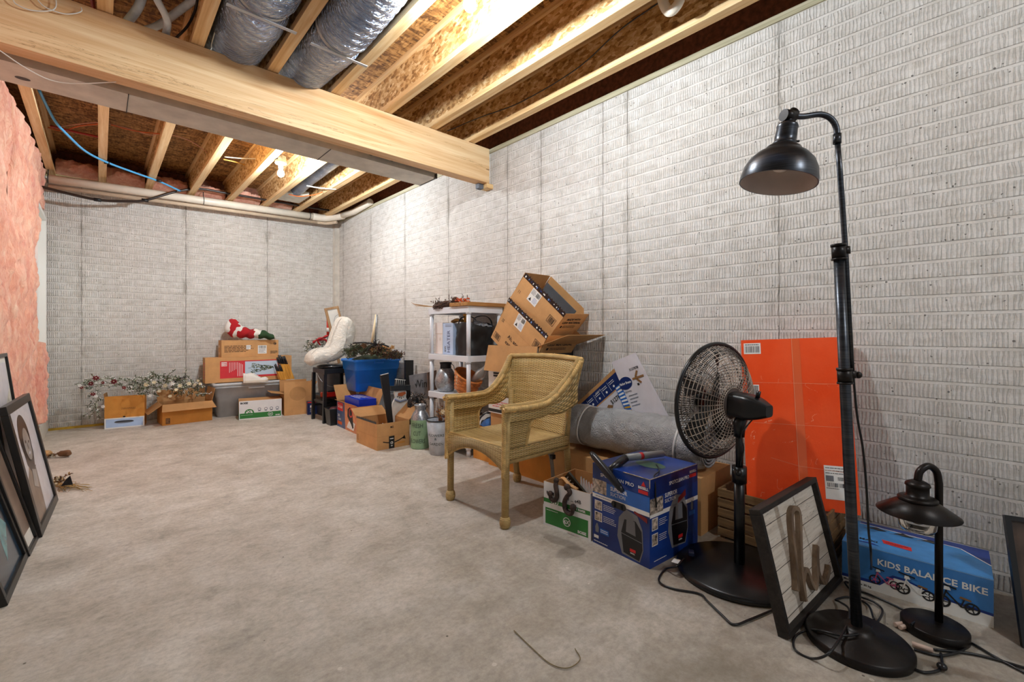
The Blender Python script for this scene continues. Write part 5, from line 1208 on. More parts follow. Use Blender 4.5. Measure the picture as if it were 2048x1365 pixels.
# --- kids' bike carton
BL1 = flat('bike_box_blue', '3f7fc4', 0.3, var=0.06); BL2 = flat('bike_box_dark', '1d3a86', 0.3, var=0.03); BL3 = flat('bike_box_top', '3d86c8', 0.25, var=0.08); PINKP = flat('pink_print', 'c4587e', 0.4, var=0); TYRE = flat('tyre_print', '17181b', 0.5, var=0); TAN = flat('tan_print', '8a6238', 0.5, var=0)
Mbk = floor_frame((2.334, 0.465, 0), (2.358, 0.026, 0))
def bike(f, cx, cy, s, frame, seat, wheel=TYRE):
    for (dx, rr) in ((-0.052, 0.030), (0.048, 0.026)):
        f.ell(cx + dx * s, cy, rr * s, rr * s, TYRE, 5, 26, 0.72)
        for k in range(5):
            a = 2 * PI * k / 5; f.line([(cx + dx * s, cy), (cx + dx * s + rr * .75 * s * math.cos(a), cy + rr * .75 * s * math.sin(a))], 0.004 * s, wheel, 6)
        f.ell(cx + dx * s, cy, rr * .25 * s, rr * .25 * s, wheel, 7)
    f.line([(cx - .052 * s, cy), (cx - .036 * s, cy + .062 * s)], .006 * s, frame, 8); f.line([(cx - .040 * s, cy + .05 * s), (cx + .012 * s, cy - .004 * s), (cx + .048 * s, cy)], .007 * s, frame, 8); f.line([(cx + .012 * s, cy), (cx + .022 * s, cy + .030 * s)], .005 * s, frame, 8)
    f.poly([(cx + .005 * s, cy + .034 * s), (cx + .045 * s, cy + .030 * s), (cx + .045 * s, cy + .038 * s), (cx + .01 * s, cy + .044 * s)], seat, 9)
    f.poly([(cx - .047 * s, cy + .056 * s), (cx - .022 * s, cy + .058 * s), (cx - .028 * s, cy + .074 * s), (cx - .045 * s, cy + .073 * s)], WHT, 9)
    f.line([(cx - .068 * s, cy + .082 * s), (cx - .006 * s, cy + .072 * s)], .008 * s, TYRE, 9)
def artK(F, mb):
    W, H = 0.442, 0.172; f = F['front']
    f.rect(0, W, 0, H, BL1, 0)
    f.poly([(0, 0), (W, 0), (W, 0.052), (0.30, 0.058), (0.20, 0.085), (0.165, 0.085), (0.12, 0.042), (0, 0.036)], BL2, 1); f.poly([(0, 0), (W, 0), (W, 0.042), (0.30, 0.050), (0.21, 0.076), (0.17, 0.076), (0.125, 0.030), (0, 0.024)], WHT, 2)
    f.text('KIDS BALANCE BIKE', 0.118, 0.112, 0.0235, WHT, 3, 0.025, w=0.31)
    bike(f, 0.142, 0.048, 0.62, PINKP, PINKP, PINKP); bike(f, 0.235, 0.046, 0.74, WHT, TAN); bike(f, 0.350, 0.046, 0.80, INKB, TAN)
    f.text('Maxi...', 0.006, 0.012, 0.008, INKB, 4, 0.02); f.text('max 30 kg', 0.05, 0.008, 0.008, INKB, 4, 0.02); f.text('S', 0.02, 0.115, 0.014, BL2, 3); f.text('hin', 0.026, 0.102, 0.010, BL2, 3)
    f.rect(0, W, H - .0016, H, flat('light_edge', '9cc4e8', 0.3, var=0), 3)
    g = F['top']; g.rect(0, W, 0, 0.30, BL3, 0); g.poly([(0.03, 0.30), (W, 0.30), (W, 0.135), (0.36, 0.245), (0.03, 0.27)], BL2, 1); g.line([(0.03, 0.27), (0.36, 0.245), (W, 0.135)], 0.005, WHT, 2)
    g.poly([(0.13, 0.085), (0.22, 0.075), (0.215, 0.115), (0.12, 0.125)], REDP, 3); g.lines(0.135, 0.21, 0.088, 0.112, 3, INKB, 4)
    g.text('MAXI', 0.05, 0.07, 0.018, INKB, 3, 0.02); g.poly([(0.04, 0.04), (0.12, 0.04), (0.09, 0.06)], BL2, 3)
    for k in range(3): g.poly([(0.06 + .09 * k, 0.235), (0.10 + .09 * k, 0.225), (0.13 + .09 * k, 0.235), (0.09 + .09 * k, 0.262)], TYRE, 3); g.line([(0.05 + .09 * k, 0.222), (0.13 + .09 * k, 0.25)], 0.003, GREYP, 4)
t = carton('bike_carton', 'bright blue and white balance bike carton behind the table lamp', 'box', Mbk, (0.442, 0.30, 0.172), BL1, BL1, opened=False, art=artK)
# a fence of shallow lid: sloping top front edge
# --- frame leaning at the right edge
t = thing('leaning_picture', 'black thin picture frame leaning on the wall at the right edge', 'picture frame', (2.52, -0.08, 0))
FM = rot_frame((2.455, -0.045, 0.002), (0.12, -0.99, 0.0), (0.96, 0.116, -0.25)) @ Matrix.Identity(4)
FM = rot_frame(onz(2046, 1296, 0.003), (0.30, -0.95, 0.0), (0.90, 0.28, -0.33))
for b in ((0, 0.4, 0, 0.02, 0, 0.016), (0, 0.4, 0, 0.02, 0.404, 0.42), (0, 0.016, 0, 0.02, 0.016, 0.404), (0.384, 0.4, 0, 0.02, 0.016, 0.404)):
    mb = MB(); mb.box(*b, PLB, FM); mb.build('frame_bar', t)
mb = MB(); mb.box(0.016, 0.384, 0.008, 0.012, 0.016, 0.404, flat('brown_print', '4a3a30', 0.4, var=0.3, nscale=10), FM); mb.build('picture', t)
# --- cords
def cord(label, pts, r=0.0042, m=None, name='power_cord'):
    P = [onz(x, y, z) for x, y, z in pts]; mb = MB(); mb.tube(curve_pts(P, 8), r, m or PLB, 8)
    return mb, P
c1, P1 = cord('', [(1368, 1118, 0.055), (1352, 1134, .045), (1330, 1140, .006), (1318, 1163, .006), (1345, 1178, .006), (1398, 1188, .006), (1415, 1203, .006), (1445, 1232, .006), (1468, 1250, .006), (1500, 1240, .006), (1552, 1218, .006), (1575, 1208, .006)])
t = thing('power_cord', 'black fan cord looping on the floor in front of the fan base', 'cord', P1[2]); c1.build('cable', t)
mb = MB(); BLP = flat('blue_plug', '1f2c52', 0.4, var=0); q = onz(1382, 1106, 0.052); mb.box(-0.022, 0.012, -0.012, 0.012, -0.008, 0.010, BLP, Matrix.Translation(q) @ Matrix.Rotation(R(30), 4, 'Z'), bev=0.003); mb.build('plug', t)
mb = MB()
for s in (-.006, .006): mb.box(0.012, 0.030, s - .0015, s + .0015, -0.003, 0.003, flat('plug_pin', 'b5b5b5', 0.3, metal=1, var=0), Matrix.Translation(q) @ Matrix.Rotation(R(30), 4, 'Z'))
mb.build('pins', t)
mb = MB(); q = onz(1352, 1123, 0.056); mb.box(-0.020, 0.020, -0.014, 0.014, 0, 0.001, WHT, Matrix.Translation(q) @ Matrix.Rotation(R(10), 4, 'Z')); q2 = onz(1364, 1133, 0.058); mb.build('paper_tag', t)
c2, P2 = cord('', [(1700, 720, 0.93)])if False else (None, None)
t = thing('lamp_cord', 'black cord hanging behind the tall lamp pole and coiling over its base', 'cord', (2.0, 0.3, 0))
P = [at_d(1706, 745, 1.58), at_d(1714, 830, 1.60), at_d(1726, 900, 1.62), at_d(1733, 980, 1.64), at_d(1737, 1060, 1.65), at_d(1742, 1110, 1.66), onz(1740, 1150, 0.02), onz(1718, 1170, 0.008), onz(1690, 1165, 0.01), onz(1712, 1190, 0.01), onz(1748, 1205, 0.012)]
P += [onz(1765, 1225, .008), onz(1740, 1260, .05), onz(1690, 1272, .06), onz(1640, 1262, 0.05), onz(1612, 1262, 0.012), onz(1590, 1275, 0.006), onz(1590, 1300, 0.006), onz(1625, 1318, 0.006), onz(1660, 1305, 0.05), onz(1692, 1255, 0.062), onz(1698, 1220, 0.05), onz(1680, 1205, 0.02), onz(1672, 1200, 0.010), onz(1700, 1195, 0.008), onz(1735, 1210, 0.008), onz(1748, 1240, 0.03)]
mb = MB(); mb.tube(curve_pts(P, 8), 0.0038, PLB, 8); mb.build('cable', t)
t = thing('power_cord', 'black cord with pale wrapped connectors in front of the table lamp base', 'cord', (2.0, 0.15, 0))
mb = MB(); mb.tube(curve_pts([onz(1700, 1178, .006), onz(1740, 1190, .006), onz(1790, 1212, .006), onz(1826, 1232, .006), onz(1835, 1240, .02), onz(1822, 1250, .04)], 8), 0.0038, PLB, 8)
mb.tube(curve_pts([onz(1828, 1300, .006), onz(1880, 1312, .006), onz(1925, 1302, .006), onz(1937, 1285, .006), onz(1990, 1315, .006), onz(2060, 1352, .006)], 8), 0.0042, PLB, 8)
mb.tube(curve_pts([onz(1868, 1300, .006), onz(1940, 1308, .006), onz(2000, 1322, .006), onz(2060, 1340, .006)], 8), 0.0042, PLB, 8)
mb.tube(curve_pts([onz(1826, 1338, .006), onz(1850, 1346, .006), onz(1876, 1342, .006), onz(1884, 1330, .008), onz(1882, 1308, .006)], 8), 0.0042, PLB, 8); mb.build('cable', t)
PWR = flat('pale_wrap', 'cdb2a2', 0.6, var=0.1)
for a, b in (((1790, 1250), (1822, 1246)), ((1800, 1256), (1826, 1250)), ((1824, 1288), (1866, 1302))):
    mb = MB(); mb.tube([onz(*a, .012), onz(*b, .012)], 0.0075, PWR, 10); mb.build('wrapped_connector', t)
mb = MB(); mb.ball(onz(1884, 1334, 0.014), 0.0135, PLB, 14, 8, sz=0.8); mb.build('foot_switch', t)
# ================================================================== GREENERY HELPERS
FROST = flat('frosted_leaf', 'b9bfae', 0.7, var=0.2); LEAF = flat('needle_green', '4c5a3a', 0.7, var=0.25); PALEG = flat('pale_green_leaf', '8a9478', 0.7, var=0.2); CREAM = flat('cream_bloom', 'e8dcbc', 0.6, var=0.1)
WINE = flat('wine_petal', '7a1f26', 0.7, var=0.2); TWIG = flat('brown_twig', '5a3d28', 0.8, var=0.2); REDB = flat('red_cloth', 'a81c22', 0.7, var=0.15)
def rv(r, s=1.0): return V((r.uniform(-s, s), r.uniform(-s, s), r.uniform(-s, s)))
def sprig(mb, a, b, r, n=26, L=0.03, wd=0.004, mats=(FROST,), stem=TWIG, sag=0.0, sr=0.0018):
    a, b = V(a), V(b); m = a.lerp(b, .5) + V((0, 0, sag)); P = curve_pts([a, m, b], 5); mb.tube(P, sr, stem, 4)
    d = (b - a).normalized()
    for k in range(n):
        t_ = (k + r.random()) / n; p = P[min(int(t_ * (len(P) - 1)), len(P) - 1)]; q = (rv(r).normalized() + d * 0.7).normalized() * L * r.uniform(0.6, 1.2)
        s = q.cross(rv(r)); s = s.normalized() * wd; mb.face([p, p + q * 0.5 + s, p + q, p + q * 0.5 - s], r.choice(mats))
def flower(parent, c, rad, m, r, name='flower', n=7, centre=CREAM):
    mb = MB(); nrm = (V((-0.3, -0.9, 0.35)) + rv(r, 0.4)).normalized(); a = nrm.cross(V((0, 0, 1))).normalized(); b = a.cross(nrm)
    for ring in (0, 1):
        for k in range(n):
            an = 2 * PI * (k + ring * .5) / n; d = a * math.cos(an) + b * math.sin(an); s = nrm.cross(d); R_ = rad * (1 - .35 * ring); up = nrm * (0.2 + .35 * ring) * rad
            P = [c, c + d * R_ * .55 + s * R_ * .28 + up * .5, c + d * R_ + up * .3, c + d * R_ * .55 - s * R_ * .28 + up * .5]; mb.face(P, m)
    mb.ball(c + nrm * rad * .25, rad * .16, centre, 8, 5); o = mb.build(name, parent); return o

# ================================================================== BACK WALL, LEFT TO RIGHT
SILV = flat('silver_print', '6b7280', 0.4, var=0); ICE = flat('ice_blue_print', 'b4cdf0', 0.4, var=0.03)
M1 = floor_frame((0.035, 6.62, 0), (0.372, 6.57, 0))
def art1(F, mb):
    f = F['front']; W = 0.34; f.rect(0, W, 0, 0.115, WHT, 1); f.rect(0.012, W - 0.012, 0.012, 0.103, ICE, 2); f.ell(0.165, 0.068, 0.085, 0.017, SILV, 3); f.rect(0.09, 0.24, 0.066, 0.076, INKB, 4)
    f.poly([(0.0, 0.115), (W, 0.115), (W, 0.128), (0, 0.122)], KRO, 3); f.ell(0.165, 0.122, 0.012, 0.008, INKB, 4)
    f.lines(0.14, 0.27, 0.20, 0.225, 2, TWIG, 2, th=.3)
carton('small_carton', 'narrow kraft carton with a pale blue printed base at the far left', 'box', M1, (0.34, 0.20, 0.335), KRO, KRD, art=art1, flaps=[('front', 0.02, 10), ('left', .05, 10)])
M2 = floor_frame((0.52, 6.42, 0), (1.0, 6.45, 0))
def art2(F, mb):
    f = F['front']; f.rect(0.03, 0.07, 0.015, 0.08, TWIG, 2); f.lines(0.034, 0.066, 0.02, 0.075, 4, KR, 3)
carton('open_carton', 'low wide open kraft carton full of frosted branches by the back wall', 'box', M2, (0.48, 0.34, 0.235), KRO, KRD, art=art2, flaps=[('front', 0.13, 122, -0.02), ('left', 0.16, 128, 0.01), ('right', 0.15, 12, 0.0), ('back', 0.14, 18)])
r = random.Random(5)
t = thing('frosted_garland', 'frosted garland with wine-red blooms spilling left out of the narrow carton', 'garland', (0.15, 6.65, 0.35))
mb = MB()
def bw(px, py, Y=6.62): return ony(px, py, Y)
for k in range(46):
    s = r.random(); c = bw(165 + 120 * s + r.uniform(-6, 6), 772 - 6 * math.sin(s * PI) + r.uniform(-10, 8), 6.62 + r.uniform(-.08, .1)); e = c + V((r.uniform(-.13, .08), r.uniform(-.1, .08), r.uniform(-.03, .08)))
    sprig(mb, c, e, r, 18, 0.028, 0.005, (FROST, FROST, LEAF, WHT, PALEG))
for k in range(16):
    c = bw(195 + r.uniform(-14, 6), 780 + k * 3.2, 6.60); sprig(mb, c, c + V((r.uniform(-.07, .05), -.03, -0.05)), r, 16, 0.026, 0.005, (FROST, LEAF, WHT))
mb.build('sprigs', t)
for (a, b, q) in ((192, 757, .035), (182, 768, .028), (186, 789, .026), (228, 764, .034), (248, 776, .022), (206, 766, .02), (163, 776, .02)): flower(t, bw(a, b, 6.50), q, WINE, r)
for (a, b) in ((192, 793), (206, 814), (160, 772)): flower(t, bw(a, b, 6.51), .02, WHT, r, 'pale_flower')
t = thing('frosted_garland', 'frosted green garland with cream blooms heaped over the low wide carton', 'garland', (0.75, 6.55, 0.3))
mb = MB()
for k in range(120):
    s = r.random(); px = 270 + 135 * s; py = 778 - 14 * math.sin(min(1, s * 1.3) * PI) + r.uniform(-16, 16); c = bw(px, py, 6.55 + r.uniform(-.12, .15)); e = c + V((r.uniform(-.12, .12), r.uniform(-.12, .06), r.uniform(-.05, .09)))
    sprig(mb, c, e, r, 18, 0.03, 0.0055, (FROST, LEAF, PALEG, WHT, LEAF))
for (a, b) in ((305, 745), (318, 750), (330, 755), (370, 745), (372, 735), (300, 755), (285, 760)): c = bw(a, b + 20, 6.6); sprig(mb, c, bw(a, b, 6.6), r, 26, 0.03, 0.005, (FROST, LEAF))
mb.build('sprigs', t)
for (a, b, q) in ((292, 770, .03), (308, 765, .026), (330, 772, .03), (345, 768, .026), (360, 772, .028), (378, 768, .028), (390, 770, .024), (396, 762, .02), (352, 780, .022), (318, 783, .022), (300, 792, .022), (340, 793, .022), (400, 768, .02)): flower(t, bw(a, b, 6.42), q, r.choice((CREAM, CREAM, WHT)), r, n=6)
mb = MB(); c = bw(345, 762, 6.5); sprig(mb, c, c + V((0.12, 0, .03)), r, 20, .04, .008, (INKB,)); tag(mb.build('black_ornament'), 'small black feathery ornament in the frosted garland', 'decoration')
for k in range(3):
    mb = MB(); 
# grey storage tote with its lid
TOTE = flat('grey_tote', 'b4b7ba', 0.45, var=0.04); TLID = flat('grey_lid', 'bfc2c4', 0.45, var=0.04)
def tub(name, label, M, w_, d, h, m, ml=None, lid=True, taper=0.04, lid_h=0.035, group=None, rib=True, opened=False, cat='storage tote'):
    t = thing(name, label, cat, mat=M, group=group)
    def rr(w0, w1, d0, d1, z, rad=0.04):
        P = []
        for (cx, cy, a0) in ((w1 - rad, d0 + rad, -90), (w1 - rad, d1 - rad, 0), (w0 + rad, d1 - rad, 90), (w0 + rad, d0 + rad, 180)):
            for k in range(6): a = R(a0 + 90 * k / 5); P.append(V((cx + rad * math.cos(a), cy + rad * math.sin(a), z)))
        return P
    def loft(mb, rings, m, cap0=True, cap1=True):
        vs = [[mb.bm.verts.new(p) for p in rg] for rg in rings]; n = len(vs[0]); k_ = mb.mi(m)
        for A, B in zip(vs, vs[1:]):
            for k in range(n): f = mb.bm.faces.new((A[k], A[(k + 1) % n], B[(k + 1) % n], B[k])); f.material_index = k_; f.smooth = True
        if cap0: f = mb.bm.faces.new(vs[0][::-1]); f.material_index = k_
        if cap1: f = mb.bm.faces.new(vs[-1]); f.material_index = k_
    tp = taper
    mb = MB(); z1 = h - (lid_h if lid else 0)
    R0 = rr(tp, w_ - tp, tp, d - tp, 0.0); Rm = rr(tp * .45, w_ - tp * .45, tp * .45, d - tp * .45, z1 * 0.66); Rn = rr(tp * .25, w_ - tp * .25, tp * .25, d - tp * .25, z1 * 0.68)
    R1 = rr(tp * .1, w_ - tp * .1, tp * .1, d - tp * .1, z1 - 0.03); R2 = rr(-.006, w_ + .006, -.006, d + .006, z1 - 0.028); R3 = rr(-.006, w_ + .006, -.006, d + .006, z1)
    if opened: loft(mb, [R0, Rm, Rn, R1, R2, R3, rr(.004, w_ - .004, .004, d - .004, z1), rr(tp, w_ - tp, tp, d - tp, 0.01)], m)
    else: loft(mb, [R0, Rm, Rn, R1, R2, R3], m)
    mb.build('tub', t, local=True)
    if lid:
        mb = MB(); ml = ml or m
        loft(mb, [rr(-.012, w_ + .012, -.012, d + .012, z1 + .0005), rr(-.014, w_ + .014, -.014, d + .014, z1 + lid_h * .6), rr(-.008, w_ + .008, -.008, d + .008, z1 + lid_h), rr(.02, w_ - .02, .02, d - .02, z1 + lid_h), rr(.03, w_ - .03, .03, d - .03, z1 + lid_h * .75)], ml)
        mb.build('lid', t, local=True)
    for sx in (0,):
        mb = MB(); mb.box(w_ * .40, w_ * .60, -.016, 0.0, z1 - 0.05, z1 - 0.028, ml or m, bev=.003); mb.build('handle', t, local=True)
    return t
Mt = floor_frame((1.03, 6.52, 0), (1.95, 6.50, 0))
tub('storage_tote', 'wide light grey plastic storage tote with a lid by the back wall', Mt, 0.92, 0.42, 0.425, TOTE, TLID, taper=0.05)
Face_t = None
# artificial tree carton on the lid
SKYP = flat('pale_sky_print', 'c4d6e6', 0.4, var=0); REDL = flat('tree_box_red', 'd12c36', 0.45, var=0.03); DG = flat('dark_green_print', '3c4a34', 0.5, var=0.3, nscale=80)
Mx = floor_frame((0.955, 6.64, 0.426), (1.945, 6.62, 0.426))
def artX(F, mb):
    f = F['front']; W, H = 0.99, 0.315
    f.rect(0.155, 0.82, 0.05, 0.268, REDL, 1); f.rect(0.17, 0.23, 0.205, 0.255, WHT, 2); f.text('HOME', 0.2, 0.232, 0.014, REDL, 3, 0.03, align='c'); f.text('HOME', 0.2, 0.212, 0.014, REDL, 3, 0.03, align='c')
    for k in range(5): f.rect(0.255 + .018 * k, 0.259 + .018 * k, 0.12 + .01 * k, 0.25, WHT, 2)
    for k in range(4): f.rect(0.345 + .018 * k, 0.350 + .018 * k, 0.07, 0.25 - .01 * k, WHT, 2)
    f.rect(0.43, 0.815, 0.075, 0.255, SKYP, 2)
    rr_ = random.Random(3)
    for k in range(150):
        s = rr_.random(); x = 0.50 + 0.26 * s; hw = 0.062 * (1 - s) ** .8 + .004; y = 0.167 + rr_.uniform(-hw, hw); f.poly([(x, y - .006), (x + .014, y), (x, y + .006), (x - .010, y)], rr_.choice((DG, DG, PALEG)), 3)
    f.rect(0.465, 0.5, 0.165, 0.169, INKB, 3)
    F['left'].lines(0.05, 0.2, 0.05, 0.26, 6, REDL, 1)
carton('tree_carton', 'long kraft carton with a red label and a picture of an artificial tree', 'box', Mx, (0.99, 0.20, 0.315), opened=False, art=artX)
Mc = floor_frame((1.13, 6.66, 0.742), (1.79, 6.66, 0.742))
def artC(F, mb):
    f = F['front']; f.lines(0.03, 0.36, 0.06, 0.15, 5, TWIG, 2, th=.45, seed=8); f.rect(0.275, 0.325, 0.095, 0.15, WHT, 3); f.lines(.28, .32, .1, .145, 3, SILV, 4)
    f.rect(0.41, 0.515, 0.035, 0.145, WHT, 2); f.bars(0.42, 0.505, 0.105, 0.14, INKB, 3); f.lines(0.42, 0.505, 0.045, 0.10, 4, INKB, 3); f.lines(0.56, 0.65, 0.03, 0.07, 3, INKB, 3, th=.5)
    f.ell(0.615, 0.165, 0.020, 0.016, INKB, 3, hole=.7); f.ell(0.618, 0.165, 0.009, 0.008, INKB, 3)
    for q in (.03, .12): F['left'].rect(.05, .07, q, q + .03, WHT, 2)
carton('closed_carton', 'kraft carton with printed text and a shipping label atop the tree carton', 'box', Mc, (0.66, 0.20, 0.215), opened=False, art=artC)
# knitted Christmas pillow draped on top
PW = NT('knitted_pillow'); co = PW.coord(); x_, y_, z_ = PW.sep(co)[:3]
n1 = PW.noise(co, 7, 2, 0.4); n2 = PW.noise(co, 180, 3)
k1 = PW.math('ADD', PW.math('MULTIPLY', x_, 1.0), PW.math('MULTIPLY', PW.math('SUBTRACT', n1, 0.5), 0.35))
c_ = PW.ramp(PW.math('DIVIDE', PW.math('ADD', k1, 0.05), 0.75), [(0.0, hexc('e9e6df')), (0.10, hexc('b01a22')), (0.2, hexc('e9e6df')), (0.29, hexc('b01a22')), (0.45, hexc('a01820')), (0.50, hexc('ece8df')), (0.62, hexc('2f4a2c')), (0.74, hexc('d6d0c4')), (0.9, hexc('c9c2b5'))], 'CONSTANT')
PW.set(col=c_, rough=0.95); PW.bump(n2, 0.7, 0.004)
pm = ony(449, 668, 6.72)
t = thing('christmas_pillow', 'knitted red, white and green pillow folded on the top carton by the back wall', 'pillow', mat=Matrix.Translation((pm.x, 6.72, 0.965)))
def pil(u, v):
    a = v * 2 * PI; x = 0.57 * u; hh = (0.10 * math.exp(-((u - 0.13) / 0.17) ** 2) + 0.062) * (math.sin(min(1, max(0, u)) * PI) ** 0.35); cz = 0.055 + 0.075 * math.exp(-((u - 0.12) / 0.2) ** 2) - 0.02 * u + .02
    return V((x, 0.105 * math.cos(a) * math.sin(u * PI) ** .3 - 0.10 * u ** 2, cz + .012 + hh * math.sin(a) + 0.008 * math.sin(x * 60) - 0.055 * max(0, (u - .62) / .38) ** 2))
mb = MB(); mb.grid(pil, 60, 28, PW.m); mb.build('cover', t, local=True)
# sneaker
SNK = flat('white_leather', 'ebe7df', 0.4, var=0.02); SOLE = flat('sneaker_sole', 'dcd2c2', 0.5, var=0.03)
sM = floor_frame((1.325, 6.44, 0.4265), (1.60, 6.40, 0.4265))
t = thing('white_sneaker', 'single white sneaker on the grey tote lid', 'shoe', mat=sM)
def sec(s):      # half width, top height, along 0 heel..1 toe
    wd = 0.034 + 0.012 * math.sin(min(1, s * 1.25) * PI * .75); wd *= 1.0 if s < .85 else (1 - ((s - .85) / .15) ** 2 * .75); wd *= 1.0 if s > .06 else .75
    ht = 0.122 - 0.1 * s if s < 0.12 else (0.108 + 0.012 * math.sin((s - .12) * 10) if s < .42 else (0.112 - (s - .42) * 0.20 if s < .72 else 0.052 + 0.010 * math.sin((s - .72) * 8)))
    return wd, ht * (1 if s < .9 else 1 - (s - .9) * 3)
def upper(u, v):
    wd, ht = sec(u); a = v * PI; x = 0.275 * u; y = -math.cos(a) * wd; z = 0.022 + (ht - 0.022) * math.sin(a) ** 0.55; return V((x, y, z))
mb = MB(); mb.grid(upper, 36, 20, SNK); mb.build('upper', t, local=True)
mb = MB(); out = [V((0.275 * k / 20 + 0, -sec(k / 20)[0] - .005, 0)) for k in range(21)] + [V((0.275 * k / 20, sec(k / 20)[0] + .005, 0)) for k in range(20, -1, -1)]; mb.prism(out, (0, 0, 0.026), SOLE); mb.build('sole', t, local=True)
mb = MB()
for k in range(5): x = 0.115 + 0.022 * k; wd, ht = sec(x / .275); mb.tube([V((x, -0.020, ht - .004)), V((x + .004, 0, ht + .003)), V((x, 0.020, ht - .004))], 0.0028, WHT, 6)
mb.build('laces', t, local=True)
mb = MB(); mb.ball((0.05, 0, 0.092), 0.03, INKB, 12, 6, sz=0.45, sx=1.25, sy=.75); mb.build('opening', t, local=True)
# knife blocks
KB = M_wood('knife_block_wood', 'z', 'c07f2c', 'd99a3d', 'ecb65a', knots=False)
def knife_block(label, a, w_, d_, h, lean, nk, seed):
    M = Matrix.Translation(a); t = thing('knife_block', label, 'knife block', mat=M); mb = MB()
    pts = [V((0, 0, 0)), V((w_, 0, 0)), V((w_ - lean, 0, h)), V((-lean + .0, 0, h * 1.05))]; mb.prism(pts, (0, d_, 0), KB); mb.build('block', t, local=True)
    mb = MB()
    for q in (0.33, 0.66): mb.face([pts[0].lerp(pts[1], q) + V((0, -.0006, 0)), pts[0].lerp(pts[1], q + .02) + V((0, -.0006, 0)), pts[3].lerp(pts[2], q + .02) + V((0, -.0006, 0)), pts[3].lerp(pts[2], q) + V((0, -.0006, 0))], TWIG)
    mb.build('groove', t, local=True)
    rr_ = random.Random(seed); ax_ = V((-lean, 0, h)).normalized()
    for k in range(nk):
        q = (k % 4 + .5) / 4; yy = d_ * (0.3 if k < 4 else 0.72); p = pts[3].lerp(pts[2], q) + V((0, yy, -.004)); L = rr_.uniform(.09, .14) * (1 if h > .15 else .8)
        mb = MB(); p = p + V((rr_.uniform(-.004, .004), 0, 0)); mb.tube([p, p + ax_ * L * .1, p + ax_ * L * .55, p + ax_ * L], [0.006, 0.0075, 0.0085, 0.0065], BLK, 8, flat=1.3); mb.build('knife_handle', t, local=True)
knife_block('large orange wooden knife block with black handles on the grey tote lid', (1.845, 6.50, 0.4265), 0.105, 0.13, 0.20, 0.07, 8, 1)
knife_block('short orange wooden knife block left of the larger one', (1.765, 6.47, 0.4265), 0.075, 0.09, 0.11, 0.035, 5, 2)
# paper carton, second one
Mb = floor_frame((1.235, 6.22, 0), (1.69, 6.14, 0))
def artB2(F, mb):
    f = F['front']; W, H = 0.46, 0.225; f.rect(0, W, 0, H, WB, 0); f.rect(0.008, W - .008, 0.012, 0.075, GRN, 1); f.text('BOISE', 0.015, 0.188, 0.021, INKB, 2, 0.05)
    f.ell(0.108, 0.078, 0.050, 0.046, GRN, 2); f.rect(0.05, 0.17, 0.028, 0.06, GRN, 3); f.text('X9', 0.108, 0.078, 0.030, WB, 4, 0.03, align='c'); f.poly([(.07, .075), (.082, .1), (.094, .075)], WB, 4); f.poly([(.122, .075), (.134, .1), (.146, .075)], WB, 4)
    for x in (0.215, 0.285, 0.345, 0.41): f.ell(x, 0.115, 0.018, 0.018, SILV, 2, hole=.7); f.rect(x - .014, x + .014, .09, .098, SILV, 2)
    f.ell(0.335, 0.045, 0.028, 0.026, WB, 3, hole=.85); f.text('6X', 0.335, 0.035, 0.018, WB, 4, 0.03, align='c'); f.text('BOISE', W - .02, 0.022, 0.013, WB, 4, 0.05, align='r'); f.lines(.02, .15, .05, .056, 1, WB, 4)
    g = F['left']; g.rect(0, .28, 0, .09, GRN, 1); g.lines(.1, .26, .1, .12, 1, INKB, 2, th=.6)
    h = F['top']; h.rect(0, W, 0.13, 0.28, KR, 0)
carton('paper_carton', 'long white copy-paper carton with a green band in front of the grey tote', 'box', Mb, (0.46, 0.26, 0.225), KR, KRD, opened=False, art=artB2)
Mo = floor_frame((1.72, 6.15, 0), (2.03, 6.12, 0))
carton('open_carton', 'plain open kraft carton standing right of the long paper carton', 'box', Mo, (0.33, 0.30, 0.275), art=lambda F, mb: F['front'].ell(0.16, 0.27, 0.10, 0.09, KRD, 1), flaps=[('front', 0.15, -5), ('left', 0.15, 80, 0.0), ('right', 0.15, 25), ('back', .15, 10)])

# ================================================================== CORNER: STOOL, CUSHION, TOOLS
BLS = flat('black_stain_wood', '17181b', 0.35, var=0.1)
st_ = thing('bar_stool', 'black wooden bar stool holding the white cushion near the corner', 'stool', (2.1, 5.5, 0))
SX0, SX1, SY0, SY1, SZ = 1.93, 2.27, 5.33, 5.70, 0.632
mb = MB(); mb.box(SX0 - .01, SX1 + .01, SY0 - .01, SY1 + .01, SZ - .06, SZ, BLS, bev=.006); mb.build('seat_frame', st_)
mb = MB(); mb.lathe([(0.0, 0.0), (0.17, 0.0), (0.19, 0.010), (0.185, 0.028), (0.15, 0.040), (0.0, 0.045)], flat('black_vinyl', '1d2026', 0.25, var=0.05), Matrix.Translation((2.10, 5.515, SZ)), 40); mb.build('seat_pad', st_)
for (x, y) in ((SX0, SY0), (SX0, SY1), (SX1, SY0), (SX1, SY1)):
    sx = -0.008 if x == SX0 else 0.008; mb = MB(); mb.prism([(x - .018 + sx, y - .018, 0), (x + .018 + sx, y - .018, 0), (x + .018 + sx, y + .018, 0), (x - .018 + sx, y + .018, 0)], (-sx, 0, SZ - .06), BLS); mb.build('leg', st_)
for zz_, a in ((0.16, (SX0, SX1, SY0, SY0)), (0.16, (SX0, SX1, SY1, SY1)), (0.22, (SX0, SX0, SY0, SY1)), (0.22, (SX1, SX1, SY0, SY1))):
    mb = MB(); mb.box(a[0] - .009, a[1] + .009, a[2] - .009, a[3] + .009, zz_, zz_ + .028, BLS); mb.build('stretcher', st_)
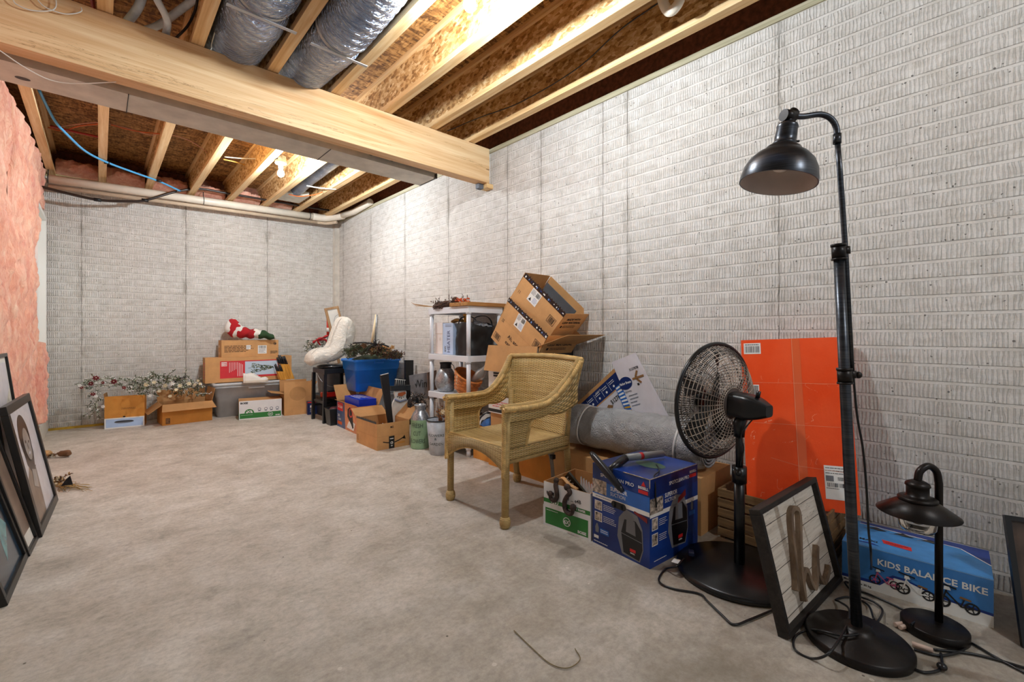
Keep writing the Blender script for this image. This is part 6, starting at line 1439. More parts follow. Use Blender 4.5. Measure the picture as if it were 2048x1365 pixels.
_cu = NT('white_cushion_cloth'); _co = _cu.coord(); _cn = _cu.noise(_cu.map(_co, sc=(1, 1, 1.6)), 11, 5, 0.6, 1.8); _cu.set(col=_cu.ramp(_cn, [(0.3, hexc('d9d3c7')), (0.7, hexc('ece8de'))]), rough=0.85); _cu.bump(_cn, 0.7, 0.03); CUS = _cu.m
cu = thing('lounge_cushion', 'white L-shaped reading cushion slumped on the black bar stool', 'cushion', (2.1, 5.5, 0.64))
out = [(612, 726), (613, 715), (618, 706), (628, 698), (640, 695), (652, 692), (657, 680), (662, 665), (668, 650), (673, 640), (680, 634), (690, 634), (699, 640), (706, 652), (707, 668), (704, 684), (699, 698), (692, 706), (682, 714), (668, 722), (650, 727), (632, 730), (620, 732)]
Yc = 5.50
ctr = [ony(a, b, Yc) for a, b in out]; n_ = len(out)
ring = curve_pts(ctr + [ctr[0]], 3)[:-1]; cen = sum(ring, V()) / len(ring)
# medial spine for puffing
spine = curve_pts([ony(*q, Yc) for q in [(622, 718), (650, 712), (672, 700), (681, 680), (685, 660), (687, 645)]], 4)
mb = MB(); N = len(ring); LV = 9; th_ = 0.155
for side in (1, -1):
    prev = None
    for L in range(LV + 1):
        s = L / LV; rg = []
        for p in ring:
            q = min(spine, key=lambda a: (a - p).length); w1 = noise.noise(p * 9 + V((side, 0, 0))) * .006; rg.append(mb.bm.verts.new(p.lerp(q, s * .999) + V((0, -side * (th_ * (1 - (1 - s) ** 2.3) ** .5 + w1 * s * 3), 0))))
        if prev:
            for k in range(N):
                vs = (prev[k], prev[(k + 1) % N], rg[(k + 1) % N], rg[k]); vs = vs if side == 1 else vs[::-1]
                f = mb.bm.faces.new(vs); f.material_index = mb.mi(CUS); f.smooth = True
        prev = rg
mb.build('cushion_body', cu, weld=0.0015)
mb = MB(); mb.tube([p + V((0, -th_ * .55, 0)) + (cen - p) * .06 for p in ring[2:46]], 0.003, flat('cushion_piping', 'b9b3a6', 0.8, var=0), 6); mb.build('piping', cu)
# red-topped frosted flowers and a long red-handled tool behind
t = thing('red_bow_wreath', 'red bow on a frosted wreath behind the white cushion', 'wreath', (2.1, 5.95, 0.75))
mb = MB()
for k in range(60): c = ony(628 + r.uniform(-14, 26), 690 + r.uniform(-10, 18), 6.0 + r.uniform(-.06, .06)); sprig(mb, c, c + V((r.uniform(-.1, .06), -.03, r.uniform(-.04, .05))), r, 14, .03, .005, (FROST, LEAF, LEAF, WHT))
mb.build('sprigs', t)
mb = MB(); mb.tube(curve_pts([ony(626, 686, 5.92), ony(634, 680, 5.9), ony(645, 676, 5.9), ony(655, 672, 5.92)], 6), [.022 + .008 * math.sin(k * .9) for k in range(19)], REDB, 10, flat=.6); mb.tube(curve_pts([ony(640, 690, 5.93), ony(636, 682, 5.9), ony(650, 680, 5.9), ony(657, 690, 5.93)], 6), 0.014, REDB, 8, flat=.5); mb.build('bow', t)
t = thing('garden_tool', 'long-handled garden tool with a red and black grip in the corner', 'tool', (2.3, 6.3, 0))
tp = lambda px, py: ony(px, py, 6.3)
mb = MB(); mb.tube([tp(655, 840), tp(656, 672)], 0.013, flat('grey_shaft', '6a6c70', 0.4, var=0), 10); mb.build('shaft', t)
mb = MB(); mb.tube([tp(656, 672), tp(656, 640)], 0.018, flat('red_grip', 'c9321f', 0.5, var=0), 12); mb.build('red_grip', t)
mb = MB(); mb.tube([tp(656, 640), tp(656, 628)], 0.019, BLK, 12); mb.build('end_cap', t)
mb = MB(); mb.tube([tp(656, 664), tp(656, 656)], 0.0195, WHT, 12); mb.build('label_band', t)
# tall picture leaning in the corner
OAK = M_wood('oak_frame', 'z', '8a6a48', 'a98560', 'c3a27c', knots=False)
fTL, fTR = at_d(693, 617, 6.06), at_d(718, 612, 6.22)
uu_ = (fTR - fTL); W4 = uu_.length; dn = (ony(706, 660, 5.98) - fTR); dn = V((-0.10, -0.10, -0.9)); 
PM = rot_frame(fTL + dn, uu_, V((0.35, 0.9, 0.1)).cross(V((0, 0, 1))) * 0 + uu_.cross(-dn) * -1)
t = thing('leaning_picture', 'tall oak-framed picture leaning in the corner behind the white cushion', 'picture frame', mat=PM)
Hh = dn.length
for nm, b in (('frame_rail', (0, W4, 0, .025, Hh - .03, Hh)), ('frame_rail', (0, W4, 0, .025, 0, .03)), ('frame_stile', (0, .028, 0, .025, .0301, Hh - .0301)), ('frame_stile', (W4 - .028, W4, 0, .025, .0301, Hh - .0301))):
    mb = MB(); mb.box(*b, OAK, bev=.002); mb.build(nm, t, local=True)
mb = MB(); mb.box(.028, W4 - .028, .010, .016, .03, Hh - .03, flat('picture_paper', 'dcd8d0', 0.6, var=.03))
f = Face(mb, (0, 0.010, 0), (1, 0, 0), (0, 0, 1)); f.line([(.08, Hh - .20), (.12, Hh - .13), (.18, Hh - .11)], .004, SILV, 1); f.poly([(.1, Hh - .26), (.16, Hh - .24), (.15, Hh - .18), (.11, Hh - .2)], TAN, 1); mb.build('picture', t, local=True)
# bucket, red machine, bin, small boxes around the stool
GB = flat('grey_bucket_plastic', '6f7275', 0.4, var=0.04)
t = thing('grey_bucket', 'dark grey bucket with a wire handle seen under the stool seat', 'bucket', (2.22, 5.92, 0.27))
mb = MB(); mb.lathe([(0.0, 0.0), (0.125, 0.0), (0.14, 0.02), (0.155, 0.27), (0.162, 0.275), (0.162, 0.30), (0.15, 0.30), (0.135, 0.03), (0, .02)], GB, Matrix.Translation((2.22, 5.95, 0.27)), 36); mb.build('bucket_body', t)
mb = MB(); mb.tube([V((2.22 + .16 * math.cos(a), 5.95 - .16 * abs(math.sin(a)) * .9, 0.53 - .17 * math.sin(a))) for a in [PI * k / 16 for k in range(17)]], .003, flat('wire_handle', 'b5b7ba', .3, metal=.8, var=0), 6); mb.build('handle', t)
tub('storage_tote', 'dark lidded tote on the floor beneath the grey bucket', floor_frame((2.05, 5.78, 0), (2.40, 5.78, 0)), 0.36, 0.34, 0.262, flat('charcoal_tote', '26282c', 0.4, var=0.03), taper=.02)
t = thing('red_tool_case', 'glossy red tool case behind the stool legs', 'case', (2.08, 5.60, 0.26))
mb = MB(); mb.box(1.99, 2.20, 5.56, 5.66, 0.265, 0.33, flat('glossy_red', 'c0241c', .25, var=.03), bev=.012); mb.build('case_body', t)
mb = MB(); mb.box(2.05, 2.14, 5.555, 5.565, 0.33, 0.345, BLK, bev=.002); mb.build('handle', t)
mb = MB(); mb.box(1.98, 2.22, 5.50, 5.68, 0.2485, 0.2645, BLS); tag(mb.build('stool_shelf_board'), 'dark board lying across the stool stretchers under the red case', 'board')
Mq = floor_frame((1.96, 6.02, 0), (2.17, 5.98, 0))
carton('small_carton', 'small navy blue product carton behind the left stool leg', 'box', Mq, (0.12, 0.10, 0.165), NAVY, NAVY, opened=False, art=lambda F, mb: (F['front'].rect(.03, .09, .09, .12, WHT, 1), F['front'].lines(.03, .09, .03, .08, 3, WHT, 1), F['front'].rect(0, .12, .15, .165, REDP, 1)))
carton('small_carton', 'small white and grey product carton between the stool legs', 'box', floor_frame((2.09, 5.95, 0), (2.2, 5.93, 0)), (0.10, 0.08, 0.15), WHT, WHT, opened=False, art=lambda F, mb: F['front'].rect(.01, .09, .02, .08, SILV, 1))
t = thing('waste_bin', 'small black square waste bin at the foot of the stool', 'bin', (1.985, 5.16, 0))
mb = MB(); BN = flat('bin_plastic', '1b1f20', 0.3, var=.05)
for (z0, z1, a, b) in ((0, .19, .062, .078),):
    q = lambda s, z: [V((1.985 - s, 5.20 - s, z)), V((1.985 + s, 5.20 - s, z)), V((1.985 + s, 5.20 + s, z)), V((1.985 - s, 5.20 + s, z))]
    A_, B_ = q(a, z0), q(b, z1); C_ = q(b - .006, z1); D_ = q(a - .004, z0 + .008)
    mb.faces(A_ + B_ + C_ + D_, [(3, 2, 1, 0)] + [(i, (i + 1) % 4, 4 + (i + 1) % 4, 4 + i) for i in range(4)] + [(4 + i, 4 + (i + 1) % 4, 8 + (i + 1) % 4, 8 + i) for i in range(4)] + [(8 + i, 8 + (i + 1) % 4, 12 + (i + 1) % 4, 12 + i) for i in range(4)] + [(12, 13, 14, 15)], BN)
mb.build('bin_body', t)
mb = MB(); mb.tube([*q(.081, .188)], .005, BN, 6, closed=True); mb.build('rim', t)
mb = MB(); mb.ball((1.985, 5.20, .165), .058, flat('dark_red_liner', '4a1418', .6, var=.1), 14, 8, sz=.7); mb.build('liner', t)
# blue tote on a pale tote, garland and tree stand on it
BLT = flat('blue_tote', '1f78d8', 0.3, var=0.03)
tub('storage_tote', 'pale grey lidded tote on the floor supporting the bright blue one', floor_frame((2.26, 4.86, 0), (2.62, 4.86, 0)), 0.42, 0.42, 0.385, flat('pale_tote', 'aeb4b8', 0.4, var=.03), taper=.03)
tub('storage_tote', 'bright blue open tote heaped with a dark garland', floor_frame((2.09, 4.87, 0.386), (2.66, 4.87, 0.386)), 0.57, 0.40, 0.365, BLT, lid=False, taper=.045, opened=True)
t = thing('pine_garland', 'dark green and brown artificial garland heaped in the blue tote', 'garland', (2.3, 5.1, 0.74))
DGN = flat('dark_needle', '2f3a26', .8, var=.3); BRN = flat('dry_brown_leaf', '6b4a30', .8, var=.3); TANL = flat('tan_leaf', 'b98f5c', .7, var=.2); PURP = flat('dusky_leaf', '4a2f38', .8, var=.3)
mb = MB()
mb.grid(lambda u, v: V((2.13 + .5 * u, 4.90 + .34 * v, .70 + .10 * math.sin(u * PI) ** .5 * math.sin(v * PI) ** .5)), 10, 8, DGN)
for k in range(330):
    s = r.random(); px = 692 + 108 * s; py = 713 - 15 * math.sin(min(1, s * 1.1 + .08) * PI) ** .6 + r.uniform(-6, 12); c = at_d(px, min(py, 716), 5.08 + r.uniform(-.18, .22) - .12 * s); e = c + V((r.uniform(-.08, .08), r.uniform(-.08, .04), r.uniform(-.01, .06)))
    sprig(mb, c, e, r, 16, .026, .0032 if s < .45 else .006, (DGN, DGN, LEAF) if s < .45 else (DGN, BRN, PURP, BRN, LEAF))
mb.build('needles', t)
for (a, b, q, m) in ((728, 692, .04, BRN), (768, 697, .045, TANL), (778, 700, .04, TANL), (758, 702, .035, BRN), (745, 700, .03, TANL), (785, 695, .03, TANL), (722, 700, .03, LEAF)): flower(t, at_d(a, b, 4.88), q, m, r, 'dried_leaf', 5, BRN)
t = thing('tree_stand', 'black folding metal tree stand with a chain on top of the garland', 'tree stand', at_d(750, 690, 5.0))
hb = at_d(750, 689, 4.82)
mb = MB(); mb.tube([hb - V((0, 0, .02)), hb + V((0, 0, .045))], .016, PLB, 12); mb.build('hub', t)
for (a, b) in ((706, 687), (778, 694), (735, 702)): mb = MB(); mb.tube([hb, hb.lerp(at_d(a, b, 4.82), .5) + V((0, 0, .014)), at_d(a, b, 4.82)], .008, PLB, 8); mb.build('leg', t)
mb = MB(); mb.tube([hb + V((.0, 0, .045)), at_d(754, 630, 4.86)], .009, GALV, 8)
for k in range(16): c = (hb + V((0.012, -.008, .045))).lerp(at_d(756, 632, 4.84), k / 16); mb.tube([c + V((.005 * math.cos(a), 0, .009 * math.sin(a))) for a in [2 * PI * j / 6 for j in range(6)]], .0016, GALV, 4, closed=True)
mb.build('rod_and_chain', t)
mb = MB(); mb.tube([hb + V((.02, 0, .04)), hb + V((.045, 0, .052)), hb + V((.055, 0, .035)), hb + V((.04, 0, .025))], .003, PLB, 6); mb.build('thumb_screw', t)
mb = MB(); mb.tube([at_d(743, 694, 5.10), at_d(752, 630, 5.18)], [.018, .010], flat('cream_stick', 'e2cfa8', .5, var=.03), 12); tag(mb.build('wooden_stake'), 'pale tapered wooden stake leaning behind the tree stand', 'stick')
DS = flat('dusky_cloth', '2b2628', .8, var=.4, nscale=20); PKC = flat('pinkish_cloth', 'b98f80', .8, var=.15)
mb = MB(); mb.grid(lambda u, v: V((2.33 + .18 * u + .02 * noise.noise(V((u * 5, v * 5, 1))), 5.38 + .22 * v, .02 + .62 * math.sin(min(1, .3 + u * .7) * PI) ** .6 * math.sin((.15 + .7 * v) * PI) ** .5 + .04 * noise.noise(V((u * 8, v * 8, 3))))), 20, 20, DS); tag(mb.build('cloth_bundle'), 'dark cloth bundle heaped between the stool and the blue tote', 'cloth')
mb = MB(); mb.ball((2.34, 5.36, .40), .07, PKC, 14, 8, sx=.9, sz=1.2); tag(mb.build('soft_toy'), 'pinkish crumpled cloth poking out beside the right stool leg', 'cloth')
# ================================================================== MIDDLE ROW OF CARTONS
def artOC(F, mb):
    W, H = 0.62, 0.285
    for f, L in ((F['front'], W),):
        f.rect(0, L, 0, H, flat('cleaner_orange', 'd98a5c', .5, var=.12, nscale=14), 0); f.poly([(0, 0), (L * .42, 0), (L * .38, H), (0, H)], flat('slate_blue_print', '4a5a80', .45, var=.1), 1)
        f.rect(0.02, .19, H - .10, H - .01, REDP, 2); f.text('O-Cedar', .035, H - .07, .032, WHT, 3, .02, w=.14); f.text('360', .03, .115, .03, WHT, 3, .02); f.text('CLEAN', .03, .08, .022, WHT, 3, .02)
        f.rect(.02, .16, .03, .065, ORP, 2); f.poly([(.30, .03), (.50, .02), (.54, .10), (.44, .12), (.36, .10)], WHT, 2)
        f.poly([(.32, .15), (.43, .08), (.47, .04), (.50, .05), (.46, .20), (.40, .26), (.33, .23)], INKB, 3); f.ell(.42, .2, .05, .05, REDP, 4, hole=.7)
Mz = floor_frame((1.985, 5.11, 0), (1.962, 4.50, 0))
carton('mop_carton', 'open printed mop carton with a red logo beside the black bin', 'box', Mz, (0.60, 0.235, 0.285), KRO, KRD, art=artOC,
       flaps=[('left', 0.20, 35, 0, lambda fo, fi, W, L, fb: fo.rect(.02, W - .02, .02, L - .02, BRN, 1)), ('back', 0.17, 20), ('front', .03, 60)])
BLG = flat('royal_blue_print', '1638c0', .3, var=.04)
Mz2 = floor_frame((2.02, 4.98, 0.20), (2.00, 4.56, 0.20))
def artZ(F, mb):
    f = F['front']; f.rect(.02, .20, .005, .06, REDP, 1); f.text('O-Cedar', .03, .018, .03, WHT, 3, .02, w=.15); f.poly([(.26, 0), (.38, 0), (.36, .06), (.28, .05)], PKC, 2)
    g = F['top']; g.lines(.06, .34, .03, .16, 4, WHT, 1, th=.4, seed=4)
carton('mop_refill_carton', 'royal blue carton with a red logo standing inside the open mop carton', 'box', Mz2, (0.42, 0.19, 0.15), BLG, BLG, opened=False, art=artZ)
Ma = floor_frame((1.823, 4.21, 0), (1.823, 3.775, 0))
def artAm(F, mb):
    f = F['right']      # the side facing right-front
    L = 0.32; f.line([(0, .118), (L, .118)], .003, KRD, 1); f.rect(.115, .17, 0, .112, TAPE, 2); f.rect(.125, .16, .085, .092, WHT, 3); f.ell(.143, .05, .012, .012, WHT, 3, hole=.6); f.rect(.135, .151, .02, .028, WHT, 3)
    P = [(.06 + .21 * k / 14, .068 - .026 * math.sin(PI * k / 14) + .02 * (k / 14)) for k in range(15)]; f.line(P, .009, INKB, 1); f.poly([(.245, .075), (.285, .065), (.272, .105), (.262, .09)], INKB, 1)
    f.lines(.20, .28, .03, .05, 1, KRO, 3, th=.8); f.text('M2', .13, .185, .018, INKB, 2, .02)
    g = F['front']; g.line([(0, .118), (.435, .118)], .003, KRD, 1); g.lines(.02, .05, .03, .09, 4, INKB, 1)
t = carton('open_carton', 'open kraft carton with a printed smile line and black tape holding dark boards', 'box', Ma, (0.435, 0.325, 0.235), art=artAm,
       flaps=[('left', 0.0, 0), ('back', 0.19, 48, 0.01), ('left', .15, 62, .0)])
mb = MB(); r = random.Random(8); x = 0
while x < .42:
    s = r.uniform(.01, .022); mb.face([V((x, -.001, .236)), V((x + s, -.001, .236)), V((x + s, -.003, .262 + r.uniform(-.004, .006))), V((x + s * .5, -.003, .252)), V((x, -.003, .262 + r.uniform(-.004, .006)))], TAPE); x += s
mb.build('torn_tape', t, local=True)
mb = MB(); mb.grid(lambda u, v: Ma @ V((.33 + .09 * u, .02 + .12 * v, .14 + .07 * noise.noise(V((u * 4, v * 4, 7))) + .03)), 12, 12, flat('white_packing', 'e4e2dc', .7, var=.03)); tag(mb.build('packing_paper'), 'crumpled white packing paper in the tape-marked carton', 'paper')
# dark boards and the snowman
def board(name, label, cat, pix, Y, th, m, art=None):
    P = [ony(a, b, Y) for a, b in pix]; mb = MB(); mb.prism(P, (0, th, 0), m)
    if art: art(mb, P)
    o = mb.build(name); tag(o, label, cat); return o
board('dark_plank', 'black plank with a pale edge leaning out of the tape-marked carton', 'board', [(781, 872), (789, 872), (777, 747), (761, 751)], 3.93, .02, flat('soot_board', '17181b', .5, var=.1), lambda mb, P: mb.tube([P[3], P[2]], .004, WHT, 5))
board('dark_plank', 'black upright board on the wall side left of the white shelf', 'board', [(811, 864), (827, 864), (827, 721), (811, 721)], 4.60, .03, flat('soot_board', '17181b', .5, var=.1))
t = thing('snowman_figure', 'flat wooden snowman with a black hat and a carrot nose beside the shelf', 'figure', ony(800, 850, 4.05))
SNW = flat('snowman_white', 'd9d8d2', .7, var=.08)
ys = 4.05
sp = lambda a, b, e=0.0: ony(a, b, ys - e)
mb = MB(); mb.prism([sp(*q) for q in [(784, 850), (818, 850), (820, 820), (816, 803), (812, 795), (813, 784), (810, 778), (792, 778), (789, 786), (791, 797), (786, 806), (783, 822)]], (0, .02, 0), SNW)
mb.tube([sp(789, 799, .006), sp(800, 804, .010), sp(813, 800, .006)], .009, flat('blue_scarf', '7f8aa6', .7, var=.2), 8)
for q in ((795, 794), (799, 796), (803, 797), (807, 795)): mb.ball(sp(*q, .002), .005, INKB, 8, 5)
mb.build('body', t)
mb = MB(); mb.prism([sp(798, 787, .02), sp(811, 784, .02), sp(812, 788, .02), sp(804, 793, .02), sp(797, 792, .02)], (0, .018, 0), flat('carrot_paint', 'a5552a', .6, var=.1)); mb.build('nose', t)
mb = MB(); mb.prism([sp(782, 773, .015), sp(821, 771, .015), sp(821, 781, .015), sp(783, 783, .015)], (0, .03, 0), flat('hat_black', '24282c', .6, var=.2)); mb.build('hat_brim', t)
mb = MB(); mb.prism([sp(790, 773), sp(792, 759), sp(799, 756), (sp(808, 758)), sp(812, 772)], (0, .02, 0), flat('hat_black', '24282c', .6, var=.2)); f_ = MB()
for k in range(5): mb.tube([sp(792 + 4 * k, 772, .002), sp(793 + 4 * k, 760, .002)], .0022, SNW, 4)
mb.tube([sp(790, 759, .002), sp(811, 761, .002)], .004, SNW, 5); mb.build('hat_crown', t)
SLT = flat('grey_slate_wood', '85878c', .7, var=.12)
t = thing('winter_sign', 'grey wooden sign with dark hand lettering between board and white shelf', 'sign', ony(840, 790, 4.3))
P = [ony(823, 800, 4.35), ony(862, 797, 4.22), ony(862, 744, 4.22), ony(818, 752, 4.35)]
mb = MB(); mb.prism(P, (0.01, .02, 0), SLT); uu = (P[1] - P[0]); f = Face(mb, P[0], V((uu.x, uu.y, 0)), V((0, 0, 1)), lift=.012); f.text('Winter', .03, .13, .085, INKB, 1, 0.004, w=.24, rot=.05); mb.build('board', t)
board('brown_board', 'brown board behind the grey winter sign', 'board', [(858, 800), (874, 798), (873, 741), (856, 746)], 4.12, .02, flat('brown_board_wood', '6a5346', .6, var=.1))
t = thing('tinsel_heap', 'black glossy tinsel and bag heap left of the white shelf', 'garland', ony(832, 815, 3.95))
r = random.Random(12); mb = MB()
for k in range(120): c = ony(835 + r.uniform(-12, 14), 808 + r.uniform(-18, 16), 3.95 + r.uniform(-.08, .1)); sprig(mb, c, c + rv(r, .045), r, 14, .022, .004, (INKB, INKB, DUSTY, DS))
mb.ball(ony(827, 808, 3.95), .062, BLKF, 18, 12, sz=1.3); mb.build('tinsel', t)

# --- milk can and pail
def wraptext(mb, c, rz, ang, z, s, h, m, bold=.01, wmax=None, lift=.0015):
    vs, fs, x0, x1, y0, y1 = text_geo(s, bold); sc = h / .69; sx = sc if not wmax else wmax / (x1 - x0); W = (x1 - x0) * sx; P = []
    for q in vs:
        X = (q.x - x0) * sx - W / 2; zz_ = z + q.y * sc; r_ = rz(zz_) + lift; a = ang + X / r_; P.append(V((c[0] + r_ * math.cos(a), c[1] + r_ * math.sin(a), c[2] + zz_)))
    mb.faces(P, fs, m)
GV2 = NT('spangled_zinc'); co = GV2.coord(); v_ = GV2.voro(co, 90, 'Color'); GV2.set(col=GV2.mix(.5, hexc('a7abb0'), GV2.ramp(GV2.sep(v_)[0], [(0, hexc('74787e')), (1, hexc('c9cdd2'))])), rough=.34, metal=.75)
MINT = flat('mint_paint', '8fb08a', .5, var=.08, nscale=20)
c = V((2.175, 3.63, 0)); AC = math.atan2(-c.y, -c.x)
t = thing('milk_can', 'mint green milk can with a zinc neck lettered for cut flowers', 'milk can', c)
mb = MB(); T = Matrix.Translation(c); mb.lathe([(0, 0), (.082, 0), (.086, .006), (.084, .012), (.084, .250), (.086, .256), (.084, .262)], MINT, T, 40)
for zz_, s_ in ((.195, 'FRESH'), (.125, 'CUT'), (.055, 'FLOWERS')): wraptext(mb, c, lambda z: .084, AC - .35, zz_, s_, .038, flat('grey_lettering', '3f4a42', .6, var=0), .0, wmax={'FRESH': .11, 'CUT': .07, 'FLOWERS': .15}[s_])
mb.build('can_body', t)
mb = MB(); mb.lathe([(.084, .262), (.080, .285), (.066, .315), (.052, .335), (.047, .345), (.047, .375), (.052, .382), (.054, .392), (.050, .396), (.044, .392), (.042, .34), (.0, .33)], GV2.m, T, 40); mb.build('neck', t)
c = V((2.185, 3.335, 0)); AC = math.atan2(-c.y, -c.x)
ZP = flat('whitewashed_zinc', 'b4b9bf', .5, metal=.15, var=.1, nscale=14)
t = thing('flower_pail', 'pale galvanised pail lettered in grey beside the wicker chair', 'pail', c); T = Matrix.Translation(c); rz = lambda z: .078 + .028 * z / .3
mb = MB(); mb.lathe([(0, 0), (.076, 0), (.079, .004), (.106, .298), (.102, .298), (.076, .01), (0, .01)], ZP, T, 40)
for zz_, s_, w_ in ((.165, 'FLOWERS', .15), (.135, '&', .02), (.09, 'GARDEN', .13)): wraptext(mb, c, rz, AC - .30, zz_, s_, .022, flat('grey_lettering', '3f4a42', .6, var=0), .0, wmax=w_)
mb.build('pail_body', t); mb = MB(); mb.tube([c + V((.106 * math.cos(a), .106 * math.sin(a), .298)) for a in [2 * PI * k / 36 for k in range(36)]], .005, flat('dark_rim', '2e3236', .4, metal=.5, var=0), 8, closed=True); mb.build('rim', t)
t = thing('dried_flowers', 'dried orange and yellow flowers standing in the pale pail', 'dried flowers', c + V((0, 0, .2)))
r = random.Random(21); mb = MB(); OR2 = flat('rust_leaf', 'b0622c', .7, var=.2); YEL = flat('yellow_bloom', 'd8a52a', .6, var=.1)
for k in range(34): e = c + V((r.uniform(-.03, .12), r.uniform(-.10, .06), r.uniform(.30, .46))); sprig(mb, c + V((.02, -.02, .12)), e, r, 14, .026, .006, (OR2, OR2, TANL, BRN))
mb.build('stems', t)
for k in range(5): flower(t, c + V((r.uniform(-.02, .09), -.06 + r.uniform(-.02, .03), r.uniform(.30, .38))), .026, r.choice((YEL, CREAM, TANL)), r)

# --- white plastic shelving
WP = flat('white_plastic', 'dfe2e8', .35, var=.01)
sx0, sx1, sy0, sy1 = 2.30, 2.665, 3.06, 3.66
shf = thing('plastic_shelf', 'white plastic shelving unit against the right wall', 'shelf', (2.48, 3.36, 0))
for zt in (1.282, .855, .505, .12):
    mb = MB(); hh = .055 if zt > 1 else .05
    mb.box(sx0 - .01, sx1 + .01, sy0 - .01, sy1 + .01, zt - .012, zt, WP)
    for b in ((sx0 - .012, sx0 + .006, sy0 - .012, sy1 + .012), (sx1 - .006, sx1 + .012, sy0 - .012, sy1 + .012), (sx0 + .0061, sx1 - .0061, sy0 - .012, sy0 + .006), (sx0 + .0061, sx1 - .0061, sy1 - .006, sy1 + .012)): mb.box(*b, zt - hh, zt + .002, WP, bev=.003)
    for (x, y) in ((sx0 + .012, sy0 + .012), (sx0 + .012, sy1 - .012), (sx1 - .012, sy0 + .012), (sx1 - .012, sy1 - .012)): mb.cyl((x, y, zt - hh - .012), (x, y, zt - hh + .01), .024, WP, 18)
    mb.build('shelf_board', shf)
for (x, y) in ((sx0 + .012, sy0 + .012), (sx0 + .012, sy1 - .012), (sx1 - .012, sy0 + .012), (sx1 - .012, sy1 - .012)):
    mb = MB()
    for (a, b) in ((0, .066), (.1205, .445), (.5055, .795), (.8555, 1.225)): mb.cyl((x, y, a), (x, y, b), .0185, WP, 18)
    mb.build('post', shf)
# on top: plank, wreath, pine cone, berries
mb = MB(); mb.box(2.272, 2.70, 3.03, 3.30, 1.2845, 1.318, M_wood('warm_plank', 'x', '7a5230', 'a3733f', 'd0a05e'), bev=.003); tag(mb.build('wooden_plank'), 'brown wooden plank lying on top of the white shelf', 'board')
t = thing('vine_wreath', 'dark grapevine wreath lying on top of the white shelf', 'wreath', (2.45, 3.55, 1.285)); r = random.Random(4)
mb = MB(); VN = flat('grapevine', '4a2f22', .8, var=.3)
wc = V((2.43, 3.50, 1.31))
for k in range(26):
    ph = r.random() * 6; mb.tube([wc + V(((.13 + .03 * math.sin(a * 3 + ph)) * math.cos(a), (.17 + .03 * math.cos(a * 2 + ph)) * math.sin(a), .022 * math.sin(a * 4 + ph) + r.uniform(0, .025) * 0 + .02 * (k % 3 - 1) * .7)) for a in [2 * PI * j / 30 for j in range(30)]], .0032, VN, 4, closed=True)
for k in range(40): a = r.random() * 6.28; c_ = wc + V((.13 * math.cos(a), .17 * math.sin(a), .01)); sprig(mb, c_, c_ + rv(r, .06) + V((0, 0, .03)), r, 8, .02, .004, (VN, BRN))
for k in range(5): mb.tube([wc + V((-.10, .12, -.01)), wc + V((-.16 - .02 * k, .20 + .02 * k, -.005 + .006 * k)), wc + V((-.20, .30 + .02 * k, .0 + .01 * k))], .002, TANL, 4)
mb.build('vines', t)
mb = MB(); pc_ = V((2.36, 3.335, 1.345)); mb.ball(pc_, .030, VN, 14, 8)
for k in range(110):
    ph = math.acos(1 - 2 * (k + .5) / 110); th2 = 2.4 * k; d = V((math.sin(ph) * math.cos(th2), math.sin(ph) * math.sin(th2), math.cos(ph))); s = d.cross(V((.1, .2, 1))).normalized() * .007; mb.face([pc_ + d * .026 + s, pc_ + d * .040, pc_ + d * .026 - s], BRN)
tag(mb.build('pine_cone'), 'large brown pine cone on top of the white shelf', 'pine cone')
mb = MB()
for k in range(34): mb.ball(V((2.38, 3.24, 1.338)) + V((r.uniform(-.05, .05), r.uniform(-.07, .05), r.uniform(-.012, .022))), .009, flat('orange_berry', 'c2521f', .5, var=.2), 7, 4)
tag(mb.build('berry_cluster'), 'cluster of dried orange berries on the plank atop the shelf', 'decoration')['kind'] = 'stuff'
# middle shelf: cartons, black bag
zS = .8575
carton('heater_carton', 'pale blue carton lettered HEATER on the middle shelf', 'box', floor_frame((2.338, 3.50, zS), (2.338, 3.34, zS)), (0.16, 0.28, .285), flat('pale_blue_card', 'b9cbe6', .45, var=.03), WHT, opened=False,
       art=lambda F, mb: (F['front'].text('HEATER', .115, .02, .045, NAVY, 1, -.004, w=.20, rot=R(90)), F['front'].text('XW', .05, .02, .022, INKB, 1, .02, rot=R(90)), F['front'].lines(.04, .14, .25, .275, 2, GREYP, 1)))
carton('white_carton', 'cream carton with a folded flap beside the heater carton', 'box', floor_frame((2.338, 3.625, zS), (2.338, 3.51, zS)), (0.12, 0.26, .29), flat('cream_card', 'e6ddd8', .5, var=.02), WHT, opened=False, art=lambda F, mb: (F['front'].rect(-.003, .123, .19, .292, flat('cream_card', 'e6ddd8', .5, var=.02), 6), F['front'].line([(0, .189), (.12, .189)], .002, TANL, 7), F['front'].ell(.08, .14, .012, .012, TANL, 1, hole=.8)))
mb = MB(); mb.tube([(2.46, 3.50, 1.16), (2.46, 3.44, 1.175), (2.46, 3.36, 1.165)], [.035, .04, .03], flat('dry_straw', 'b58d50', .9, var=.3), 10, flat=.4); tag(mb.build('straw_bundle'), 'tan straw bundle lying on the heater carton', 'decoration')
mb = MB(); mb.lathe([(0, 0), (.024, 0), (.030, .06), (.034, .075), (0, .08)], KB, Matrix.Translation((2.46, 3.30, 1.150)), 16); tag(mb.build('wooden_cup'), 'small tan wooden cup under the top shelf', 'cup')
t = thing('black_bag', 'bulging black tote bag with silver wrapping on the middle shelf', 'bag', (2.48, 3.2, zS))
BGM = flat('black_bag_cloth', '121214', .5, var=.2, bump=.4, bscale=30)
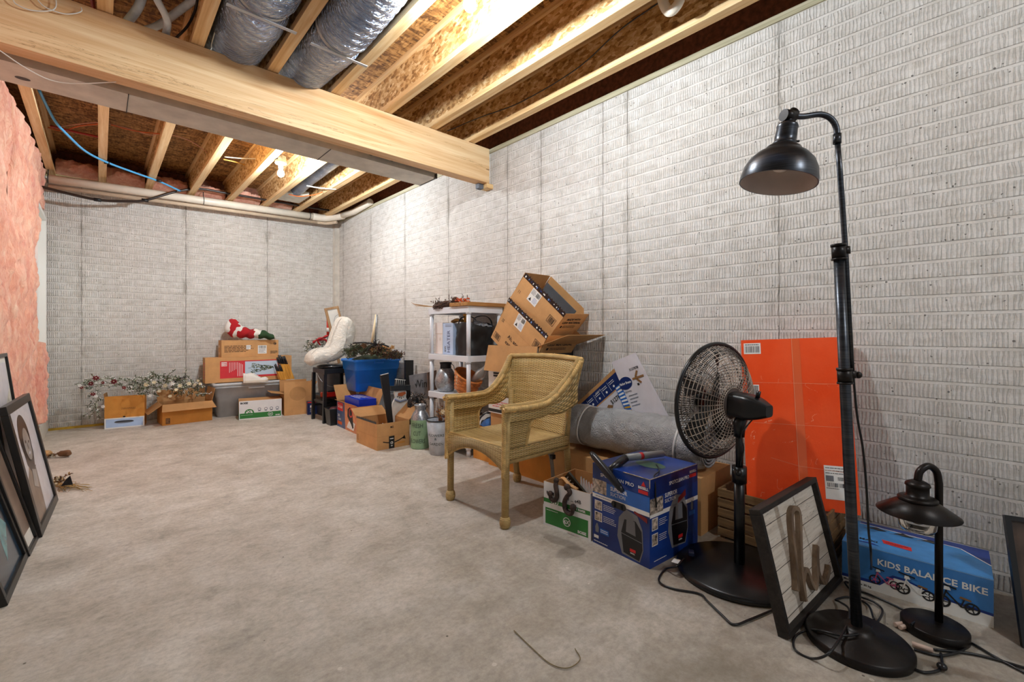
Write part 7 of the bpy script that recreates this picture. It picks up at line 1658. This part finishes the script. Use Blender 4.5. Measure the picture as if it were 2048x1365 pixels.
def bagf(u, v):
    a = u * 2 * PI; k = (abs(math.cos(a)) ** 3 + abs(math.sin(a)) ** 3) ** (-1 / 3.); hx, hy = .155, .135 * (1.05 - .18 * v); z = zS + .27 * v + .02 * math.sin(a * 2 + 1) * v; n0 = noise.noise(V((math.cos(a) * 2, math.sin(a) * 2, v * 3))) * .018
    return V((2.485 + (hx + n0) * k * math.cos(a), 3.205 + (hy + n0) * k * math.sin(a) + .02 * (1 - v), z))
mb = MB(); mb.grid(bagf, 48, 16, BGM); mb.build('bag_body', t)
mb = MB(); mb.grid(lambda u, v: V((2.36 + .26 * u, 3.09 + .22 * v, zS + .255 + .045 * math.sin(u * PI) * math.sin(v * PI) + .022 * noise.noise(V((u * 9, v * 9, 2))))), 24, 20, flat('silver_wrap', 'c9ced6', .2, metal=.7, var=.1, bump=.8, bscale=40)); mb.build('wrapping', t)
for yy in (3.10, 3.31):
    mb = MB(); mb.tube(curve_pts([(2.37, yy, zS + .25), (2.40, yy - .01, zS + .33), (2.50, yy - .02, zS + .345), (2.58, yy, zS + .31), (2.60, yy, zS + .25)], 6), .010, BGM, 8, flat=.4); mb.build('handle', t)
# lower shelf: zinc jug, basket, bottle, black cloth
zL = .5075
jc = V((2.40, 3.545, zL)); t = thing('zinc_jug', 'hammered zinc jug with a dark neck on the lower shelf', 'jug', jc)
mb = MB(); mb.lathe([(0, 0), (.070, 0), (.078, .01), (.098, .06), (.102, .10), (.088, .16), (.062, .205), (.052, .215)], GV2.m, Matrix.Translation(jc), 36); mb.build('jug_body', t)
mb = MB(); mb.lathe([(.052, .2151), (.050, .245), (.056, .258), (.056, .270), (.048, .270), (.045, .22), (0, .21)], flat('dark_zinc', '35363a', .4, metal=.6, var=.1), Matrix.Translation(jc), 30); mb.build('neck', t)
mb = MB(); mb.tube([jc + V((-.055, -.01, .255)), jc + V((-.075, -.03, .245)), jc + V((-.08, -.04, .215))], .003, DKB, 6); mb.tube([jc + V((.055, -.01, .255)), jc + V((.07, -.03, .235)), jc + V((.07, -.04, .2))], .003, DKB, 6); mb.build('wire_handle', t)
BSK = flat('basket_cane', 'bd6e2c', .5, var=.2, nscale=30); bc = V((2.42, 3.24, zL + .115))
t = thing('woven_basket', 'orange-brown woven basket tipped on the lower shelf', 'basket', bc)
BM = Matrix.Translation(bc) @ Matrix.Rotation(R(24), 4, 'X'); mb = MB()
for k in range(9):
    z = -.09 + .017 * k; rr_ = .100 + .035 * (k / 8)
    mb.tube([BM @ V((rr_ * .75 * math.cos(a), rr_ * math.sin(a) * 1.1, z + .0)) + V((0, 0, 0)) for a in [2 * PI * j / 40 for j in range(40)]], [.0085 + .0025 * math.sin(j * PI / 2 + k * PI) for j in range(40)], BSK, 6, closed=True)
mb.lathe([(0, -.094), (.094, -.092), (.130, .055)], BSK, BM @ Matrix.Diagonal((.74, 1.08, 1, 1)), 40); mb.build('woven_body', t)
mb = MB(); mb.tube([BM @ V((.100 * math.cos(a), .148 * math.sin(a), .058)) for a in [2 * PI * j / 40 for j in range(40)]], .012, BSK, 8, closed=True, flat=.7); mb.build('rim', t)
mb = MB(); mb.tube([BM @ V((-.075, .02, -.088)), BM @ V((-.108, .02, .058))], .005, CREAM, 6); mb.build('lacing', t)
CB = NT('cloudy_plastic'); CB.set(col=(.55, .56, .55), rough=.2, trans=.55, ior=1.4)
t = thing('clear_bottle', 'clear plastic bottle lying tilted behind the basket', 'bottle', (2.5, 3.15, .62))
b0, b1 = V((2.46, 3.20, .60)), V((2.46, 3.00, .78)); mb = MB(); mb.tube([b0, b0.lerp(b1, .05), b0.lerp(b1, .6), b0.lerp(b1, .8), b1], [.03, .045, .045, .02, .016], CB.m, 16); mb.build('bottle_body', t); mb = MB(); mb.tube([b1, b1.lerp(b0, -.12)], .019, flat('pink_cap', 'a56a7c', .5, var=0), 12); mb.build('cap', t)
mb = MB(); mb.grid(lambda u, v: V((2.48 + .14 * u, 3.28 + .22 * v, zL + .10 + .10 * math.sin(u * PI) * math.sin(v * PI) + .03 * noise.noise(V((u * 6, v * 6, 8))))), 16, 16, BGM); tag(mb.build('black_cloth'), 'black cloth bundled behind the basket on the lower shelf', 'cloth')
# bottom shelf leaves
t = thing('autumn_leaves', 'dark wreath with orange autumn leaves on the bottom shelf', 'wreath', (2.45, 3.4, .12)); r = random.Random(31); mb = MB()
for k in range(90): c_ = V((r.uniform(2.39, 2.58), r.uniform(3.16, 3.56), r.uniform(.17, .36))); sprig(mb, c_, c_ + rv(r, .07), r, 10, .03, .008, (DGN, BRN, OR2 if k % 3 == 0 else DS, VN))
mb.build('leaves', t)
# between shelf and the vacuum carton, seen through the chair arm
BLD2 = flat('blue_denim', '2b568f', .8, var=.2, nscale=20)
mb = MB(); mb.grid(lambda u, v: V((2.33 + .20 * u, 2.81 + .13 * v, .285 + .07 * math.sin(u * PI) ** .5 * math.sin(v * PI) ** .5 + .02 * noise.noise(V((u * 5, v * 5, 9))))), 20, 20, BLD2); tag(mb.build('blue_cloth'), 'folded blue cloth seen through the chair arm', 'cloth')
STP = NT('striped_cloth'); co = STP.coord(); STP.set(col=STP.ramp(STP.math('FRACT', STP.math('MULTIPLY', STP.sep(co)[1], 26)), [(0, hexc('26262a')), (.5, hexc('d0cdc8'))], 'CONSTANT'), rough=.8)
mb = MB(); mb.grid(lambda u, v: V((2.335 + .20 * u, 2.93 + .10 * v, .285 + .09 * math.sin(u * PI) ** .5 * math.sin(v * PI) ** .5 + .02 * noise.noise(V((u * 5, v * 5, 4))))), 20, 20, STP.m); tag(mb.build('striped_cloth'), 'black and white striped cloth seen through the chair arm', 'cloth')
carton('closed_carton', 'brown carton under the folded blue cloth between chair and shelf', 'box', floor_frame((2.33, 2.81, 0), (2.58, 2.81, 0)), (0.25, 0.22, 0.280), KRO, KRO, opened=False)

# ================================================================== LONG CEILING-FAN CARTON ON THE ROLL
t = thing('fan_carton', 'long white and navy ceiling fan carton leaning behind the grey roll', 'box', onx(1180, 800, 2.52))
X0 = 2.575; q = lambda a, b, X=X0: onx(a, b, X)
A_, B_ = q(1120, 838), q(1229, 737); dv = (B_ - A_).normalized(); pv = V((0, dv.z, -dv.y)); pv = pv if pv.z < 0 else -pv
C_ = B_ + pv * .33; D_ = A_ + pv * .20
mb = MB(); mb.prism([A_, B_, C_, D_], (.125, 0, 0), flat('white_gloss_card', 'd6d2d8', .35, var=.03)); f = Face(mb, A_ + V((-.001, 0, 0)), dv, -pv); f2 = Face(mb, A_, dv, -pv)
Lb = (B_ - A_).length
def FF(x, y): return V((X0, 0, 0)) + (A_ + dv * x + pv * y) - V((X0, 0, 0)) + V((-.0012, 0, 0))
def quad(mb, x0, x1, y0, y1, m, e=0): mb.face([FF(x0, y1) - V((e, 0, 0)), FF(x1, y1) - V((e, 0, 0)), FF(x1, y0) - V((e, 0, 0)), FF(x0, y0) - V((e, 0, 0))], m)
quad(mb, 0, Lb, 0, .025, KRD); quad(mb, 0, Lb - .005, .025, .115, NAVY, .0003); quad(mb, 0, Lb - .02, .115, .123, KRD, .0003)
ft = Face(mb, FF(0, .115) - V((.0008, 0, 0)), dv, -pv)
ft.text('ENERGY', .40 * 1, .065, .010, WHT, 1); 
for k in range(4): ft.rect(.30 + .075 * k, .302 + .075 * k, .01, .075, WHT, 1); ft.lines(.31 + .075 * k, .36 + .075 * k, .045, .07, 2, WHT, 1); ft.ell(.335 + .075 * k, .025, .008, .008, WHT, 1)
ft.text('5127876', Lb - .17, -.065, .028, INKB, 1, .02, w=.12)
qq = FF(Lb - .25, .17); mb.face([q(1205, 835) - V((.002, 0, 0)), q(1220, 835) - V((.002, 0, 0)), q(1227, 811) - V((.002, 0, 0)), q(1217, 810) - V((.002, 0, 0))], TAN)
mb.build('box_body', t)
fp = [onx(a, b, 2.565) for a, b in [(1272, 840), (1340, 840), (1270, 706), (1223, 725)]]
mb = MB(); mb.prism([fp[0], fp[1], fp[2], fp[3]], (.006, 0, 0), flat('white_gloss_card', 'd6d2d8', .35, var=.03)); ux = (fp[2] - fp[3]).normalized(); vy = (fp[3] - fp[0]).normalized(); vy = (vy - ux * vy.dot(ux)).normalized()
g = Face(mb, fp[3] + V((-.001, 0, 0)), ux, vy, lift=.001)
if g.n.x > 0: g.n = -g.n
w_ = (fp[2] - fp[3]).length
g.rect(.0, w_ * .98, -.20, -.195, PKC, 1) if False else None
g.ell(.055, -.165, .052, .042, NAVY, 1, 28); g.text('Harbor Breeze', .055, -.172, .017, WHT, 3, .02, w=.09, align='c'); g.text('CRESTWELL', .055, -.228, .011, INKB, 2, .01, w=.06, align='c')
g.lines(.05, .12, -.33, -.24, 4, SILV, 2, th=.25); g.text('5127878', .115, -.10, .016, INKB, 2, .02, w=.07)
for pts in ([(.145, -.145), (.165, -.115)], [(.155, -.155), (.20, -.155)], [(.15, -.165), (.17, -.19)], [(.145, -.155), (.12, -.155)]): g.line(pts, .014, TAN, 2)
g.rect(.14, .155, -.205, -.19, INKB, 2)
mb.build('end_flap', t)
mb = MB(); g = [onx(a, b, 2.569) for a, b in [(1256, 835), (1274, 835), (1240, 768), (1230, 776)]]; mb.prism(g, (.004, 0, 0), SKY_)
for k in range(9):
    a0 = g[3].lerp(g[0], (k + .3) / 9.5) - V((.001, 0, 0)); a1 = g[2].lerp(g[1], (k + .3) / 9.5) - V((.001, 0, 0)); b0 = g[3].lerp(g[0], (k + .8) / 9.5) - V((.001, 0, 0)); b1 = g[2].lerp(g[1], (k + .8) / 9.5) - V((.001, 0, 0)); mb.face([b0.lerp(b1, .1), b0.lerp(b1, .9), a0.lerp(a1, .9), a0.lerp(a1, .1)], WHT if k < 6 else YEL)
mb.build('chart_flap', t)

# ================================================================== FRAMES ON THE LEFT
BF = flat('black_frame_lacquer', '15120f', .35, var=.1); MATB = flat('mat_board', 'cfccc4', .8, var=.02)
def pframe(label, M, W, H, bw_, m, art, depth=.028, mat_w=0.0, name='leaning_picture'):
    t = thing(name, label, 'picture frame', mat=M)
    for nm, b in (('frame_rail', (0, W, 0, depth, 0, bw_)), ('frame_rail', (0, W, 0, depth, H - bw_, H)), ('frame_stile', (0, bw_, 0, depth, bw_ + .0001, H - bw_ - .0001)), ('frame_stile', (W - bw_, W, 0, depth, bw_ + .0001, H - bw_ - .0001))):
        mb = MB(); mb.box(*b, m, bev=.002); mb.build(nm, t, local=True)
    mb = MB(); mb.box(bw_, W - bw_, .012, .018, bw_, H - bw_, MATB); f = Face(mb, (bw_, .012, bw_), (1, 0, 0), (0, 0, 1)); art(f, W - 2 * bw_, H - 2 * bw_); mb.build('picture', t, local=True)
    return t
def kframe(o, u, v, k): o2 = V((0, 0, EYE)) + (V(o) - V((0, 0, EYE))) * k; return rot_frame(o2, u, v)
G1 = flat('photo_mid_grey', '9a928c', .3, var=.1); G2 = flat('photo_dark', '3a2f2c', .3, var=.2); G3 = flat('photo_light', 'cfcbd0', .3, var=.05); G4 = flat('photo_brown', '7d6a5c', .3, var=.1)
def portrait(f, W, H):
    f.rect(0, W, 0, H, G3, 0); f.poly([(0, 0), (W * .95, 0), (W * .62, H * .42), (W * .30, H * .5), (0, H * .33)], G4, 1)
    f.ell(W * .42, H * .72, W * .23, H * .22, G2, 2, 26); f.poly([(W * .2, H * .72), (W * .24, H * .5), (W * .34, H * .42), (W * .5, H * .40), (W * .62, H * .55), (W * .64, H * .78)], G2, 2)
    f.ell(W * .46, H * .66, W * .14, H * .15, G1, 3, 24); f.ell(W * .40, H * .69, W * .030, H * .014, G2, 4); f.ell(W * .53, H * .67, W * .028, H * .013, G2, 4); f.ell(W * .455, H * .575, W * .045, H * .013, G3, 4); f.poly([(W * .45, H * .68), (W * .49, H * .61), (W * .43, H * .61)], G4, 4)
    f.poly([(W * .5, 0), (W, 0), (W, H * .38), (W * .72, H * .5), (W * .55, H * .42)], G3, 2); f.poly([(W * .28, H * .3), (W * .45, H * .24), (W * .52, H * .4), (W * .36, H * .44)], G1, 4)
M_p = kframe((-.194, 2.969, .12), (.039, .999, -.0), (-.977, .034, -.18), 1.128); M_p.translation.z = .003
pframe('black-framed black and white portrait leaning on the left wall, the one facing fully out', M_p, .677, .697, .045, BF, portrait)
def art_m(f, W, H): f.rect(.05, W - .05, .07, H - .06, G4, 1); f.poly([(.05, .07), (W - .05, .07), (W - .05, H * .35), (.05, H * .5)], G2, 2)
pframe('black frame with a wide white mat leaning just left of the portrait', rot_frame((-.242, 3.10, .003), (.05, .9987, 0), (-.96, .05, -.24)), .24, .70, .022, BF, lambda f, W, H: f.rect(.035, W, .06, H - .06, G4, 1))
pframe('largest dark glazed picture at the left edge, closest to the viewer', rot_frame((-.262, 2.60, .003), (.03, .9995, 0), (-.955, .03, -.25)), .50, .66, .03, BF, lambda f, W, H: (f.rect(0, W, 0, H, flat('dark_blue_art', '1d3344', .15, var=.3, nscale=6), 1), f.poly([(W * .5, H * .1), (W * .9, H * .3), (W * .6, H * .5)], flat('teal_art', '3f7f86', .2, var=.2), 2)))
def art_bg(f, W, H): f.rect(.03, W - .03, .03, H - .03, G3, 1); f.poly([(W * .4, .03), (W - .03, .03), (W - .03, H * .8), (W * .6, H * .7)], flat('pale_brick_art', 'c9c3b4', .4, var=.2, nscale=25), 2)
pframe('tall black-framed picture standing behind the portrait on the left wall', rot_frame((-.302, 3.40, .003), (.0, 1, 0), (-.985, .0, -.112)), .62, .94, .02, BF, art_bg)

# ================================================================== LOOSE BITS ON THE FLOOR
t = thing('dried_flowers', 'dried brown seed head on a stalk on the floor beside the frames', 'dried flowers', onz(115, 910)); r = random.Random(2)
mb = MB(); mb.tube([onz(88, 918, .01), onz(100, 912, .02), onz(118, 908, .03)], .004, BRN, 6); mb.build('stalk', t)
mb = MB(); mb.tube([onz(116, 909, .03), onz(121, 908, .032), onz(136, 907, .032), onz(139, 908, .032)], [.012, .024, .028, .015], BRN, 12); mb.build('seed_head', t)
mb = MB(); mb.ball(onz(92, 908, .035), .04, TANL, 14, 8, sz=.7); 
for k in range(14): c_ = onz(92, 912, .02); sprig(mb, c_, c_ + V((r.uniform(-.05, .1), r.uniform(-.08, .04), r.uniform(-.01, .03))), r, 6, .02, .006, (TANL, CREAM))
mb.build('petals', t)
t = thing('dried_flowers', 'dried wheat and petals spread on the floor at the foot of the portrait', 'dried flowers', onz(140, 975)); mb = MB()
for k in range(34): c_ = onz(106 + r.uniform(0, 14), 968 + r.uniform(-8, 8), .02); mb.tube([c_, c_.lerp(onz(165 + r.uniform(-45, 20), 976 + r.uniform(-9, 10), .008), .6) + V((0, 0, .008)), onz(150 + r.uniform(-35, 36), 975 + r.uniform(-9, 10), .005)], .0014, flat('wheat_stalk', 'b59257', .8, var=.2), 4)
for k in range(18): c_ = onz(112, 962, .03); sprig(mb, c_, c_ + V((r.uniform(-.06, .08), r.uniform(-.08, .04), r.uniform(-.02, .04))), r, 8, .024, .008, (TANL, BRN, CREAM))
mb.build('wheat', t)
mb = MB(); c_ = onz(132, 966, .04); mb.prism([c_ + V((-.03, 0, -.03)), c_ + V((.035, 0, -.03)), c_ + V((.02, 0, .04)), c_ + V((.0, 0, .02))], (0, .02, 0), DS); mb.build('dark_pod', t)
mb = MB(); mb.tube(curve_pts([onz(1028, 1262, .004), onz(1062, 1295, .004), onz(1100, 1328, .004), onz(1135, 1337, .004), onz(1160, 1320, .004), onz(1150, 1298, .005)], 8), .0016, flat('dry_grass_stem', '7a6a48', .8, var=.1), 5); tag(mb.build('dry_stem'), 'thin dry grass stem curled on the bare floor near the viewer', 'twig')
# ================================================================== SMALL PIECES BELONG TO THEIR PART
def nest(pairs):
    for root in [o for o in SC.objects if o.parent is None]:
        ch = list(root.children)
        for a, b in pairs:
            host = next((c for c in ch if c.name.split('.')[0] == b), None)
            if host is None: continue
            for c in ch:
                if c.name.split('.')[0] == a: c.parent = host
nest([('door_knob', 'door_leaf'), ('blade', 'hub'), ('front_badge', 'front_guard'), ('rear_guard_ribs', 'rear_guard'), ('guard_plate', 'rear_guard'), ('swing_knob', 'motor_housing'), ('height_knob', 'pole'),
      ('switch', 'socket_cap'), ('clamp_knob', 'clamp_collar'), ('torn_tape', 'box_body'), ('scuffed_edge', 'box_body'), ('handle', 'lid'), ('laces', 'upper'), ('opening', 'upper'), ('piping', 'cushion_body'),
      ('pins', 'plug'), ('red_button', 'tube'), ('lacing', 'woven_body'), ('wire_handle', 'jug_body'), ('groove', 'block'), ('hat_brim', 'hat_crown'), ('nose', 'body'), ('collar', 'arm'), ('apron_trim', 'apron'), ('wrapping', 'bag_body'), ('edge_strip', 'board'), ('joint_strip', 'duct_body'), ('round_hole', 'duct_body')])
